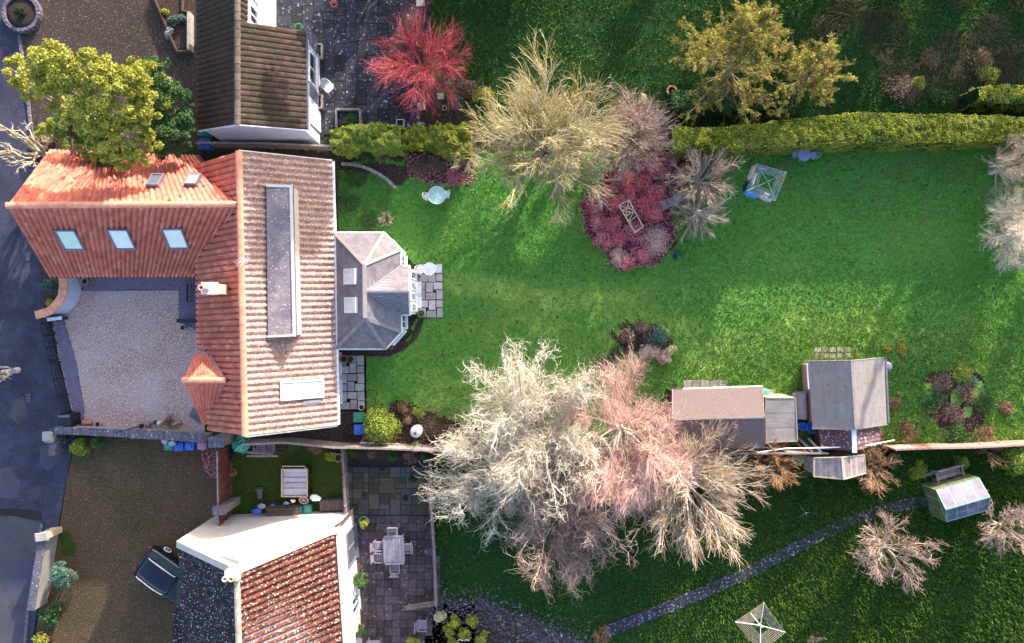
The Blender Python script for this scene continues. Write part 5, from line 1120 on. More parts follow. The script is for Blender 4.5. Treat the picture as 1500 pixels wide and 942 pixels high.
# ================================================================ SHRUBS
bush('round_bush', 'large clipped round bush with lime leaves beside the side patio', 'bush', 557, 625, 1.12, 2.0, 'leaf_lime', nb=60, per=110, ls=.06, seed=51, rough=.2)
bush('round_bush', 'bright green rounded bush at the right edge above the greenhouse', 'bush', 1490, 675, .95, 1.6, 'leaf_lime', nb=26, per=90, ls=.06, seed=52)
bush('bush', 'rounded blue-green bush behind the low wall at bottom left', 'bush', 90, 842, .75, 1.4, 'leaf_blue', nb=26, per=120, ls=.055, seed=53, sq=1.35)
bush('bush', 'straggly yellow-green bush below the blue-green bush at bottom left', 'bush', 70, 900, .7, .9, 'leaf_mid', nb=16, per=60, ls=.07, seed=54, sq=1.5)
bush('bush', 'green bush at the bottom left corner of the lower drive', 'bush', 58, 935, .5, .8, 'leaf_yellow', nb=9, per=50, ls=.07, seed=55)
bush('bush', 'yellow-green shrub under the lichened wall at the drive entrance', 'bush', 115, 655, .62, 1.0, 'leaf_lime', nb=18, per=80, ls=.065, seed=56, sq=.8)
bush('bush', 'bright green shrub right of the yellow-green one under the lichened wall', 'bush', 142, 648, .42, .9, 'leaf_mid', nb=10, per=80, ls=.06, seed=57)
bush('bush', 'blue-green bush on the road side of the lichened wall end', 'bush', 80, 640, .55, 1.1, 'leaf_blue', nb=14, per=90, ls=.06, seed=58, sq=1.3)
bush('bush', 'blue-green shrub between the road and the curved white wall', 'bush', 73, 418, .55, .9, 'leaf_blue', nb=14, per=90, ls=.05, seed=59, sq=1.1)
bush('bush', 'mossy yellow cushion plant inside the curved wall', 'bush', 74, 444, .32, .4, 'leaf_lime', nb=8, per=70, ls=.05, seed=60)
bush('shrub', 'dark brown leafy undergrowth between the evergreen and the road', 'shrub', 55, 205, .9, .7, 'leaf_brown', nb=18, per=50, ls=.06, seed=61, sq=.6)
bush('shrub', 'green undergrowth in the narrow gap behind the wing roof', 'shrub', 278, 222, .7, .6, 'leaf_mid', nb=12, per=60, ls=.06, seed=62, sq=.5)
bush('shrub', 'cream-leaved shrub at the right foot of the largest bare tree', 'shrub', 874, 243, .85, 2.6, 'leaf_cream', nb=22, per=110, ls=.06, seed=63, sq=1.25, hbase=1.2)
bush('shrub', 'grey-green shrub next to the cream-leaved one', 'shrub', 896, 215, .5, 2.2, 'leaf_blue', nb=10, per=80, ls=.055, seed=64)
bush('round_bush', 'small round variegated silver-green bush at the terrace corner', 'bush', 668, 148, .48, .8, 'leaf_blue', nb=22, per=80, ls=.05, seed=65, rough=.22)
bush('shrub', 'grey leafless clump beside the round variegated bush', 'shrub', 688, 128, .6, .5, 'leaf_dusk', nb=12, per=60, ls=.05, seed=66)
bush('shrub', 'yellow-green spiky shrub at the top left of the largest bare tree', 'shrub', 708, 142, .7, 1.1, 'leaf_yellow', nb=14, per=60, ls=.07, seed=67, asp=.25)
bush('shrub', 'white-flowered spiky plant above the pinkish bare tree', 'shrub', 942, 146, .45, .8, 'leaf_cream', nb=8, per=50, ls=.07, seed=68, asp=.2)
# crimson bed: mounds of dogwood
rg = random.Random(71); reds = []
spots = [(868, 300), (885, 282), (905, 300), (925, 285), (945, 268), (965, 252), (950, 240), (978, 236), (895, 325), (875, 325), (918, 262), (940, 300), (962, 285), (902, 348), (885, 350), (930, 340), (958, 312), (940, 372), (918, 385), (898, 268)]
desc = ['at the left end of the bed', 'by the twig tips of the big bare tree', 'left of the lattice obelisk', 'above the lattice obelisk', 'in the middle of the bed', 'near the sapling', 'under the pinkish bare tree', 'beside the long hedge', 'below the left end', 'at the outer left rim', 'at the upper left near the cream shrub', 'right of the lattice obelisk', 'just above the stepping stones', 'near the lower left rim', 'lowest on the left rim', 'below the lattice obelisk', 'at the foot of the stepping stones', 'between the two pale pink mounds', 'at the bottom tip of the bed', 'tucked beside the cream-leaved shrub']
for i, (x, y) in enumerate(spots):
    cr = i in (1, 2, 4, 11, 12, 16, 10); 
    o = bush('crimson_shrub', ('crimson' if cr else 'purple-red') + ' shrub mound ' + desc[i], 'shrub', x, y, rg.uniform(.62, .85), rg.uniform(.7, 1.0), 'leaf_red' if cr else 'leaf_purple', nb=16, per=60, ls=.06, seed=80 + i, group='crimson shrubs in the island bed', asp=.3, stems='bark_red')
bush('pale_shrub', 'large pale pink twiggy mound at the right rim of the crimson bed', 'shrub', 962, 352, .95, .9, 'leaf_pinkpale', nb=26, per=110, ls=.055, seed=110, asp=.2, sq=1.25)
bush('pale_shrub', 'smooth pale pink mound at the lower tip of the crimson bed', 'shrub', 908, 376, .62, .6, 'leaf_pinkpale', nb=26, per=140, ls=.035, seed=111, asp=.5, rough=.25)
bush('agave', 'small spiky turquoise plant beside the lattice obelisk', 'plant', 915, 343, .24, .35, 'leaf_blue', nb=6, per=26, ls=.09, seed=112, asp=.2)
bush('shrub', 'grey-violet heather clump under the pinkish bare tree', 'shrub', 905, 258, .6, .8, 'leaf_grey', nb=12, per=60, ls=.05, seed=113, asp=.25)
bush('plant', 'pale blue-green low plant on the lawn right of the crimson bed', 'plant', 992, 372, .35, .2, 'leaf_blue', nb=6, per=40, ls=.06, seed=114)
# island bed above the birch
bush('shrub', 'variegated cream and green shrub in the small bed above the birch', 'shrub', 962, 492, .75, 1.0, 'leaf_blue', nb=18, per=80, ls=.06, seed=120, sq=.8)
bush('shrub', 'dark purple-brown shrub in the small bed above the birch', 'shrub', 920, 492, .7, .7, 'leaf_dusk', nb=16, per=80, ls=.055, seed=121, sq=.7)
bush('shrub', 'brown dried flower heads right above the birch crown', 'shrub', 950, 515, .75, .8, 'leaf_pinkpale', nb=16, per=60, ls=.06, seed=122, sq=.5, asp=.3)
bush('shrub', 'cream-edged shrub at the right end of the small bed', 'shrub', 984, 512, .4, .7, 'leaf_cream', nb=9, per=60, ls=.06, seed=123, sq=1.3)
bush('shrub', 'green shrub left of the small bed above the birch', 'shrub', 888, 530, .6, .5, 'leaf_mid', nb=12, per=60, ls=.06, seed=124, sq=1.2)
# borders
for i, (x, y, R_, h_, lf, lb, ct) in enumerate([
    (520, 262, .7, .3, 'leaf_mid', 'low green ground plant in the bed left of the edging stones', 'plant'), (510, 300, .7, .35, 'leaf_mid', 'leafy green patch in the bed beside the house wall', 'plant'),
    (540, 325, .6, .3, 'leaf_mid', 'low leafy plant above the sunroom gutter', 'plant'), (535, 228, .6, .5, 'leaf_mid', 'green plant under the golden hedge', 'plant'), (560, 226, .5, .45, 'leaf_dusk', 'brown seed heads under the golden hedge', 'plant'),
    (640, 240, .8, .5, 'leaf_dusk', 'purple-brown shrub below the feathery hedge', 'shrub'), (665, 258, .6, .4, 'leaf_purple', 'purple creeping shrub near the round glass table', 'shrub'), (612, 245, .7, .4, 'leaf_dusk', 'faded plant clump at the top of the lawn', 'plant'),
    (590, 598, .45, .5, 'leaf_brown', 'pinkish faded plant above the white tank', 'plant'), (612, 605, .4, .4, 'leaf_lime', 'yellow-green plant above the white tank', 'plant'), (598, 618, .4, .35, 'leaf_dusk', 'dark stem clump left of the white tank', 'plant'),
    (515, 662, .4, .6, 'leaf_mid', 'green bush in the top left corner of the flagged terrace', 'bush'), (575, 668, .45, .6, 'leaf_mid', 'green bush below the round lime bush', 'bush'), (600, 672, .5, .55, 'leaf_dusk', 'purple-grey bush at the top of the flagged terrace', 'bush'),
    (545, 665, .4, .5, 'leaf_dusk', 'dark bush at the foot of the boundary fence', 'bush'), (622, 670, .35, .5, 'leaf_mid', 'green bush in the terrace corner by the trellis', 'bush'), (608, 655, .4, .7, 'leaf_cream', 'cream-leaved shrub against the boundary fence', 'bush'),
    (430, 655, .5, .5, 'leaf_mid', 'green weeds at the back of the small yard', 'plant'), (460, 655, .5, .45, 'leaf_brown', 'brown dead plants at the back of the small yard', 'plant'), (485, 668, .4, .5, 'leaf_yellow', 'yellow-green plant by the terracotta pot in the yard corner', 'plant'),
    (534, 768, .3, .9, 'leaf_yellow', 'spiky yellow-green plant in the green pot by the dark door', 'plant'), (528, 850, .5, 1.8, 'leaf_mid', 'climbing rose against the flaking wall between door and window', 'climber'), (528, 925, .4, 1.5, 'leaf_mid', 'climber on the flaking wall by the bottom edge', 'climber'),
    (1310, 590, .6, .4, 'leaf_brown', 'heap of dead stems beside the big shed', 'plant'), (1330, 632, .8, .35, 'leaf_brown', 'brown weeds along the fence right of the tiled lean-to', 'plant'), (1290, 640, .5, .4, 'leaf_brown', 'dried brambles at the corner of the tiled lean-to', 'plant'),
    (1380, 560, .7, .25, 'leaf_dusk', 'reddish brown weeds in the top left of the vegetable patch', 'plant'), (1415, 575, .8, .3, 'leaf_dusk', 'purple-brown weeds in the middle of the vegetable patch', 'plant'), (1395, 605, .8, .25, 'leaf_dusk', 'dark weeds at the bottom of the vegetable patch', 'plant'), (1425, 560, .4, .3, 'leaf_blue', 'silvery thistle in the vegetable patch', 'plant'),
    (1322, 511, .45, .3, 'leaf_yellow', 'tawny grass tussock right above the big shed', 'plant'), (1300, 510, .3, .3, 'leaf_yellow', 'smaller tawny tussock at the big shed corner', 'plant'),
    (1365, 590, .8, .1, 'leaf_mid', 'green weeds on the left rim of the vegetable patch', 'plant'), (1440, 590, .9, .1, 'leaf_mid', 'green weeds on the right rim of the vegetable patch', 'plant'), (1405, 545, .8, .1, 'leaf_lime', 'yellow-green weeds on the top rim of the vegetable patch', 'plant'), (1400, 635, .9, .1, 'leaf_mid', 'green weeds at the bottom rim of the vegetable patch', 'plant'), (905, 515, .55, .6, 'leaf_mid', 'leafy green shrub at the lower left of the small bed above the birch', 'shrub'), (940, 480, .5, .7, 'leaf_dusk', 'purplish shrub at the top of the small bed above the birch', 'shrub'), (975, 525, .5, .6, 'leaf_pinkpale', 'pinkish dry shrub at the lower right of the small bed', 'shrub'), (1475, 600, .6, .4, 'leaf_brown', 'brown brambles at the right edge', 'plant'), (1440, 638, .8, .15, 'leaf_brown', 'dry pale stems by the fence at right', 'plant'),
    (1310, 672, .5, .4, 'leaf_mid', 'green nettles right of the pinkish shrub', 'plant'), (1345, 690, .7, .4, 'leaf_lime', 'bright green leaves left of the bench', 'plant'), (1410, 678, .5, .4, 'leaf_lime', 'lime leaves right of the bench', 'plant'), (1172, 672, .5, .6, 'leaf_cream', 'flowering shrub left of the small plank shed', 'shrub'), (1180, 690, .5, .4, 'leaf_mid', 'green weeds left of the small plank shed', 'plant'),
    (1325, 130, 1.2, 1.2, 'leaf_dusk', 'brown hydrangea bush with faded heads above the long hedge', 'bush'), (1345, 122, .5, 1.3, 'leaf_yellow', 'yellowish tips on the right of the faded hydrangea', 'bush'), (1440, 88, .9, .7, 'leaf_brown', 'orange-brown bracken patch near the right edge', 'plant'), (1450, 108, .8, .6, 'leaf_yellow', 'yellow-green bramble clump near the hedge stub', 'plant'), (1380, 140, .8, .4, 'leaf_mid', 'green leafy growth just above the long hedge', 'plant'), (1425, 138, .45, .6, 'leaf_cream', 'pale spiky plant at the end of the hedge stub', 'plant'),
    (1360, 85, .9, .4, 'leaf_brown', 'tawny dead fronds in the rough ground', 'plant'), (1200, 545, .0, .0, None, None, None),
    (255, 30, .45, .5, 'leaf_blue', 'grey-green shrub in the triangular bed', 'shrub'), (248, 48, .4, .5, 'leaf_grey', 'grey lavender in the triangular bed', 'shrub'), (242, 18, .25, .5, 'leaf_yellow', 'yellow plant in the triangular bed', 'plant'), (266, 28, .35, .6, 'leaf_blue', 'pale round shrub by the bed wall', 'shrub'),
    (514, 176, .5, .5, 'leaf_mid', 'green spiky leaves filling the square wooden bed', 'plant'), (463, 180, .2, .5, 'leaf_dark', 'dark green pot plant at the corner of the cottage', 'plant')]):
    if lf: bush(ct if ct != 'climber' else 'climbing_rose', lb, ct, x, y, R_, h_, lf, nb=int(8 + 14 * R_), per=60, ls=.055, seed=130 + i, sq=.8, asp=.35 if lf in ('leaf_dusk', 'leaf_brown', 'leaf_purple', 'leaf_cream') else .5, rot=i)
# bottom rhododendrons
ys_ = [(645, 905, 'palest of the yellow-green shrubs, at the top left of the group by the bottom edge'), (665, 912, 'yellow-green shrub next to the palest one'), (690, 912, 'topmost right yellow-green shrub of the bottom group'), (657, 925, 'yellow-green shrub on the left of the bottom group'), (680, 930, 'yellow-green shrub in the middle of the bottom group'), (705, 935, 'rightmost yellow-green shrub touching the bottom edge'), (665, 942, 'yellow-green shrub cut by the bottom edge beside the white hoops'), (604, 940, 'lone yellow-green shrub at the bottom edge near the corner seat')]
for i, (x, y, lb) in enumerate(ys_): bush('flowering_shrub', lb, 'shrub', x, y, .42, .7, 'leaf_cream' if i == 0 else 'leaf_yellow', nb=10, per=46, ls=.085, seed=200 + i, group='yellow-green shrubs at the bottom edge', asp=.35)
# rough brush in the top right: countless dry stems
rng = np.random.default_rng(9); n = 9000; x = rng.uniform(1190, 1500, n); y = rng.uniform(-10, 160, n)
ok = (vnoise(x * .02, y * .03, 3) + .4 * np.exp(-((y - 50) / 60) ** 2) > .68); x, y = x[ok], y[ok]; n = len(x); k = H / H / S
X, Y = (x - 750) / S, (471 - y) / S; st = np.stack([X, Y, np.full(n, .02)], -1); a = vnoise(x * .015, y * .02, 8) * 9 + rng.normal(size=n) * .5
el = rng.uniform(.1, 1.0, n); d = np.stack([np.cos(a) * np.cos(el), np.sin(a) * np.cos(el), np.sin(el)], -1); pl = np.zeros((n, 4, 3)); pl[:, 0] = st; ln = rng.uniform(.2, .6, n)
for i in range(1, 4): d = unit(d + np.array([0, 0, -.25])); pl[:, i] = pl[:, i - 1] + d * (ln / 3)[:, None]
pl[..., 2] = np.maximum(pl[..., 2], .02)
V, F = tubes_arr(pl, .010, .004, 3); o = npmesh('dry_brush', V, [F], M_['twig_dark'], None, tint=np.repeat(rng.random(n), len(F) // n)); o['kind'] = 'stuff'
# fallen leaves and clippings on the beds
def litter(name, px_poly, n, m, ls, seed, z=.03, mask=0):
    rng = np.random.default_rng(seed); poly = wpoly(px_poly); xs = [p[0] for p in poly]; ys = [p[1] for p in poly]
    x = rng.uniform(min(xs), max(xs), n); y = rng.uniform(min(ys), max(ys), n); ok = inpoly(x, y, poly) & ((vnoise(x * 1.4, y * 2.2, seed) * .6 + vnoise(x * 4.5, y * 4.5, seed + 1) * .4) >= mask); c = np.stack([x[ok], y[ok], np.full(ok.sum(), z) + rng.random(ok.sum()) * .05], -1)
    V, F = leaf_arr(rng, c, ls * rng.uniform(.5, 1.4, len(c)), 1.0, .4); o = npmesh(name, V, [F], M_[m], None, tint=rng.random(len(c))); o['kind'] = 'stuff'
litter('fallen_leaves', [(845, 300), (880, 255), (920, 215), (1090, 212), (1080, 250), (1000, 300), (990, 352), (960, 392), (895, 395), (880, 368), (855, 345)], 9000, 'leaf_purple', .05, 1)
litter('fallen_leaves', [(590, 225), (700, 225), (700, 270), (640, 275), (600, 262)], 1600, 'leaf_purple', .045, 2, .02)
litter('fallen_leaves', [(1335, 540), (1395, 525), (1460, 540), (1465, 618), (1435, 648), (1370, 643), (1335, 608)], 1800, 'leaf_brown', .06, 3, .02)
litter('fallen_leaves', [(536, 590), (720, 600), (760, 660), (536, 660)], 2500, 'leaf_brown', .045, 4, .02)
litter('fallen_leaves', [(293, 655), (318, 658), (318, 705), (300, 690)], 500, 'leaf_purple', .045, 5, .03)
litter('ground_cover', [(494, 245), (580, 260), (570, 300), (560, 340), (494, 340)], 3000, 'leaf_mid', .05, 6, .02)
litter('fallen_leaves', [(640, 870), (700, 880), (850, 940), (640, 1000), (600, 1000)], 2500, 'leaf_dusk', .045, 7, .05)
litter('fallen_leaves', [(700, 560), (1010, 500), (1120, 660), (1000, 830), (800, 860), (640, 720)], 5000, 'leaf_brown', .035, 8, .05)
litter('lawn_debris', [(600, 300), (1480, 220), (1500, 640), (1200, 640), (620, 520)], 26000, 'leaf_brown', .028, 10, .05, .56)
litter('lawn_debris', [(1150, 225), (1470, 215), (1480, 330), (1250, 330), (1120, 260)], 9000, 'leaf_dusk', .035, 11, .05, .5)
litter('lawn_debris', [(560, 260), (1480, 220), (1500, 640), (1000, 560), (560, 640)], 24000, 'leaf_cream', .022, 12, .06, .60)
litter('lawn_debris', [(1300, 500), (1500, 500), (1500, 645), (1300, 645)], 6000, 'leaf_brown', .045, 13, .05, .54)
litter('lawn_debris', [(640, 0), (1500, 0), (1500, 165), (640, 165)], 4000, 'leaf_brown', .022, 14, .05, .56)
litter('ground_cover', [(640, 120), (700, 110), (700, 190), (620, 190)], 1500, 'leaf_mid', .05, 9, .03)
# ================================================================ SHEDS
def gable_shed(name, label, ridge, eaveL, eaveR, he, hr, m1, m2, wallm, oh=.12, seam=None, capm='felt_pale'):
    """ridge/eave pixel lines given at their own heights, each (start, end)"""
    r0, r1 = P(*ridge[0], hr), P(*ridge[1], hr); l0, l1 = P(*eaveL[0], he), P(*eaveL[1], he); e0, e1 = P(*eaveR[0], he), P(*eaveR[1], he)
    root = thing(name, label, 'shed', ((r0.x + r1.x) / 2, (r0.y + r1.y) / 2, 0))
    def cover(a, b_, c_, d, m, nm='roof_felt'):
        n = (b_ - a).cross(c_ - a).normalized(); n = n if n.z > 0 else -n; L = (b_ - a).length; ns = max(2, round((c_ - a).length / .75))
        for i in range(ns):
            t0, t1 = i / ns, (i + 1) / ns; o = n * .004 * (ns - i)
            q = [a.lerp(c_, t0) + o, b_.lerp(d, t0) + o, b_.lerp(d, min(1, t1 + .01)) + o, a.lerp(c_, min(1, t1 + .01)) + o]
            bb = MB(); bb.add(q + [v - n * .03 for v in q], [(0, 1, 2, 3), (7, 6, 5, 4), (0, 4, 5, 1), (1, 5, 6, 2), (2, 6, 7, 3), (3, 7, 4, 0)]); bb.build(nm, m, root)
    cover(r0, r1, l0, l1, m1); cover(r0, r1, e0, e1, m2)
    dx = (r1 - r0).normalized(); X = W((l0.x - e0.x, l0.y - e0.y, 0)).normalized()
    A = l0 + dx * oh - X * oh; B = e0 + dx * oh + X * oh; D = l1 - dx * oh - X * oh; Cc = e1 - dx * oh + X * oh
    f = ((r0 - l0).length_squared); wl = (W((A.x, A.y, 0)) - W((B.x, B.y, 0))).length; fr = abs((W((r0.x, r0.y, 0)) - W((A.x, A.y, 0))).dot(W((B.x - A.x, B.y - A.y, 0)).normalized())) / wl
    gable_walls(root, A, B, Cc, D, he - .08, he - .08, hr - .10, fr, wallm)
    b = MB(); b.bar(r0 + W((0, 0, .02)), r1 + W((0, 0, .02)), .10, .03); b.build('ridge_strip', M_[capm], root)
    b = MB()
    for p, q in ((l0, r0), (r0, e0), (l1, r1), (r1, e1)):
        b2 = MB(); b2.bar(p + W((0, 0, -.03)), q + W((0, 0, -.03)), .035, .11); b2.build('bargeboard', M_['wood_fence'], root)
    return root, (A, B, Cc, D)
# the big grey shed
big, bc = gable_shed('big_shed', 'largest grey felt-roofed shed with a pale ridge strip near the right side', ((1247, 528), (1253, 629)), ((1184, 529), (1190, 628)), ((1295, 524), (1299, 622)), 1.6, 2.5, M_['felt_grey'], M_['felt_grey'], M_['wood_pink'], oh=.25)
b = MB(); b.bar(P(1296, 526, 1.55) + W((.06, 0, 0)), P(1300, 620, 1.55) + W((.06, 0, 0)), .09, .07); b.build('gutter', M_['frame_dark'], big)
b = MB(); b.bar(P(1183, 532, 1.55) + W((-.04, 0, 0)), P(1186, 570, 1.55) + W((-.04, 0, 0)), .07, .05); b.build('gutter', M_['white'], big)
# tiled lean-to behind it
lt = thing('tiled_outhouse', 'low purple-brown tiled outhouse with a white ridge cap below the big shed', 'outhouse', P(1248, 645))
rr0, rr1 = P(1250, 629, 2.2), P(1251, 660, 2.2); ll0, ll1 = P(1199, 626, 1.5), P(1203, 658, 1.5); ee0, ee1 = P(1287, 624, 1.5), P(1290, 650, 1.5)
otl = mat('purple_brown_tile', c3(.09, .050, .060), c3(.20, .12, .13), scale=7, tint=c3(.12, .06, .08), speck=c3(.66, .55, .62), spscale=8, spth=.61, bump=.01)
pantiles('roof_tiles', rr0, rr1, ll0, ll1, lt, otl, pitch=.30, course=.35, amp=.04, seed=41); pantiles('roof_tiles', rr0, rr1, ee0, ee1, lt, otl, pitch=.30, course=.35, amp=.04, seed=42)
underside(rr0, rr1, ll0, ll1, lt, M_['lead']); underside(rr0, rr1, ee0, ee1, lt, M_['lead'])
b = MB(); b.bar(rr0 + W((0, 0, .06)), rr1 + W((0, -.1, .06)), .24, .05); b.build('ridge_cap', M_['white'], lt)
gable_walls(lt, ll0 + W((.12, -.05, 0)), ee0 + W((-.12, -.05, 0)), ee1 + W((-.12, .12, 0)), ll1 + W((.12, .12, 0)), 1.42, 1.42, 2.05, .57, M_['wood_dark'])
# small plank shed: boards of the roof are parts
ps = thing('plank_shed', 'small shed with a weathered plank roof standing on the shaded side of the fence', 'shed', P(1230, 686))
pr0, pr1 = P(1233, 670, 2.25), P(1236, 702, 2.25); pl0, pl1 = P(1192, 671, 1.75), P(1192, 698, 1.75); pe0, pe1 = P(1266, 666, 1.75), P(1268, 693, 1.75)
def planks(root, a, b_, c_, d, n, m, name='plank', th=.022, seed=0):
    rg = random.Random(seed); nn = (b_ - a).cross(c_ - a).normalized(); nn = nn if nn.z > 0 else -nn
    for i in range(n):
        t0, t1 = (i + .03) / n, (i + .97) / n; o = nn * rg.uniform(0, .012)
        q = [a.lerp(c_, t0) + o, b_.lerp(d, t0) + o, b_.lerp(d, t1) + o, a.lerp(c_, t1) + o]
        bb = MB(); bb.add(q + [v - nn * th for v in q], [(0, 1, 2, 3), (7, 6, 5, 4), (0, 4, 5, 1), (1, 5, 6, 2), (2, 6, 7, 3), (3, 7, 4, 0)]); bb.build(name, M_[m] if isinstance(m, str) else m, root)
planks(ps, pr0, pr1, pl0, pl1, 13, 'wood_pale', 'roof_board', seed=1); planks(ps, pr0, pr1, pe0, pe1, 9, 'wood_pale', 'roof_board', seed=2)
b = MB(); b.bar(pr0 + W((0, .02, .03)), pr1 + W((0, -.02, .03)), .10, .03); b.build('ridge_strip', M_['wood_cream'], ps)
for p, q in ((pl0, pr0), (pr0, pe0), (pe0, pe1), (pr1, pe1), (pl1, pr1), (pl0, pl1)): b = MB(); b.bar(p + W((0, 0, -.01)), q + W((0, 0, -.01)), .05, .09); b.build('trim', M_['wood_cream'], ps)
gable_walls(ps, pl0 + W((.1, -.08, 0)), pe0 + W((-.1, -.08, 0)), pe1 + W((-.1, .08, 0)), pl1 + W((.1, .08, 0)), 1.66, 1.66, 2.12, .56, M_['wood_pale'])
# long shed / garage
ls_, _ = gable_shed('long_shed', 'long shed with a pinkish felt roof and lilac far slope, half hidden by bare trees', ((985, 614), (1119, 611)), ((1119, 657), (988, 656))[::-1], ((985, 571), (1117, 568)), 2.15, 2.95, M_['felt_pink'], M_['felt_pink'], M_['wood_dark'])
b = MB(); b.bar(P(1000, 571, 2.1) + W((0, .05, 0)), P(1117, 567, 2.1) + W((0, .05, 0)), .09, .07); b.build('gutter', M_['cream'], ls_)
# flat shed
fs = thing('flat_shed', 'flat pale-roofed lean-to between the long shed and the covered boat, new timber on its wall', 'shed', P(1144, 615))
q = [P(1121, 583, 1.95), P(1165, 583, 1.95), P(1168, 646, 1.75), P(1122, 648, 1.75)]
for i in range(3):
    a, b_, c_, d = q[0].lerp(q[3], i / 3), q[1].lerp(q[2], i / 3), q[0].lerp(q[3], (i + 1) / 3), q[1].lerp(q[2], (i + 1) / 3); o = W((0, 0, .008 * (3 - i)))
    bb = MB(); v = [a + o, b_ + o, d + o, c_ + o]; bb.add(v + [k - W((0, 0, .04)) for k in v], [(3, 2, 1, 0), (4, 5, 6, 7), (0, 1, 5, 4), (1, 2, 6, 5), (2, 3, 7, 6), (3, 0, 4, 7)]); bb.build('felt_sheet', M_['felt_pale'], fs)
for a, b_ in zip(q, q[1:] + q[:1]): bb = MB(); bb.bar(a, b_, .05, .09); bb.build('edge_trim', M_['wood_fence'], fs)
b = MB(); b.prism([(q[0].x + .08, q[0].y - .02), (q[1].x - .08, q[1].y - .02), (q[2].x - .08, q[2].y + .1), (q[3].x + .08, q[3].y + .1)], -.05, 1.68); b.build('wall', M_['wood_dark'], fs)
y_ = q[0].y + .0
for i in range(9): x0 = q[0].x + .1 + i * .165; b = MB(); b.obox((x0, y_, 0), (.155, 0, 0), (0, .03, 0), (0, 0, 1.85)); b.build('board', M_['wood_yellow'], fs)
# covered boat/trailer between sheds
cb = thing('covered_boat', 'small round-ended boat under a pinkish cover wedged beside the big shed', 'boat', P(1177, 600))
prof = []; c0 = P(1177, 600, .9); b = MB(); V = []
for j in range(9):
    t = j / 8; y = c0.y + .95 - 1.5 * t; hw = .36 * (1 - .25 * (1 - t) ** 3); 
    for i in range(9):
        a = PI * i / 8; V.append((c0.x - math.cos(a) * hw * (1 if i > 4 else 1 - .25 * abs(t - .35)), y, .35 + .62 * math.sin(a) ** .7 * (1 - .12 * t)))
b.add(V, [(j * 9 + i, j * 9 + i + 1, (j + 1) * 9 + i + 1, (j + 1) * 9 + i) for j in range(8) for i in range(8)] + [tuple(range(9)), tuple(reversed(range(72, 81)))], True); b.build('cover', mat('pinkish_cover', c3(.40, .28, .34), c3(.56, .42, .46), scale=2, bump=.02, bscale=4, rough=.7), cb)
b = MB(); b.box((c0.x, c0.y + .2, .2), (.6, 1.3, .4)); b.build('hull', M_['white'], cb)

# ================================================================ GREENHOUSE
gh = thing('greenhouse', 'small glass greenhouse with bright reflecting roof panes on the shaded lawn', 'greenhouse', P(1405, 735))
n0, n1 = P(1371.5, 718, 1.4), P(1433.5, 700, 1.4); g0, g1 = P(1385.5, 746.5, 2.2), P(1449.7, 728, 2.2); s0, s1 = P(1386.7, 764, 1.4), P(1448, 746.5, 1.4)
def pane(a, b_, c_, d, m, parent=gh, nm='pane', th=.008):
    n = (b_ - a).cross(d - a).normalized(); bb = MB(); v = [a, b_, c_, d]; bb.add(v + [q - n * th for q in v], [(0, 1, 2, 3), (7, 6, 5, 4), (0, 4, 5, 1), (1, 5, 6, 2), (2, 6, 7, 3), (3, 7, 4, 0)]); bb.build(nm, M_[m], parent)
fr = MB(); G0 = lambda v: W((v.x, v.y, .05))
for side, (a0, a1) in (('n', (n0, n1)), ('s', (s0, s1))):
    for i in range(4):
        t0, t1 = i / 4 + .01, (i + 1) / 4 - .01
        for j in range(2):
            u0, u1 = j / 2 + .01, (j + 1) / 2 - .01
            pt = lambda t, u: a0.lerp(a1, t).lerp(g0.lerp(g1, t), u)
            pane(pt(t0, u0), pt(t1, u0), pt(t1, u1), pt(t0, u1), 'glasshouse')
        pane(G0(a0.lerp(a1, t0)), G0(a0.lerp(a1, t1)), a0.lerp(a1, t1), a0.lerp(a1, t0), 'glasshouse_side', nm='side_pane')
    for i in range(5):
        p = a0.lerp(a1, i / 4); fr.bar(p, g0.lerp(g1, i / 4), .035, .035); fr.bar(G0(p), p, .035, .035)
    fr.bar(a0, a1, .05, .05); fr.bar(G0(a0), G0(a1), .06, .10); fr.bar(a0.lerp(g0, .5), a1.lerp(g1, .5), .02, .03)
fr.bar(g0, g1, .055, .06)
for a, b_, c_ in ((n0, g0, s0), (n1, g1, s1)):
    fr.bar(G0(a), G0(c_), .06, .10); fr.bar(a, c_, .04, .04)
    for t in (.33, .66): p = a.lerp(c_, t); fr.bar(G0(p), p + W((0, 0, .53 if True else 0)), .03, .03)
    pane(G0(a), G0(c_), c_, a, 'glasshouse_side', nm='end_pane'); bb = MB(); bb.add([a, c_, b_, a + W((.008, 0, 0)), c_ + W((.008, 0, 0)), b_ + W((.008, 0, 0))], [(0, 1, 2), (5, 4, 3), (0, 3, 4, 1), (1, 4, 5, 2), (2, 5, 3, 0)]); bb.build('gable_pane', M_['glasshouse_side'], gh)
fr.build('frame', M_['greenmetal'], gh)
b = MB(); mid = (n0 + n1 + s0 + s1) / 4; dxx = (n1 - n0).normalized(); dyy = (s0 - n0).normalized()
for k in (-1, 1): b.obox(W((mid.x, mid.y, .65)) + dyy * (k * .55 - .2) - dxx * 1.1, dxx * 2.2, dyy * .4, (0, 0, .04))
b.build('staging', M_['wood_dark'], gh)
for i in range(3):
    p = n0.lerp(n1, .15 + .3 * i) + W((0, .28, 0)); p.z = .2; b = MB(); b.obox(p + W((-.4, 0, -.15)), dxx * .9, (0, .16, 0), (0, 0, .08)); b.build('timber_baulk', M_['wood_pale'], None, label=['weathered timber baulk lying behind the greenhouse nearest the path', 'middle weathered timber baulk behind the greenhouse', 'weathered timber baulk behind the greenhouse at its right end'][i], cat='timber', group='timbers behind the greenhouse')
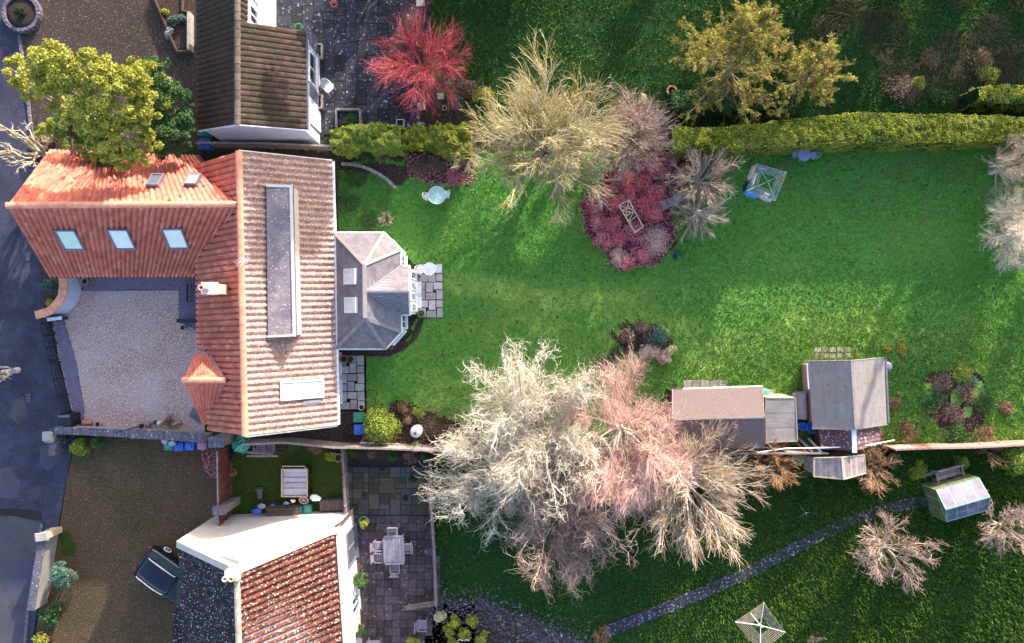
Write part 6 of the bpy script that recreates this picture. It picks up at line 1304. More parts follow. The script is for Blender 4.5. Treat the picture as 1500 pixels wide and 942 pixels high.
# bench
def slat_bench(name, label, c, rz, wd, m, cat='bench'):
    root = thing(name, label, cat, (c.x, c.y, 0), rz)
    for i in range(5): b = MB(); b.box((0, -.2 + i * .1, .43), (wd, .075, .025)); b.build('seat_slat', M_[m], root, local=True)
    for i in range(4): b = MB(); b.box((0, .27 + i * .03, .52 + i * .11), (wd, .03, .085)); b.build('back_slat', M_[m], root, local=True)
    for s_ in (-1, 1):
        b = MB(); b.box((s_ * (wd / 2 + .02), -.22, .31), (.06, .06, .62)); b.build('leg', M_[m], root, local=True)
        b = MB(); b.bar((s_ * (wd / 2 + .02), .26, 0), (s_ * (wd / 2 + .02), .38, .92), .06); b.build('leg', M_[m], root, local=True)
        b = MB(); b.box((s_ * (wd / 2 + .02), 0, .64), (.08, .56, .03)); b.build('arm', M_[m], root, local=True)
    return root
slat_bench('bench', 'weathered slatted garden bench behind the greenhouse', P(1388, 693, .4), math.radians(15), 1.4, 'wood_pale')

# ================================================================ FENCES AND WALLS
def panel_fence(label, px, h, m, step=1.83, board=.15, name='fence', group=None, cap=True, postm=None, hpts=None):
    pts = [P(x, y, 0 if hpts is None else hpts) for x, y in px]; pts = [W((p.x, p.y, 0)) for p in pts]; root = thing(name, label, 'fence', pts[0], 0, group); rg = random.Random(len(px) * 7 + int(h * 10))
    for a, b_ in zip(pts[:-1], pts[1:]):
        d = b_ - a; n = max(1, round(d.length / step)); u = d.normalized(); nn = W((-u.y, u.x, 0)); L = d.length / n
        for i in range(n):
            p = a + u * (L * i); bb = MB(); bb.box((p.x, p.y, h / 2), (.09, .09, h + .06), math.atan2(u.y, u.x)); bb.build('post', M_[postm or m], root)
            k = max(1, int((L - .1) / board)); pm = MB()
            for j in range(k):
                o = p + u * (.05 + j * (L - .1) / k) + nn * (rg.uniform(-.006, .006) + (.012 if j % 2 else 0)); pm.obox(o + W((0, 0, .04)), u * ((L - .1) / k * .96), nn * .018, (0, 0, h - .08 + rg.uniform(-.01, .01)))
            pm.build('boards', M_[m], root, kind='stuff')
            if cap: bb = MB(); bb.obox(p + u * .05 - nn * .04 + W((0, 0, h - .03)), u * (L - .1), nn * .10, (0, 0, .035)); bb.build('capping_rail', M_[m], root)
    return root
panel_fence('grey boarded fence along the bottom of the main garden from the house to the sheds', [(372, 644), (430, 641), (500, 648), (560, 649), (660, 653), (800, 655), (960, 656), (1120, 656), (1195, 656)], 1.75, 'wood_fence', hpts=0)
panel_fence('reddish boarded fence from the tiled outhouse to the right edge', [(1292, 652), (1340, 650), (1400, 649), (1460, 646), (1600, 640)], 1.5, 'wood_pink', hpts=0)
panel_fence('boarded fence behind the brown cottage on the passage to the top hedge', [(302, 217), (400, 218), (500, 222)], 1.2, 'wood_fence', hpts=0)
panel_fence('low boarded fence along the foot of the golden hedges', [(500, 222), (560, 222), (655, 221)], .7, 'wood_pale', hpts=0, board=.3)
# loose timber leaning between fence and lean-to
for i, (x0, y0, x1, y1, m, lb) in enumerate([(1158, 640, 1180, 662, 'wood_red', 'red-brown board leaning on the fence, leftmost'), (1168, 640, 1190, 662, 'wood_pink', 'pinkish board leaning beside the red-brown one'), (1176, 641, 1196, 662, 'wood_dark', 'dark board in the pile by the tiled outhouse'), (1184, 642, 1203, 662, 'white', 'white board leaning in the timber pile by the tiled outhouse')]):
    b = MB(); b.bar(P(x0, y0, .3), P(x1, y1, 1.5), .13, .03); b.build('loose_board', M_[m], None, label=lb, cat='board', group='boards leaning by the tiled outhouse')
b = MB(); b.tube([P(1110, 663, 1.9), P(1150, 657, 1.9), P(1205, 656, 1.9), P(1262, 654, 1.9), P(1310, 645, 1.9)], [.035] * 5, 8); b.build('white_pole', M_['white'], None, label='long thin white pole lying along the fence top by the plank shed', cat='pole')
# lichened wall of the courtyard
wl_ = thing('garden_wall', 'lichened stone wall with a dark tiled coping between the courtyard and the lower drive', 'wall', P(95, 632))
wpts = [(98, 626), (150, 628), (205, 631), (256, 633), (312, 638)]
for i, (p, q) in enumerate(zip(wpts[:-1], wpts[1:])):
    a, b_ = P(*p), P(*q); d = b_ - a; u = d.normalized(); nn = W((-u.y, u.x, 0)); bb = MB(); bb.obox(a - nn * .16 - u * .01, d + u * .02, nn * .32, (0, 0, 1.05)); bb.build('wall_run', M_['wood_cream'] if False else M_['stone'], wl_)
    n = round(d.length / .45)
    for j in range(n):
        c = a + d * ((j + .5) / n); slab(wl_, 'coping_stone', c.x, c.y, d.length / n * .98, .50 if i > 1 else .42, 1.05, .09, M_['capstone'], math.atan2(u.y, u.x))
pr = thing('gate_pier', 'short lichened wall end with a square cap beside the road', 'pier', P(90, 640)); slab(pr, 'cap', P(90, 634).x, P(90, 634).y, .55, .5, 1.15, .1, M_['stone']); b = MB(); b.box((P(90, 638).x, P(90, 638).y, .575), (.45, .42, 1.15)); b.build('pier_body', M_['stone'], pr)
b = MB(); b.obox(P(88, 641) , (.36, 0, 0), (0, -.85, 0), (0, 0, 1.0)); b.build('wall_stub', M_['capstone'], pr)
# curved white wall with orange coping
cw = thing('curved_wall', 'curved white wall with orange clay coping between the wing and the road', 'wall', P(104, 440))
arc = curve_pts([(104, 403), (106, 420), (103, 437), (94, 449), (84, 457), (66, 462)], 40); hW_ = 1.35
def offs(pts, d):
    out = []
    for i, p in enumerate(pts):
        t = (pts[min(i + 1, len(pts) - 1)] - pts[max(i - 1, 0)]).normalized(); out.append(p + W((-t.y, t.x, 0)) * d)
    return out
arc = [W((p.x, p.y, 0)) for p in arc]; arc = [W((p.x * .985, p.y, 0)) for p in arc]
a_, b2_ = offs(arc, .14), offs(arc, -.14); V = []
for p, q in zip(a_, b2_): V += [(p.x, p.y, -.05), (p.x, p.y, hW_), (q.x, q.y, hW_), (q.x, q.y, -.05)]
b = MB(); b.add(V, [(4 * i + j, 4 * i + (j + 1) % 4, 4 * i + 4 + (j + 1) % 4, 4 * i + 4 + j) for i in range(len(arc) - 1) for j in range(4)] + [(3, 2, 1, 0), tuple(range(4 * len(arc) - 4, 4 * len(arc)))]); b.build('wall_run', M_['render_blue'], cw)
a_, b2_ = offs(arc, .22), offs(arc, -.22); tot = [0]
for p, q in zip(arc[:-1], arc[1:]): tot.append(tot[-1] + (q - p).length)
def at_len(pts, s):
    for i in range(len(tot) - 1):
        if tot[i + 1] >= s: return pts[i].lerp(pts[i + 1], (s - tot[i]) / max(tot[i + 1] - tot[i], 1e-6))
    return pts[-1]
nt_ = 17
for i in range(nt_):
    s0_, s1_ = tot[-1] * (i + .03) / nt_, tot[-1] * (i + .97) / nt_; v = [at_len(a_, s0_), at_len(a_, s1_), at_len(b2_, s1_), at_len(b2_, s0_)]; z0, z1 = hW_ + .002, hW_ + .07 + (i % 3) * .006
    bb = MB(); bb.add([W((q.x, q.y, z0)) for q in v] + [W((q.x, q.y, z1)) for q in v], [(0, 1, 2, 3), (7, 6, 5, 4), (0, 4, 5, 1), (1, 5, 6, 2), (2, 6, 7, 3), (3, 7, 4, 0)]); bb.build('coping_tile', M_['tile_ridge'], cw)
# black field gates
gp0, gp1 = P(77, 472), P(108, 604); mid = gp0.lerp(gp1, .42)
for k, (a, b_, lb) in enumerate([(gp0, mid, 'upper leaf of the black barred metal gate between road and courtyard'), (mid, gp1, 'lower leaf of the black barred metal gate, nearer the lichened wall')]):
    root = thing('barred_gate', lb, 'gate', a, 0, 'black gate leaves'); u = (b_ - a).normalized(); a2, b2 = a + u * .05, b_ - u * .05
    for z in (.18, .38, .58, .78, 1.05): bb = MB(); bb.bar(a2 + W((0, 0, z)), b2 + W((0, 0, z)), .045, .045); bb.build('rail', M_['blackmetal'], root)
    for t in (0, .33, .66, 1): bb = MB(); p = a2.lerp(b2, t); bb.bar(p + W((0, 0, .08)), p + W((0, 0, 1.15)), .06, .05); bb.build('stile', M_['blackmetal'], root)
    bb = MB(); bb.bar(a2 + W((0, 0, .2)), b2.lerp(a2, .6) + W((0, 0, 1.05)) if k == 0 else b2 + W((0, 0, .2)), .04, .03) if k == 0 else bb.bar(b2 + W((0, 0, .2)), a2.lerp(b2, .6) + W((0, 0, 1.05)), .04, .03); bb.build('brace', M_['blackmetal'], root)
r = thing('gate_post', 'black gate post at the foot of the curved wall', 'post', P(82, 467)); b = MB(); b.box(tuple(P(80, 467, .62)), (.75, .14, 1.25), .12); b.build('post_body', M_['blackmetal'], r); b = MB(); b.box(tuple(P(80, 467, 1.28)), (.8, .18, .05), .12); b.build('cap', M_['galv'], r)
r = thing('post_box', 'boxy black bin store beside the gate and the lichened wall', 'box', P(109, 612)); c = P(110, 612); b = MB(); b.box((c.x, c.y, .5), (.68, .62, 1.0), .06); b.build('box_body', M_['blackmetal'], r); b = MB(); b.box((c.x, c.y + .22, 1.02), (.62, .12, .05), .06); b.build('hinge_strip', M_['frame_dark'], r)
# brown braced fence and piers
bp0, bp1 = P(338, 652), P(340, 764); root = thing('braced_fence', 'red-brown braced timber fence and gate between the lower drive and the small yard', 'fence', bp0)
u = (bp1 - bp0).normalized(); L = (bp1 - bp0).length
for i in range(24):
    s_ = L * i / 24; 
    b = MB(); b.obox(bp0 + u * (s_ + .01) + W((0, 0, .08)), u * (L / 24 - .02), (.025, 0, 0), (0, 0, 1.75)); b.build('board', M_['wood_red'], root)
for (s0_, s1_) in ((.02, .20), (.22, .45), (.47, .66), (.74, .97)):
    p, q = bp0 + u * (L * s0_), bp0 + u * (L * s1_)
    for (za, zb) in ((.2, 1.7),): b = MB(); b.bar(p + W((.05, 0, za)), q + W((.05, 0, zb)), .07, .04, up=(1, 0, 0)); b.build('brace', M_['wood_dark'], root)
    for z in (.18, .95, 1.78): b = MB(); b.bar(p + W((.05, 0, z)), q + W((.05, 0, z)), .08, .04, up=(0, 0, 1)); b.build('rail', M_['wood_red'], root)
b = MB(); b.bar(bp0 + W((0, 0, 1.86)), bp1 + W((0, 0, 1.86)), .07, .05); b.build('capping_rail', M_['wood_pale'], root)
for (x, y, h_, sx, sy, lb) in ((344, 733, 2.1, .62, .40, 'grey brick pier standing in the red-brown fence'), (338, 639, 1.9, .75, .50, 'grey brick pier at the end of the lichened wall by the house corner')):
    r = thing('brick_pier', lb, 'pier', P(x, y)); c = P(x, y); b = MB(); b.box((c.x, c.y, h_ / 2), (sx, sy, h_), .04); b.build('brick_body', M_['brick'], r)
    for zz in range(int(h_ / .15)): 
        b = MB(); b.box((c.x, c.y, .15 * zz + .14), (sx + .012, sy + .012, .012), .04); b.build('mortar_line', M_['stone'], r)
    b = MB(); b.box((c.x, c.y, h_ + .03), (sx + .1, sy + .1, .06), .04); b.build('cap', M_['capstone'], r)
# lattice trellises
def lattice(label, px, h, m='wood_pale', step=.11, two=.16, name='trellis'):
    pts = [W((P(*p).x, P(*p).y, 0)) for p in px]; root = thing(name, label, 'trellis', pts[0])
    lm = MB()
    for a, b_ in zip(pts[:-1], pts[1:]):
        d = b_ - a; u = d.normalized(); nn = W((-u.y, u.x, 0)); n = max(2, int(d.length / step))
        for z in (.25, h - .05): bb = MB(); bb.bar(a + W((0, 0, z)), b_ + W((0, 0, z)), .05, .04); bb.build('rail', M_[m], root)
        for i in range(n + 1):
            p = a.lerp(b_, i / n)
            if i % 14 == 0: bb = MB(); bb.bar(p + W((0, 0, -.03)), p + W((0, 0, h + .05)), .08, .08); bb.build('post', M_[m], root)
            lm.bar(p + nn * .03 + W((0, 0, .3)), p + nn * .03 + u * .35 + W((0, 0, h)), .035, .015, up=tuple(nn)); lm.bar(p - nn * .03 + u * .35 + W((0, 0, .3)), p - nn * .03 + W((0, 0, h)), .035, .015, up=tuple(nn))
        for i in range(n): p = a.lerp(b_, (i + .5) / n); lm.obox(p - nn * (two / 2) - u * .02 + W((0, 0, h + .0)), nn * two + u * .05, u * .035, (0, 0, .02))
    lm.build('laths', M_[m], root, kind='stuff'); return root
lattice('lattice trellis between the small yard and the flagged terrace', [(508, 652), (513, 748)], 1.1)
lattice('long lattice trellis between the flagged terrace and the shaded lawn', [(632, 672), (634, 740), (638, 800), (641, 878)], .95)
lattice('short lattice trellis turning the terrace corner at the bottom', [(641, 878), (600, 884)], .8)
# low pale wall bottom left
rw = thing('roadside_wall', 'pale rendered low wall with flat coping beside the concrete road edge at bottom left', 'wall', P(75, 820))
a, b_ = P(82, 782), P(66, 882); d = b_ - a; u = d.normalized(); nn = W((-u.y, u.x, 0)); b = MB(); b.obox(a - nn * .14, d, nn * .28, (0, 0, 1.15)); b.build('wall_run', mat('stained_cream_render', c3(.32, .29, .27), c3(.48, .44, .40), scale=2, bump=.006, big=c3(.22, .20, .18), bigscale=2, bigamt=.6), rw)
for j in range(7): c = a + d * ((j + .5) / 7); slab(rw, 'coping_stone', c.x, c.y, d.length / 7 * .98, .40, 1.15, .07, M_['capstone'], math.atan2(u.y, u.x))
c = P(84, 776); b = MB(); b.box((c.x, c.y, .65), (.6, .32, 1.3), .12); b.build('pier_body', M_['wood_cream'], rw); slab(rw, 'cap', c.x, c.y, .7, .45, 1.3, .08, M_['stone'], .12)
# triangular raised bed at the top
tb_ = thing('raised_bed', 'triangular raised bed edged with a low wall and rail beside the brown cottage', 'raised bed', P(262, 60))
b = MB(); b.prism(wpoly([(224, -10), (260, 74), (279, 74), (279, -10)]), .0, .25); b.build('soil', M_['soil'], tb_)
for p, q in (((224, -10), (260, 75)), ((260, 76), (280, 76)), ((270, 18), (279, 18)), ((269, -10), (269, 18))): b = MB(); b.bar(P(*p, .2), P(*q, .2), .09, .36); b.build('edging_board', M_['wood_dark'], tb_)
b = MB(); b.bar(P(279, 20, .3), P(279, 75, .3), .14, .55); b.build('low_wall', M_['stone'], tb_)
# round stone-edged bed
rb_ = thing('round_planter', 'round stone-edged bed with a low clipped plant in the top left corner', 'planter', P(36, 22)); c = P(36, 22)
b = MB(); b.lathe((c.x, c.y, 0), [(.98, 0), (.98, .22), (.6, .26), (.3, .28)], 28); b.build('soil', M_['potsoil'], rb_)
for i in range(26): a = 2 * PI * i / 26; slab(rb_, 'edging_stone', c.x + math.cos(a) * .96, c.y + math.sin(a) * .96, .20, .22, .0, .34, M_['capstone'], a)
bush('topiary', 'small clipped green ball in the middle of the round stone-edged bed', 'plant', 27, 18, .3, .75, 'leaf_dark', nb=14, per=60, ls=.05, seed=301, rough=.22)
# square bed on the top terrace
r = thing('wooden_planter', 'square timber-edged bed of green leaves on the top terrace', 'planter', P(514, 176))
for p, q in (((493, 161), (528, 161)), ((528, 161), (528, 187)), ((493, 161), (493, 187))): b = MB(); b.bar(P(*p, .15), P(*q, .15), .10, .3); b.build('sleeper', M_['wood_pale'], r)
b = MB(); b.bar(P(552, 186, .15), P(604, 189, .15), .12, .2); b.build('sleeper', M_['wood_pale'], None, label='long timber sleeper at the lower edge of the top terrace', cat='sleeper')
for (x, y, s_, lb) in ((617, 157, 11, 'pale stone block at the foot of the crimson tree'), (617, 186, 11, 'stone block near the feathery hedge'), (616, 4, 13, 'buff stone slab at the top corner of the lawn'), (645, 142, 9, 'small stone in the dark bed right of the crimson tree')):
    a = P(x, y); b = MB(); b.box((a.x, a.y, .06), (s_ / S, s_ / S, .14), .1); b.build('stone_block', M_['stone'], None, label=lb, cat='stone', bevel=.02)
# fence behind lower yard beams
for (x0, y0, x1, y1, lb) in ((355, 662, 400, 664, 'upper weathered beam lying in the small yard'), (362, 668, 408, 668, 'lower weathered beam lying in the small yard'), (388, 639, 413, 640, 'dark plank against the boundary by the house corner')):
    b = MB(); b.bar(P(x0, y0, .08), P(x1, y1, .08), .12, .10); b.build('timber_beam', M_['wood_dark'] if y0 < 650 else M_['wood_pale'], None, label=lb, cat='beam')
# ================================================================ POTS, BINS, FURNITURE
def pot(label, px, py, r=.17, h=.3, m='terracotta', plant=None, name='plant_pot', tilt=None, group='plant pots', seed=0, z=0.0):
    c = P(px, py, h if not tilt else .15); root = thing(name, label, 'pot', (c.x, c.y, z), 0, group)
    M = None; o = (c.x, c.y, z)
    if tilt is not None: M = Matrix.Rotation(tilt, 3, 'Z') @ Matrix.Rotation(math.radians(82), 3, 'Y'); o = (c.x - math.cos(tilt) * h / 2, c.y - math.sin(tilt) * h / 2, r)
    b = MB(); b.lathe(o, [(r * .68, 0), (r * .9, h * .8), (r * 1.05, h * .82), (r * 1.05, h), (r * .86, h), (r * .8, h * .82)], 18, M=M); b.build('pot_body', M_[m], root)
    if tilt is None: b = MB(); b.lathe(o, [(r * .8, h * .8), (r * .5, h * .86)], 14); b.build('soil', M_['potsoil'], root)
    else: b = MB(); q = W(o) + M @ W((0, 0, h * .97)); b.lathe(q, [(r * .82, 0), (r * .1, .002)], 14, M=M); b.build('dark_inside', M_['potsoil'], root)
    if plant:
        rng = np.random.default_rng(seed); B = [(c.x + rng.normal() * r * .25, c.y + rng.normal() * r * .25, z + h + .05, r * .7) for _ in range(4)]; leaf_blobs('leaves', plant, B, 30, .045, root, seed)
    return root
pot('pale clay pot at the foot of the curved white wall', 123, 412, .2, .35, 'paleclay')
pot('pale pot standing at the edge of the block paving in the courtyard', 267, 480, .17, .3, 'paleclay')
pot('terracotta pot lying on its side by the gate box', 129, 619, .15, .5, 'terracotta', tilt=PI)
pot('pale-rimmed pot standing upright beside the fallen terracotta pot', 142, 622, .19, .35, 'paleclay')
pot('dark red pot lying on its side near the house porch', 259, 620, .14, .5, 'terracotta', tilt=PI + .3)
pot('brown pot on the side patio, left one of the pair under the sunroom', 503, 526, .21, .38, 'terracotta')
pot('pot with a green plant, right one of the pair under the sunroom', 513, 526, .2, .35, 'paleclay', plant='leaf_mid', seed=2)
pot('small pale pot at the lower right corner of the side patio', 529, 597, .17, .28, 'paleclay')
pot('round clay pot of leaves at the corner of the sunroom patio', 617, 459, .22, .35, 'paleclay', plant='leaf_mid', seed=3)
pot('small terracotta pot under the sunroom gutter', 573, 509, .10, .18, 'terracotta')
pot('tiny orange pot on the sunroom patio beside the white table', 614, 405, .08, .14, 'terracotta')
pot('large terracotta pot in the right corner of the small yard', 495, 671, .24, .4, 'terracotta')
pot('terracotta bowl of plants by the red-brown fence', 341, 692, .2, .22, 'terracotta', plant='leaf_brown', seed=4)
pot('large dark blue pot beside the turquoise heap', 338, 667, .24, .4, 'blackmetal')
pot('red pot beside the white chair on the top terrace', 466, 130, .17, .28, 'terracotta')
pot('small round pot near the variegated bush', 651, 158, .14, .2, 'paleclay')
pot('green plant pot at the corner of the brown cottage wall', 437, 39, .2, .3, 'greenplastic', plant='leaf_mid', seed=5)
pot('pink terracotta pot at the top edge of the top terrace', 489, 5, .18, .4, 'terracotta', plant='leaf_red', seed=6)
pot('round green pot below the trellis by the dark door', 533, 764, .28, .35, 'greenplastic')
pot('round pot of the fence end at the left foot of the yellowish bare tree', 657, 238, .13, .2, 'paleclay')
pot('small beige pot beside the sunroom step', 615, 432, .09, .12, 'wood_cream')
r = thing('square_planter', 'square white-rimmed planter on the top terrace below the crimson tree', 'planter', P(586, 180)); c = P(586, 180, .35); b = MB()
for s_ in (-1, 1): b.box((c.x + s_ * .19, c.y, .18), (.04, .42, .36)); b.box((c.x, c.y + s_ * .19, .18), (.338, .04, .355))
b.build('box_sides', M_['galv'], r); b = MB(); b.box((c.x, c.y, .13), (.33, .33, .26)); b.build('soil', M_['potsoil'], r)
b = MB(); b.lathe((P(598, 184).x, P(598, 184).y, .0), [(.2, 0), (.22, .02), (.05, .06)], 14); b.build('pot_lid', M_['frame_dark'], None, label='dark oval lid lying beside the square planter', cat='lid')
for (y, lb) in ((74, 'upper stone trough under the cottage window'), (148, 'lower stone trough under the cottage wall by the red pot')):
    r = thing('stone_trough', lb, 'trough', P(467, y), 0, 'stone troughs on the top terrace'); c = P(466, y, .35); b = MB()
    for s_ in (-1, 1): b.box((c.x + s_ * .18, c.y, .18), (.06, .8, .36)); b.box((c.x, c.y + s_ * .37, .18), (.30, .06, .355))
    b.build('trough_body', M_['paleclay'], r); b = MB(); b.box((c.x, c.y, .12), (.30, .68, .24)); b.build('soil', M_['potsoil'], r)
    rng = np.random.default_rng(y); leaf_blobs('leaves', 'leaf_mid', [(c.x + rng.normal() * .05, c.y + rng.normal() * .2, .3, .12) for _ in range(6)], 25, .04, r, y)
# wheeled bins / boxes
def bin_(label, px, py, m, w_=.48, d_=.42, h=.7, rz=0.0, name='wheelie_bin', cat='bin', group=None, wheels=True):
    c = P(px, py, h); root = thing(name, label, cat, (c.x, c.y, 0), rz, group)
    b = MB(); b.add([(x * k, y * k2, z) for z, k, k2 in ((.03, .40 * w_, .40 * d_), (h * .92, .48 * w_, .48 * d_)) for x, y in ((-1, -1), (1, -1), (1, 1), (-1, 1))], [(3, 2, 1, 0), (4, 5, 6, 7), (0, 1, 5, 4), (1, 2, 6, 5), (2, 3, 7, 6), (3, 0, 4, 7)]); b.build('bin_body', M_[m], root, local=True)
    b = MB(); b.box((0, 0, h * .95), (w_ * 1.05, d_ * 1.05, .06)); b.build('lid', M_[m], root, local=True, bevel=.03)
    b = MB(); b.box((0, .02, h * .95 + .05), (w_ * .6, d_ * .55, .05)); b.build('lid_panel', M_[m], root, local=True, bevel=.02)
    b = MB(); b.tube([(-w_ * .4, d_ * .56, h * .93), (w_ * .4, d_ * .56, h * .93)], .02, 6); b.build('handle', M_[m], root, local=True)
    if wheels:
        for s_ in (-1, 1): b = MB(); b.lathe((s_ * w_ * .46 - .02, d_ * .45, .09), [(.09, 0), (.09, .04)], 12, M=Matrix.Rotation(PI / 2, 3, 'Y')); b.build('wheel', M_['rubber'], root, local=True)
    return root
g_ = 'bins along the lichened wall'
bin_('turquoise bin with crumpled bags on top, leftmost against the lichened wall', 246, 654, 'greenplastic', h=.8, group=g_)
bin_('blue bin next to the turquoise one, slightly askew', 261, 655, 'blue', h=.8, rz=.08, group=g_)
bin_('blue bin beside the pinkish bin', 277, 654, 'blue', h=.85, rz=-.05, group=g_)
bin_('pinkish bin, rightmost against the lichened wall', 295, 653, 'pinkplastic', h=.8, group=g_)
bin_('dark blue bin in the corner by the brown cottage', 299, 211, 'blue', w_=.6, d_=.5, h=.9)
bin_('green lidded bin behind the dark blue one by the cottage', 296, 195, 'greenplastic', w_=.55, d_=.22, h=1.0)
bin_('green lidded bin at the end of the side patio', 524, 612, 'greenplastic', w_=.5, d_=.5, h=.95)
bin_('blue bin below the green one beside the round bush', 525, 630, 'blue', w_=.5, d_=.5, h=.9)
for i, (x, y, lb) in enumerate([(243, 646, 'crumpled grey bag on the turquoise bin, left one'), (253, 649, 'crumpled grey bag on the turquoise bin, right one')]):
    c = P(x, y, .9); rng = random.Random(i); b = MB(); v = []; n = 9
    for j in range(6):
        for k in range(n): a = 2 * PI * k / n; rr = .2 * math.sin(PI * (j + .5) / 6) * rng.uniform(.7, 1.2); v.append((c.x + math.cos(a) * rr, c.y + math.sin(a) * rr * .9, .92 + .18 * j / 5 + rng.uniform(-.02, .02)))
    b.add(v, [(j * n + k, j * n + (k + 1) % n, (j + 1) * n + (k + 1) % n, (j + 1) * n + k) for j in range(5) for k in range(n)] + [tuple(range(5 * n, 6 * n)), tuple(reversed(range(n)))]); b.build('rubbish_bag', M_['bag'], None, label=lb, cat='bag')
# turquoise tarpaulin heap
c = P(350, 652, .7); rng = np.random.default_rng(5); b = MB(); v = []; n = 16
for j in range(9):
    for k in range(n):
        a = 2 * PI * k / n; t = j / 8; rr = .48 * (math.cos(t * PI / 2) ** .5) * (1 + .28 * math.sin(3 * a + j) * rng.uniform(.4, 1)) + .02; v.append((c.x + math.cos(a) * rr * .9, c.y + math.sin(a) * rr, .02 + 1.0 * t ** .8 * (1 + rng.normal() * .08)))
b.add(v, [(j * n + k, j * n + (k + 1) % n, (j + 1) * n + (k + 1) % n, (j + 1) * n + k) for j in range(8) for k in range(n)] + [tuple(range(8 * n, 9 * n))]); b.build('tarpaulin_heap', M_['tarp'], None, label='crumpled turquoise tarpaulin heap by the red-brown fence', cat='tarpaulin')
# white tank
tk = thing('gas_tank', 'white ridged barrel-shaped tank standing by the boundary fence', 'tank', P(609, 632)); c = P(610, 632, .6)
b = MB(); b.lathe((c.x, c.y, 0), [(.28, 0), (.31, .05), (.31, .3), (.33, .32), (.33, .36), (.31, .38), (.31, .7), (.33, .72), (.33, .76), (.31, .78), (.27, .9), (.1, .93)], 24); b.build('tank_body', M_['tank'], tk)
b = MB(); b.lathe((c.x - .03, c.y - .05, .92), [(.09, 0), (.09, .05), (.03, .07)], 12); b.build('cap', M_['frame_dark'], tk)
# blue barrels by the big shed
for (x, y, r_, lb) in ((1176, 625, .24, 'smaller blue barrel beside the big shed'), (1191, 627, .34, 'larger blue barrel tucked under the big shed eave')):
    c = P(x, y, .8); rt = thing('barrel', lb, 'barrel', (c.x, c.y, 0)); b = MB(); b.lathe((c.x, c.y, 0), [(r_ * .9, 0), (r_, .3), (r_ * .96, .32), (r_, .6), (r_ * .95, .8), (r_ * .85, .8), (r_ * .84, .6)], 22); b.build('barrel_body', M_['blue'], rt); b = MB(); b.lathe((c.x, c.y, .55), [(r_ * .86, 0), (r_ * .3, .01)], 18); b.build('water', M_['glass_dark'], rt)
for (x, y, r_, m, lb) in ((1299, 537, .27, 'galv', 'round water butt at the right corner of the big shed'), (1120, 575, .24, 'greenplastic', 'green water butt at the corner of the long shed'), (1124, 652, .24, 'stone', 'pale round tub under the lean-to near the fence')):
    c = P(x, y, .8); rt = thing('water_butt', lb, 'water butt', (c.x, c.y, 0)); b = MB(); b.lathe((c.x, c.y, 0), [(r_ * .9, 0), (r_, .4), (r_ * .93, .85)], 20); b.build('butt_body', M_[m], rt); b = MB(); b.lathe((c.x, c.y, .85), [(r_, 0), (r_, .03), (r_ * .3, .05)], 20); b.build('lid', M_['frame_dark'] if m == 'galv' else M_[m], rt)
# ring ornament
b = MB(); b.torus(tuple(P(867, 567, .3)), .17, .05, 22, 8); b.build('ring_ornament', M_['stone'], None, label='pale stone ring lying on the lawn left of the birch', cat='ornament')
b = MB(); b.torus(tuple(P(984, 133, .12)), .25, .06, 18, 6); b.build('hose_coil', M_['terracotta'], None, label='small orange-brown ring under the largest conifer', cat='ring')

# bistro sets
def round_table(label, px, py, r, m='whitemetal', glass=None, group='round garden tables'):
    c = P(px, py, .72); root = thing('round_table', label, 'table', (c.x, c.y, 0), 0, group)
    b = MB(); b.torus((c.x, c.y, .72), r - .02, .02, 32, 6); b.build('rim', M_[m], root)
    if glass: b = MB(); b.lathe((c.x, c.y, .715), [(r - .03, 0), (r - .03, .008), (.01, .009)], 32, smooth=False); b.build('tabletop', M_[glass], root)
    else:
        for k, rr in enumerate((r * .33, r * .62)): b = MB(); b.torus((c.x, c.y, .722), rr, .012, 28, 5); b.build('ring', M_[m], root)
        b = MB(); b.lathe((c.x, c.y, .70), [(r - .03, 0), (r - .03, .012), (.01, .013)], 32, smooth=False); b.build('tabletop', M_[m], root)
    for k in range(6): a = k * PI / 3 + .3; b = MB(); b.bar((c.x, c.y, .74), (c.x + math.cos(a) * r * .95, c.y + math.sin(a) * r * .95, .74), .022, .012); b.build('spoke', M_[m], root)
    for k in range(3): a = k * 2 * PI / 3 + .2; b = MB(); b.tube([(c.x, c.y, .68), (c.x + math.cos(a) * .1, c.y + math.sin(a) * .1, .35), (c.x + math.cos(a) * r * .7, c.y + math.sin(a) * r * .7, .01)], .015, 6); b.build('leg', M_[m], root)
    return root
def bistro_chair(label, px, py, rz, m='whitemetal', group='white bistro chairs', r=.21):
    c = P(px, py, .45); root = thing('bistro_chair', label, 'chair', (c.x, c.y, 0), rz, group)
    b = MB(); b.lathe((0, 0, .44), [(r, 0), (r, .025), (.01, .03)], 24, smooth=False); b.build('seat', M_[m], root, local=True)
    b = MB(); b.torus((0, 0, .47), r, .014, 24, 5); b.torus((0, 0, .475), r * .5, .012, 20, 5); b.build('seat_ring', M_[m], root, local=True)
    pts = [(-r * .9, r * .35, .46), (-r * .98, r * .8, .7), (-r * .6, r * 1.12, .88), (0, r * 1.2, .92), (r * .6, r * 1.12, .88), (r * .98, r * .8, .7), (r * .9, r * .35, .46)]
    bk = MB(); bk.tube(pts, .016, 6); bko = bk.build('backrest', M_[m], root, local=True)
    for k in range(3): b = MB(); b.bar(((k - 1) * .1, r * .9, .47), ((k - 1) * .1, r * 1.18, .90), .03, .01); b.build('back_bar', M_[m], bko, local=True)
    for a in range(4): t = a * PI / 2 + PI / 4; b = MB(); b.tube([(math.cos(t) * r * .8, math.sin(t) * r * .8, .44), (math.cos(t) * r * 1.05, math.sin(t) * r * 1.05, .0)], .012, 5); b.build('leg', M_[m], root, local=True)
    return root
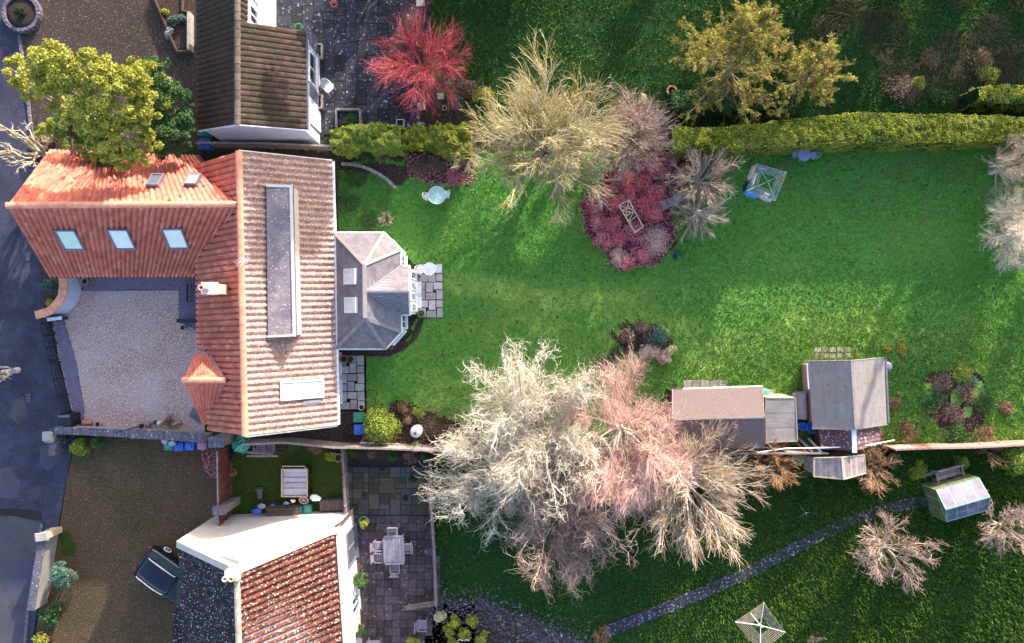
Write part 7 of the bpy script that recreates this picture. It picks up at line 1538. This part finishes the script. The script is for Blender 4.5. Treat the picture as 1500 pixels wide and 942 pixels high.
round_table('round glass-topped white table on the lawn above the sunroom', 640, 286, .50, glass='glasshouse_table' if 'glasshouse_table' in M_ else 'glass_green')
bistro_chair('white chair on the left of the glass-topped lawn table', 627, 288, PI / 2); bistro_chair('white chair on the right of the glass-topped lawn table', 653, 285, -PI / 2)
round_table('round white metal table on the sunroom patio', 629, 394, .36)
bistro_chair('white chair on the left of the patio table, against the sunroom', 616, 395, PI / 2, r=.22); bistro_chair('white chair on the right of the patio table', 641, 394, -PI / 2)
bl = mat('blue_grey_metal', c3(.26, .30, .55), c3(.36, .40, .64), scale=4, rough=.5); M_['bluemetal'] = bl
round_table('blue-grey round table in the shade just below the long hedge', 1178, 227, .34, 'bluemetal')
bistro_chair('blue-grey chair left of the table in the hedge shade', 1165, 226, PI / 2, 'bluemetal', r=.19, group='blue-grey chairs by the hedge'); bistro_chair('blue-grey chair right of the table in the hedge shade', 1191, 228, -PI / 2, 'bluemetal', r=.19, group='blue-grey chairs by the hedge')
# plastic armchair on top terrace
def armchair(label, px, py, rz, m='whitemetal', group=None, name='garden_chair', w_=.52, slat=True):
    c = P(px, py, .45); root = thing(name, label, 'chair', (c.x, c.y, 0), rz, group); h = w_ / 2
    if slat:
        for k in range(5): b = MB(); b.box((0, -.2 + k * .1, .43), (w_ - .08, .08, .022)); b.build('seat_slat', M_[m], root, local=True)
        bf = MB(); 
        for z in (.55, .92): bf.bar((-h, .26 + (z - .45) * .25, z), (h, .26 + (z - .45) * .25, z), .05, .05)
        bko = bf.build('back_rails', M_[m], root, local=True)
        for k in range(5): b = MB(); x = -h + .09 + k * (w_ - .18) / 4; b.bar((x, .28, .56), (x, .38, .92), .05, .015, up=(0, 1, 0)); b.build('back_slat', M_[m], bko, local=True)
    else:
        b = MB(); b.box((0, 0, .43), (w_ - .06, .48, .03)); b.build('seat', M_[m], root, local=True, bevel=.01)
        b = MB(); b.tube([(-h, -.22, .62), (-h, .1, .66), (-h * .85, .28, .75), (-h * .4, .38, .84), (0, .41, .86), (h * .4, .38, .84), (h * .85, .28, .75), (h, .1, .66), (h, -.22, .62)], .028, 6); b.build('back_and_arms', M_[m], root, local=True)
        for k in range(4): b = MB(); x = -.15 + k * .1; b.bar((x, .24, .44), (x, .39, .84), .06, .012, up=(0, 1, 0)); b.build('back_slat', M_[m], root, local=True)
    for sx in (-1, 1):
        for sy in (-1, 1): b = MB(); b.bar((sx * (h - .02), sy * .22, 0), (sx * (h - .02), sy * .22, .63 if sy < 0 else .5), .05, .045); b.build('leg', M_[m], root, local=True)
        if slat: b = MB(); b.box((sx * (h - .01), 0.02, .65), (.06, .55, .025)); b.build('arm', M_[m], root, local=True)
    return root
armchair('pale plastic garden chair standing askew on the top terrace', 481, 128, .75, 'whitemetal', slat=False)
# teak dining set
tt = thing('dining_table', 'silvered slatted teak table on the flagged terrace', 'table', P(576, 805), math.radians(2)); c = P(577, 806, .74); tt.location = (c.x, c.y, 0)
for k in range(9): b = MB(); b.box((-.44 + k * .11, 0, .73), (.10, 1.36, .025)); b.build('table_slat', M_['wood_teak'], tt, local=True)
for p, q in (((-.53, -.75), (.53, -.75)), ((-.53, .75), (.53, .75)), ((-.53, -.70), (-.53, .70)), ((.53, -.70), (.53, .70))): b = MB(); b.bar((*p, .735), (*q, .735), .09, .045); b.build('edge_rail', M_['wood_teak'], tt, local=True)
for sx in (-1, 1):
    for sy in (-1, 1): b = MB(); b.box((sx * .46, sy * .66, .355), (.07, .07, .71)); b.build('leg', M_['wood_teak'], tt, local=True)
b = MB(); b.torus((0, .0, .76), .03, .012, 12, 5); b.build('parasol_ring', M_['terracotta'], tt, local=True)
for (x, y, rz, lb) in ((576, 780, 0, 'teak armchair at the top end of the terrace table, tipped against it'), (555, 799, PI / 2, 'teak armchair, upper one on the left side of the terrace table'), (556, 816, PI / 2, 'teak armchair, lower one on the left side of the terrace table'), (596, 802, -PI / 2, 'teak armchair on the right side of the terrace table'), (579, 831, PI, 'teak armchair at the bottom end of the terrace table')):
    armchair(lb, x, y, rz, 'wood_teak', 'teak armchairs round the terrace table')
armchair('dark slatted chair beside the turquoise heap, left of the pair', 380, 652, PI, 'wood_teak', 'slatted chairs in the small yard'); armchair('dark slatted chair in the small yard, right of the pair', 396, 653, PI, 'wood_teak', 'slatted chairs in the small yard')
armchair('metal-framed chair behind the slatted pair', 412, 651, PI, 'wood_dark', None)
armchair('pinkish bench seat at the bottom of the terrace', 619, 915, PI * .5, 'wood_teak', 'seats at the bottom of the terrace', w_=.6); armchair('pinkish seat cut by the bottom edge of the terrace', 548, 945, 0, 'wood_teak', 'seats at the bottom of the terrace', w_=.7)
for (x, lb) in ((674, 'left white hoop among the yellow-green shrubs'), (684, 'right white hoop among the yellow-green shrubs')):
    c = P(x, 938, .9); b = MB(); b.tube([(c.x - .12, c.y - .3, 0), (c.x - .12, c.y - .05, .85), (c.x - .06, c.y + .05, .95), (c.x + .06, c.y + .05, .95), (c.x + .12, c.y - .05, .85), (c.x + .12, c.y - .3, 0)], .025, 6); b.build('white_hoop', M_['white'], None, label=lb, cat='hoop')
# mesh cart
mc = thing('mesh_trailer', 'white-framed trailer with silver mesh panels on the small yard grass', 'trailer', P(432, 708)); c = P(432, 707, .6); hw, hl = .70, .75
mp = MB()
for i in range(27):
    x = -hw + .06 + i * (2 * hw - .12) / 26; mp.bar((c.x + x, c.y - hl + .05, .60), (c.x + x + (.05 if i % 2 else -.05), c.y + hl - .2, .60), .018, .006)
for i in range(26):
    y = -hl + .08 + i * (2 * hl - .35) / 25; mp.bar((c.x - hw + .05, c.y + y, .606), (c.x + hw - .05, c.y + y, .606), .018, .006)
mp.build('mesh_panel', M_['galv'], mc, kind='stuff')
b = MB(); b.box((c.x, c.y, .54), (2 * hw - .08, 2 * hl - .08, .02)); b.build('bed', M_['galv'], mc)
for s_ in (-1, 1): b = MB(); b.bar((c.x + s_ * hw, c.y - hl, .66), (c.x + s_ * hw, c.y + hl, .66), .06, .12); b.build('side_rail', M_['wood_cream'], mc); b = MB(); b.bar((c.x - hw - .03, c.y + s_ * hl, .655), (c.x + hw + .03, c.y + s_ * hl, .655), .06, .11); b.build('end_rail', M_['wood_cream'], mc)
for y in (-.3, .0, .3): b = MB(); b.bar((c.x - hw, c.y + y, .625), (c.x + hw, c.y + y, .625), .03, .03); b.build('cross_bar', M_['frame_dark'], mc)
b = MB(); b.tube([(c.x - hw + .05, c.y + hl, .6), (c.x - hw + .1, c.y + hl + .22, .9), (c.x + hw - .1, c.y + hl + .22, .9), (c.x + hw - .05, c.y + hl, .6)], .03, 6); b.build('push_handle', M_['wood_cream'], mc)
for sx in (-1, 1):
    for sy in (-1, 1): b = MB(); b.lathe((c.x + sx * (hw + .06) - .05, c.y + sy * .6, .2), [(.2, 0), (.2, .1)], 16, M=Matrix.Rotation(PI / 2, 3, 'Y')); b.build('wheel', M_['rubber'], mc)
# clutter against the gable: log crate, bags, wheel, grill
lg = thing('log_store', 'long dark slatted log crate against the white gable', 'crate', P(415, 748)); c = P(414, 752, .7)
for k in range(7): b = MB(); b.box((c.x, c.y + .38 - .0, .1 + k * .1), (1.75, .03, .08), .04); b.build('slat', M_['wood_dark'], lg)
for k in range(6): b = MB(); b.box((c.x, c.y - .30 + k * .115, .78 + .008 * (k % 2)), (1.75, .10, .03), .04); b.build('top_slat', M_['wood_dark'], lg)
for s_ in (-1, 1): b = MB(); b.box((c.x + s_ * .86, c.y, .38), (.05, .72, .76), .04); b.build('end_board', M_['wood_dark'], lg)
bk = thing('spoked_wheel', 'tan-rimmed wheel leaning among the clutter by the white gable', 'wheel', P(445, 733)); c = P(445, 733, .7); Mx = Matrix.Rotation(.5, 3, 'X')
b = MB(); b.torus(tuple(c), .24, .035, 24, 6, M=Mx); b.build('tyre', M_['wood_pink'], bk)
for k in range(8): a = k * PI / 4; b = MB(); q = Mx @ W((math.cos(a) * .22, math.sin(a) * .22, 0)); b.bar(tuple(c), tuple(c + q), .014); b.build('spoke', M_['galv'], bk)
for i, (x, y, m, s_, lb, nm, ct) in enumerate([(461, 730, 'whitemetal', .26, 'white and blue bundle beside the wheel', 'bundle', 'bundle'), (382, 742, 'bag', .2, 'pale blue crumpled bag left of the log crate, upper', 'plastic_bag', 'bag'), (375, 750, 'blue', .22, 'blue crumpled bag at the left end of the log crate', 'plastic_bag', 'bag'), (418, 738, 'bag', .14, 'small blue-grey bag on the log crate', 'plastic_bag', 'bag'), (428, 735, 'whitemetal', .12, 'small white bag behind the log crate', 'plastic_bag', 'bag'), (398, 741, 'blue', .10, 'small bright blue cloth on the log crate', 'cloth', 'cloth')]):
    c = P(x, y, .8); rng = random.Random(i + 9); b = MB(); v = []; n = 9
    for j in range(6):
        for k in range(n): a = 2 * PI * k / n; rr = s_ * math.sin(PI * (j + .5) / 6) * rng.uniform(.65, 1.2); v.append((c.x + math.cos(a) * rr * 1.2, c.y + math.sin(a) * rr * .8, .62 + s_ * .9 * j / 5 + rng.uniform(-.02, .02)))
    b.add(v, [(j * n + k, j * n + (k + 1) % n, (j + 1) * n + (k + 1) % n, (j + 1) * n + k) for j in range(5) for k in range(n)] + [tuple(range(5 * n, 6 * n)), tuple(reversed(range(n)))]); b.build(nm, M_[m], None, label=lb, cat=ct)
bin_('teal crate beside the log crate, left one', 437, 748, 'greenplastic', w_=.42, d_=.45, h=.5, name='plastic_crate', cat='crate', wheels=False); bin_('teal crate beside the log crate, right one', 450, 747, 'greenplastic', w_=.42, d_=.45, h=.55, name='plastic_crate', cat='crate', wheels=False)
r = thing('storage_box', 'dark ribbed storage box in the corner of the yard by the trellis', 'box', P(485, 741)); c = P(486, 741, .6)
b = MB(); b.box((c.x, c.y, .28), (1.35, .5, .56), .05); b.build('box_body', M_['frame_dark'], r)
for k in range(16): b = MB(); b.box((c.x - .62 + k * .083, c.y + .0 + (k - 8) * .004, .575), (.06, .52, .03), .05); b.build('lid_rib', M_['wood_dark'], r)
r = thing('bucket', 'dark grey dustbin lying tipped on the small yard grass', 'bucket', P(381, 720)); c = P(381, 722, .2); b = MB(); b.lathe((c.x, c.y - .28, .22), [(.13, 0), (.2, .5), (.22, .5), (.22, .54), (.19, .54)], 18, M=Matrix.Rotation(-1.35, 3, 'X')); b.build('bucket_body', M_['frame_dark'], r); b = MB(); b.lathe((c.x, c.y + .235, .335), [(.19, 0), (.05, .004)], 16, M=Matrix.Rotation(-1.35, 3, 'X')); b.build('dark_inside', M_['potsoil'], r)
# small things along the courtyard wall
for i, (x0, y0, x1, y1, h0, h1, m, lb) in enumerate([(168, 634, 206, 624, .9, .35, 'blackmetal', 'long black lamp pole leaning over the lichened wall'), ]):
    r = thing('leaning_lamp', lb, 'pole', P(x1, y1)); b = MB(); b.tube([P(x0, y0, 1.4), P(x1, y1, .35)], .035, 8); b.build('pole', M_[m], r); b = MB(); q = P(x1 + 1, y1, .3); b.lathe((q.x, q.y, .15), [(.02, 0), (.13, .1), (.13, .22), (.04, .3)], 14); b.build('lamp_head', M_[m], r)
for (x, y, m, s_, lb, nm) in ((217, 622, 'wood_pale', .16, 'tan lump beside the leaning black lamp pole', 'stone_ornament'), (233, 620, 'white', .15, 'small white ornament at the foot of the lichened wall', 'white_ornament'), (226, 619, 'wood_dark', .12, 'dark ornament between the tan lump and the white one', 'dark_ornament')):
    c = P(x, y, .2); b = MB(); b.lathe((c.x, c.y, 0), [(s_ * .7, 0), (s_, s_ * .6), (s_ * .6, s_ * 1.4), (s_ * .75, s_ * 1.8), (s_ * .2, s_ * 2.3)], 12); b.build(nm, M_[m], None, label=lb, cat='ornament')
for i, (x, y, a, lb) in enumerate([(284, 605, .9, 'left dark board leaning by the porch'), (293, 611, .95, 'right dark board leaning by the porch')]):
    c = P(x, y, .15); b = MB(); b.box((c.x, c.y, .2), (.34, .62, .04), a - 1.4, .3); b.build('dark_board', M_['frame_dark'], None, label=lb, cat='board')
bush('shrub', 'faded leafless plant by the lichened wall near the porch', 'shrub', 247, 618, .42, .5, 'leaf_dusk', nb=10, per=60, ls=.045, seed=320, asp=.25)
r = thing('doormat_bench', 'blue-black slatted bench against the house wall in the courtyard', 'bench', P(269, 430)); c = P(271, 430, .45)
for k in range(7): b = MB(); b.box((c.x - .18 + k * .07, c.y, .44), (.055, .95, .03)); b.build('seat_slat', M_['frame_dark'], r)
for sx in (-1, 1):
    for sy in (-1, 1): b = MB(); b.box((c.x + sx * .2, c.y + sy * .42, .21), (.05, .05, .42)); b.build('leg', M_['blackmetal'], r)
b = MB(); b.bar((c.x + .27, c.y - .48, .75), (c.x + .27, c.y + .48, .75), .04, .12); b.build('backrest', M_['blackmetal'], r)
b = MB(); b.bar(P(264, 470, .5), P(291, 470, .5), .22, .9); b.build('low_screen', M_['blackmetal'], None, label='dark blue-black screen across the block paving by the house wall', cat='screen')

# lattice obelisk / frame in the crimson bed
ob = thing('lattice_frame', 'cream lattice garden frame lying askew in the crimson bed', 'frame', P(925, 315)); 
q = [P(906.5, 301, .9), P(921, 293, .9), P(942, 332, .9), P(930, 340.5, .9)]; q2 = [W((v.x, v.y, .05)) for v in q]
for i in range(4): b = MB(); b.bar(q[i], q[(i + 1) % 4], .06, .05); b.build('rail', M_['wood_cream'], ob); b = MB(); b.bar(q2[i], q[i], .05); b.build('leg', M_['wood_cream'], ob)
t = lambda a, b_, s_: a.lerp(b_, s_)
for a, b_ in ((q[0], t(q[1], q[2], .38)), (q[1], t(q[0], q[3], .42)), (t(q[0], q[3], .2), t(q[1], q[2], .2)), (t(q[0], q[3], .42), t(q[1], q[2], .38)), (t(q[0], q[3], .60), t(q[1], q[2], .38)), (t(q[0], q[3], .2), t(q[1], q[2], .5)), (t(q[0], q[3], .62), t(q[1], q[2], .58))):
    b = MB(); b.bar(a + W((0, 0, .03)), b_ + W((0, 0, .03)), .045, .02); b.build('lath', M_['wood_cream'], ob)
# rotary dryers
def dryer(label, corners, ctr, h, n, frac0, m, mline, name='rotary_dryer'):
    q = [P(x, y, h) for x, y in corners]; c = P(*ctr, h - .25); root = thing(name, label, 'clothes dryer', (c.x, c.y, 0))
    b = MB(); b.tube([(c.x, c.y, 0), (c.x, c.y, h)], .03, 8); b.build('pole', M_[m], root)
    for v in q: b = MB(); b.tube([c, v], .024, 6); b.build('arm', M_[m], root)
    b = MB(); b.lathe((c.x, c.y, h - .3), [(.05, 0), (.07, .05), (.05, .12)], 10); b.build('hub', M_[m], root)
    for k in range(n):
        f = frac0 + (1 - frac0) * k / (n - 1); b = MB(); pts = [c.lerp(v, f) for v in q]
        for i in range(4): b.bar(pts[i], pts[(i + 1) % 4], .012)
        b.build('line', M_[mline], root)
    return q, c, root
dryer('empty rotary clothes dryer with pinkish lines at the bottom of the shaded lawn', [(1119, 883), (1150, 926), (1114, 955), (1077, 911)], (1114, 916), 1.85, 8, .42, 'whitemetal', 'line_pink')
q, c, dr = dryer('rotary dryer hung with washing on the big lawn below the hedge', [(1108, 240), (1152.5, 252.5), (1135, 294.5), (1093, 280)], (1124.5, 266), 1.85, 6, .5, 'greenmetal', 'line')
def cloth_on(label, i, f, t0, t1, drop, m, name, cat='washing'):
    a, b_ = c.lerp(q[i], f), c.lerp(q[(i + 1) % 4], f); p0, p1 = a.lerp(b_, t0), a.lerp(b_, t1); u = (p1 - p0); nn = W((-u.y, u.x, 0)).normalized(); out = (p0 + p1) / 2 - c; nn = nn if nn.dot(out) > 0 else -nn
    b = MB(); V = []; nx, nz = 12, 6
    for j in range(nz + 1):
        for k in range(nx + 1):
            s_, z = k / nx, j / nz; V.append(p0.lerp(p1, s_) + nn * (.03 * math.sin(s_ * 17 + i) * z + .10 * z * z) + W((0, 0, .02 - drop * z * (1 - .1 * math.sin(s_ * 9)))))
    n_ = len(V); F = [(j * (nx + 1) + k, j * (nx + 1) + k + 1, (j + 1) * (nx + 1) + k + 1, (j + 1) * (nx + 1) + k) for j in range(nz) for k in range(nx)]
    o = MB().add(V, F, True).build(name, m, None, label=label, cat=cat, group='washing on the rotary dryer'); s2 = o.modifiers.new('solid', 'SOLIDIFY'); s2.thickness = .02
CL = lambda n_, a, b_: mat(n_, a, b_, scale=8, rough=.95)
cloth_on('purple cloth hanging on the top side of the dryer', 0, .99, .08, .62, .5, CL('purple_cloth', c3(.32, .07, .50), c3(.44, .12, .62)), 'purple_cloth')
cloth_on('blue-white cloth inside the top side of the dryer', 0, .82, .05, .35, .4, CL('pale_blue_cloth', c3(.35, .42, .70), c3(.55, .60, .80)), 'pale_blue_cloth')
cloth_on('navy items pegged on the top side of the dryer near its right corner', 0, .84, .62, .95, .35, CL('navy_cloth', c3(.05, .08, .22), c3(.30, .34, .45)), 'navy_cloth')
cloth_on('red cloth on the right side of the dryer near the corner', 1, .99, .06, .34, .5, CL('red_cloth', c3(.50, .06, .05), c3(.62, .12, .10)), 'red_cloth')
cloth_on('blue cloth in the middle of the right side of the dryer', 1, .97, .38, .82, .6, CL('blue_cloth', c3(.06, .14, .50), c3(.10, .20, .60)), 'blue_cloth')
cloth_on('lilac cloth on the bottom side of the dryer', 2, .99, .08, .36, .35, CL('lilac_cloth', c3(.42, .32, .55), c3(.60, .50, .70)), 'lilac_cloth')
cloth_on('bright blue towel at the lower left corner of the dryer', 2, 1.0, .55, .98, .55, CL('bright_blue_towel', c3(.07, .22, .72), c3(.12, .32, .82)), 'blue_towel')
cloth_on('black and white cloth on the bottom side of the dryer', 2, .96, .33, .55, .3, CL('black_white_cloth', c3(.03, .03, .06), c3(.75, .75, .80)), 'black_white_cloth')
cloth_on('white shirt inside the bottom side of the dryer', 2, .74, .15, .40, .35, CL('white_cloth', c3(.72, .74, .84), c3(.82, .82, .88)), 'white_shirt')
cloth_on('dark striped cloth inside the bottom side of the dryer', 2, .68, .4, .85, .3, CL('striped_cloth', c3(.06, .06, .18), c3(.5, .5, .62)), 'striped_cloth')
cloth_on('pale pink cloth hanging on the left side of the dryer', 3, 1.0, .45, .96, .5, CL('pink_cloth', c3(.72, .52, .50), c3(.84, .68, .64)), 'pink_cloth')
cloth_on('dark navy trousers on the left side of the dryer', 3, .97, .05, .4, .7, CL('dark_navy_cloth', c3(.02, .03, .10), c3(.04, .05, .16)), 'navy_trousers')
cloth_on('pale socks row inside the left side of the dryer', 3, .78, .2, .75, .2, CL('pale_sock_cloth', c3(.6, .6, .66), c3(.8, .8, .8)), 'pale_socks')
# tripod sprinkler
sp = thing('garden_tripod', 'small spindly tripod stand on the shaded lawn', 'stand', P(1180, 751)); c = P(1180, 751, .4)
for a in (-.2, -1.0, -2.0): b = MB(); b.tube([(c.x, c.y, .45), (c.x + math.cos(a) * .42, c.y + math.sin(a) * .42, .01)], .014, 5); b.build('leg', M_['greenmetal'], sp)
b = MB(); b.lathe((c.x, c.y, .42), [(.04, 0), (.05, .06), (.02, .10)], 8); b.build('head', M_['galv'], sp)
b = MB(); b.bar((c.x - .04, c.y + .02, .46), (c.x - .32, c.y + .34, .5), .10, .05); b.build('paddle', M_['wood_dark'], sp)
# drain covers / manholes on the road and the flags
for (x, y, s_, m, lb) in ((565, 727, .24, 'joint', 'largest dark stain-like plant hole in the flagged terrace'), ):
    pass
rngm = random.Random(3)
for (x, y, r_, lb) in ((561, 686, .22, 'dark cushion plant in a gap of the flags, topmost'), (604, 700, .3, 'dark cushion plant in the flags near the trellis'), (533, 724, .2, 'dark cushion plant in the flags near the yard trellis'), (593, 730, .26, 'dark cushion plant low in the middle of the flags')):
    bush('cushion_plant', lb, 'plant', x, y, r_, .12, 'leaf_dark', nb=8, per=50, ls=.035, seed=int(x), asp=.5, group='dark cushion plants in the flagged terrace')

# ================================================================ CAR
def car(px, py, ang, label):
    rc = P(px, py, .8); u = W((math.cos(ang), math.sin(ang), 0)); c = rc + u * 2.1; root = thing('parked_car', label, 'car', (c.x, c.y, 0), ang)
    def ring(x, prof): return [(x, y, z) for y, z in prof]
    def sec(w_, zb, zm, zt):   # half widths up the side, closed section
        half = [(w_ * .86, zb), (w_ * .98, zb + .12), (w_, zm * .75), (w_ * .985, zm), (w_ * .90, zt - .03), (w_ * .74, zt)]
        return [(-y, z) for y, z in half] + [(y, z) for y, z in reversed(half)]
    st = [(-2.10, .74, .42, .70, .86), (-2.02, .84, .30, .85, .98), (-1.75, .89, .24, .90, 1.02), (-1.2, .905, .22, .92, 1.02), (-.3, .91, .22, .92, 1.01), (.5, .91, .22, .90, .99), (1.0, .905, .22, .86, .97), (1.5, .89, .24, .80, .90), (1.9, .82, .28, .70, .80), (2.08, .70, .36, .60, .66)]
    b = MB(); V = []; k = 12
    for x, w_, zb, zm, zt in st: V += ring(x, sec(w_, zb, zm, zt))
    F = [(i * k + j, (i + 1) * k + j, (i + 1) * k + (j + 1) % k, i * k + (j + 1) % k) for i in range(len(st) - 1) for j in range(k)] + [tuple(range(k)), tuple(reversed(range((len(st) - 1) * k, len(st) * k)))]
    F = [tuple(reversed(f)) for f in F]; b.add(V, F, True); bo = b.build('body', M_['car'], root, local=True); sb = bo.modifiers.new('sub', 'SUBSURF'); sb.levels = 1; sb.render_levels = 2
    # cabin
    def cab(x, w0, w1, z0, z1): return [(x[0], -w0, z0), (x[0], w0, z0), (x[1], w1, z1), (x[1], -w1, z1)]
    rows = [(-1.95, .78, .98), (-1.82, .66, 1.40), (-1.62, .62, 1.50), (-.6, .64, 1.54), (.10, .62, 1.49), (.30, .60, 1.44), (1.02, .74, .97)]
    V = []; 
    for x, w_, z in rows: V += [(x, -w_, z), (x, -w_ * .55, z + .02), (x, w_ * .55, z + .02), (x, w_, z)]
    roof = MB(); n = len(rows); i0 = 1; Vr = V[4:24]; roof.add(Vr, [(i * 4 + j, (i + 1) * 4 + j, (i + 1) * 4 + j + 1, i * 4 + j + 1) for i in range(4) for j in range(3)], True)
    ro = roof.build('roof', M_['car'], root, local=True); so = ro.modifiers.new('s', 'SOLIDIFY'); so.thickness = .03; so.offset = -1
    g1 = MB(); g1.add([(.285, -.60, 1.445), (.285, .60, 1.445), (1.02, .76, .965), (1.02, -.76, .965), (.285, -.60, 1.41), (.285, .60, 1.41), (1.0, .76, .93), (1.0, -.76, .93)], [(0, 3, 2, 1), (4, 5, 6, 7), (0, 1, 5, 4), (2, 3, 7, 6), (1, 2, 6, 5), (3, 0, 4, 7)]); g1.build('windscreen', M_['car_glass'], root, local=True)
    g2 = MB(); g2.add([(-1.83, -.64, 1.38), (-1.83, .64, 1.38), (-1.99, .76, 1.0), (-1.99, -.76, 1.0), (-1.80, -.64, 1.36), (-1.80, .64, 1.36), (-1.94, .76, .98), (-1.94, -.76, .98)], [(0, 1, 2, 3), (7, 6, 5, 4), (0, 4, 5, 1), (2, 6, 7, 3), (1, 5, 6, 2), (3, 7, 4, 0)]); g2.build('rear_window', M_['car_glass'], root, local=True)
    for s_ in (-1, 1):
        core = MB(); 
        for (xa, xb) in ((-1.80, -1.18), (-1.14, -.32), (-.28, .72)):
            xt = min(xb, .22); v = [(xa + .05, s_ * .655, 1.43), (xt, s_ * .655, 1.44), (xb, s_ * .81, 1.0), (xa - .03, s_ * .81, 1.0)]; v2 = [(a, b_ - s_ * .03, c_) for a, b_, c_ in v]
            gg = MB(); f = [(0, 1, 2, 3), (7, 6, 5, 4), (0, 4, 5, 1), (1, 5, 6, 2), (2, 6, 7, 3), (3, 7, 4, 0)]; gg.add(v + v2, f if s_ < 0 else [tuple(reversed(q)) for q in f]); gg.build('side_window', M_['car_glass'], root, local=True)
        bb = MB(); v = [(-1.90, s_ * .62, 1.42), (.26, s_ * .60, 1.44), (1.0, s_ * .74, .95), (-1.97, s_ * .78, .95)]; v2 = [(a, b_ * .3, c_) for a, b_, c_ in v]; bb.add(v + v2, f if s_ < 0 else [tuple(reversed(q)) for q in f]); bb.build('cabin_side', M_['blackmetal'], root, local=True)
        bb = MB(); bb.tube([(-1.62, s_ * .60, 1.52), (-1.5, s_ * .60, 1.59), (-.6, s_ * .615, 1.62), (.02, s_ * .60, 1.57), (.12, s_ * .60, 1.50)], .024, 6); bb.build('roof_rail', M_['chrome'], root, local=True)
        bb = MB(); bb.tube([(-1.9, s_ * .82, 1.005), (.75, s_ * .83, .995)], .010, 4); bb.build('window_trim', M_['galv'], root, local=True)
        bb = MB(); bb.box((.72, s_ * 1.0, 1.02), (.14, .2, .13)); bb.build('wing_mirror', M_['car'], root, local=True, bevel=.03)
        bb = MB(); bb.box((-2.03, s_ * .70, .88), (.10, .24, .18)); bb.build('tail_light', M_['redlens'], root, local=True, bevel=.02)
        bb = MB(); bb.box((1.96, s_ * .62, .68), (.14, .28, .12)); bb.build('headlight', M_['glass'], root, local=True, bevel=.02)
        for x in (-1.32, 1.30):
            wh = MB(); wh.lathe((x, s_ * .80, .34), [(.34, -.10), (.345, -.05), (.345, .10), (.30, .13)], 24, M=Matrix.Rotation(-s_ * PI / 2, 3, 'X')); wo = wh.build('wheel', M_['rubber'], root, local=True)
            rm = MB(); rm.lathe((x, s_ * .80, .34), [(.25, .125), (.24, .14), (.06, .12), (.03, .15)], 20, M=Matrix.Rotation(-s_ * PI / 2, 3, 'X')); rm.build('rim', M_['chrome'], wo, local=True)
    return root
M_['car_glass'] = mat('car_window_glass', c3(.03, .06, .08), c3(.04, .08, .10), rough=.05, spec=1.0)
car(208.5, 817, math.atan2(-230, 320), 'dark blue estate car with bright roof rails, nose hidden under the cottage eave')

# ================================================================ BEYOND THE FRAME (they cast the shade seen in the photo)
def off_tree(label, x, y, h, r, seed, lo=.15): 
    rng = np.random.default_rng(seed); root = thing('evergreen_tree', label, 'tree', (x, y, 0), 0, 'evergreens beyond the top edge'); MB().tube([(x, y, 0), (x, y, h * .8)], [.2, .05], 8).build('trunk', M_['bark'], root)
    B = [(x + rng.normal() * r * .4, y + rng.normal() * r * .4, h * rng.uniform(lo, .95), r * rng.uniform(.3, .5)) for _ in range(26)]; leaf_blobs('crown', 'leaf_mid', B, 110 if lo < .5 else 520, .16, root, seed)
off_tree('tall clean-trunked pine beyond the top edge above the terrace', -4.7, 20.8, 9.8, 2.7, 401, .70)
off_tree('evergreen beyond the top edge above the terrace', -8.0, 20.8, 4.4, 1.6, 400)
for i, (x, h, r_) in enumerate([(-3.5, 3.8, 2), (0.8, 4.2, 2), (8.7, 4.4, .9), (15, 4.0, 1.8), (18.5, 4.6, 2), (22, 4.4, 2), (26, 4.6, 2), (30.5, 4.4, 2)]): off_tree(['evergreen far beyond the top edge, first from the left', 'evergreen beyond the top edge, second from the left', 'evergreen beyond the top edge over the meadow gap', 'evergreen beyond the top edge near the big conifer', 'evergreen beyond the top edge behind the conifers', 'evergreen beyond the top edge over the brambles', 'evergreen beyond the top right edge', 'evergreen beyond the top right corner'][i], x, 20.8, h, r_, 402 + i)
# slim tall cypress/poles outside the right edge: long thin shadows on the lawn and shed roofs
for (x, y, h, r, lb) in ((29.4, 18.2, 9.6, .30, 'slim tall pole-like cypress outside the top right corner'), (32.85, 9.1, 4.8, .62, 'slim cypress outside the right edge')):
    root = thing('cypress_tree', lb, 'tree', (x, y, 0)); MB().tube([(x, y, 0), (x, y, h * .9)], [.12, .03], 8).build('trunk', M_['bark'], root); rng = np.random.default_rng(int(h)); nb = 60
    B = [(x + rng.normal() * r * .3, y + rng.normal() * r * .3, .3 + (h - .5) * k / nb, r * (1.1 - .6 * k / nb)) for k in range(nb)]; leaf_blobs('crown', 'leaf_dark', B, 70, .09, root, int(h))
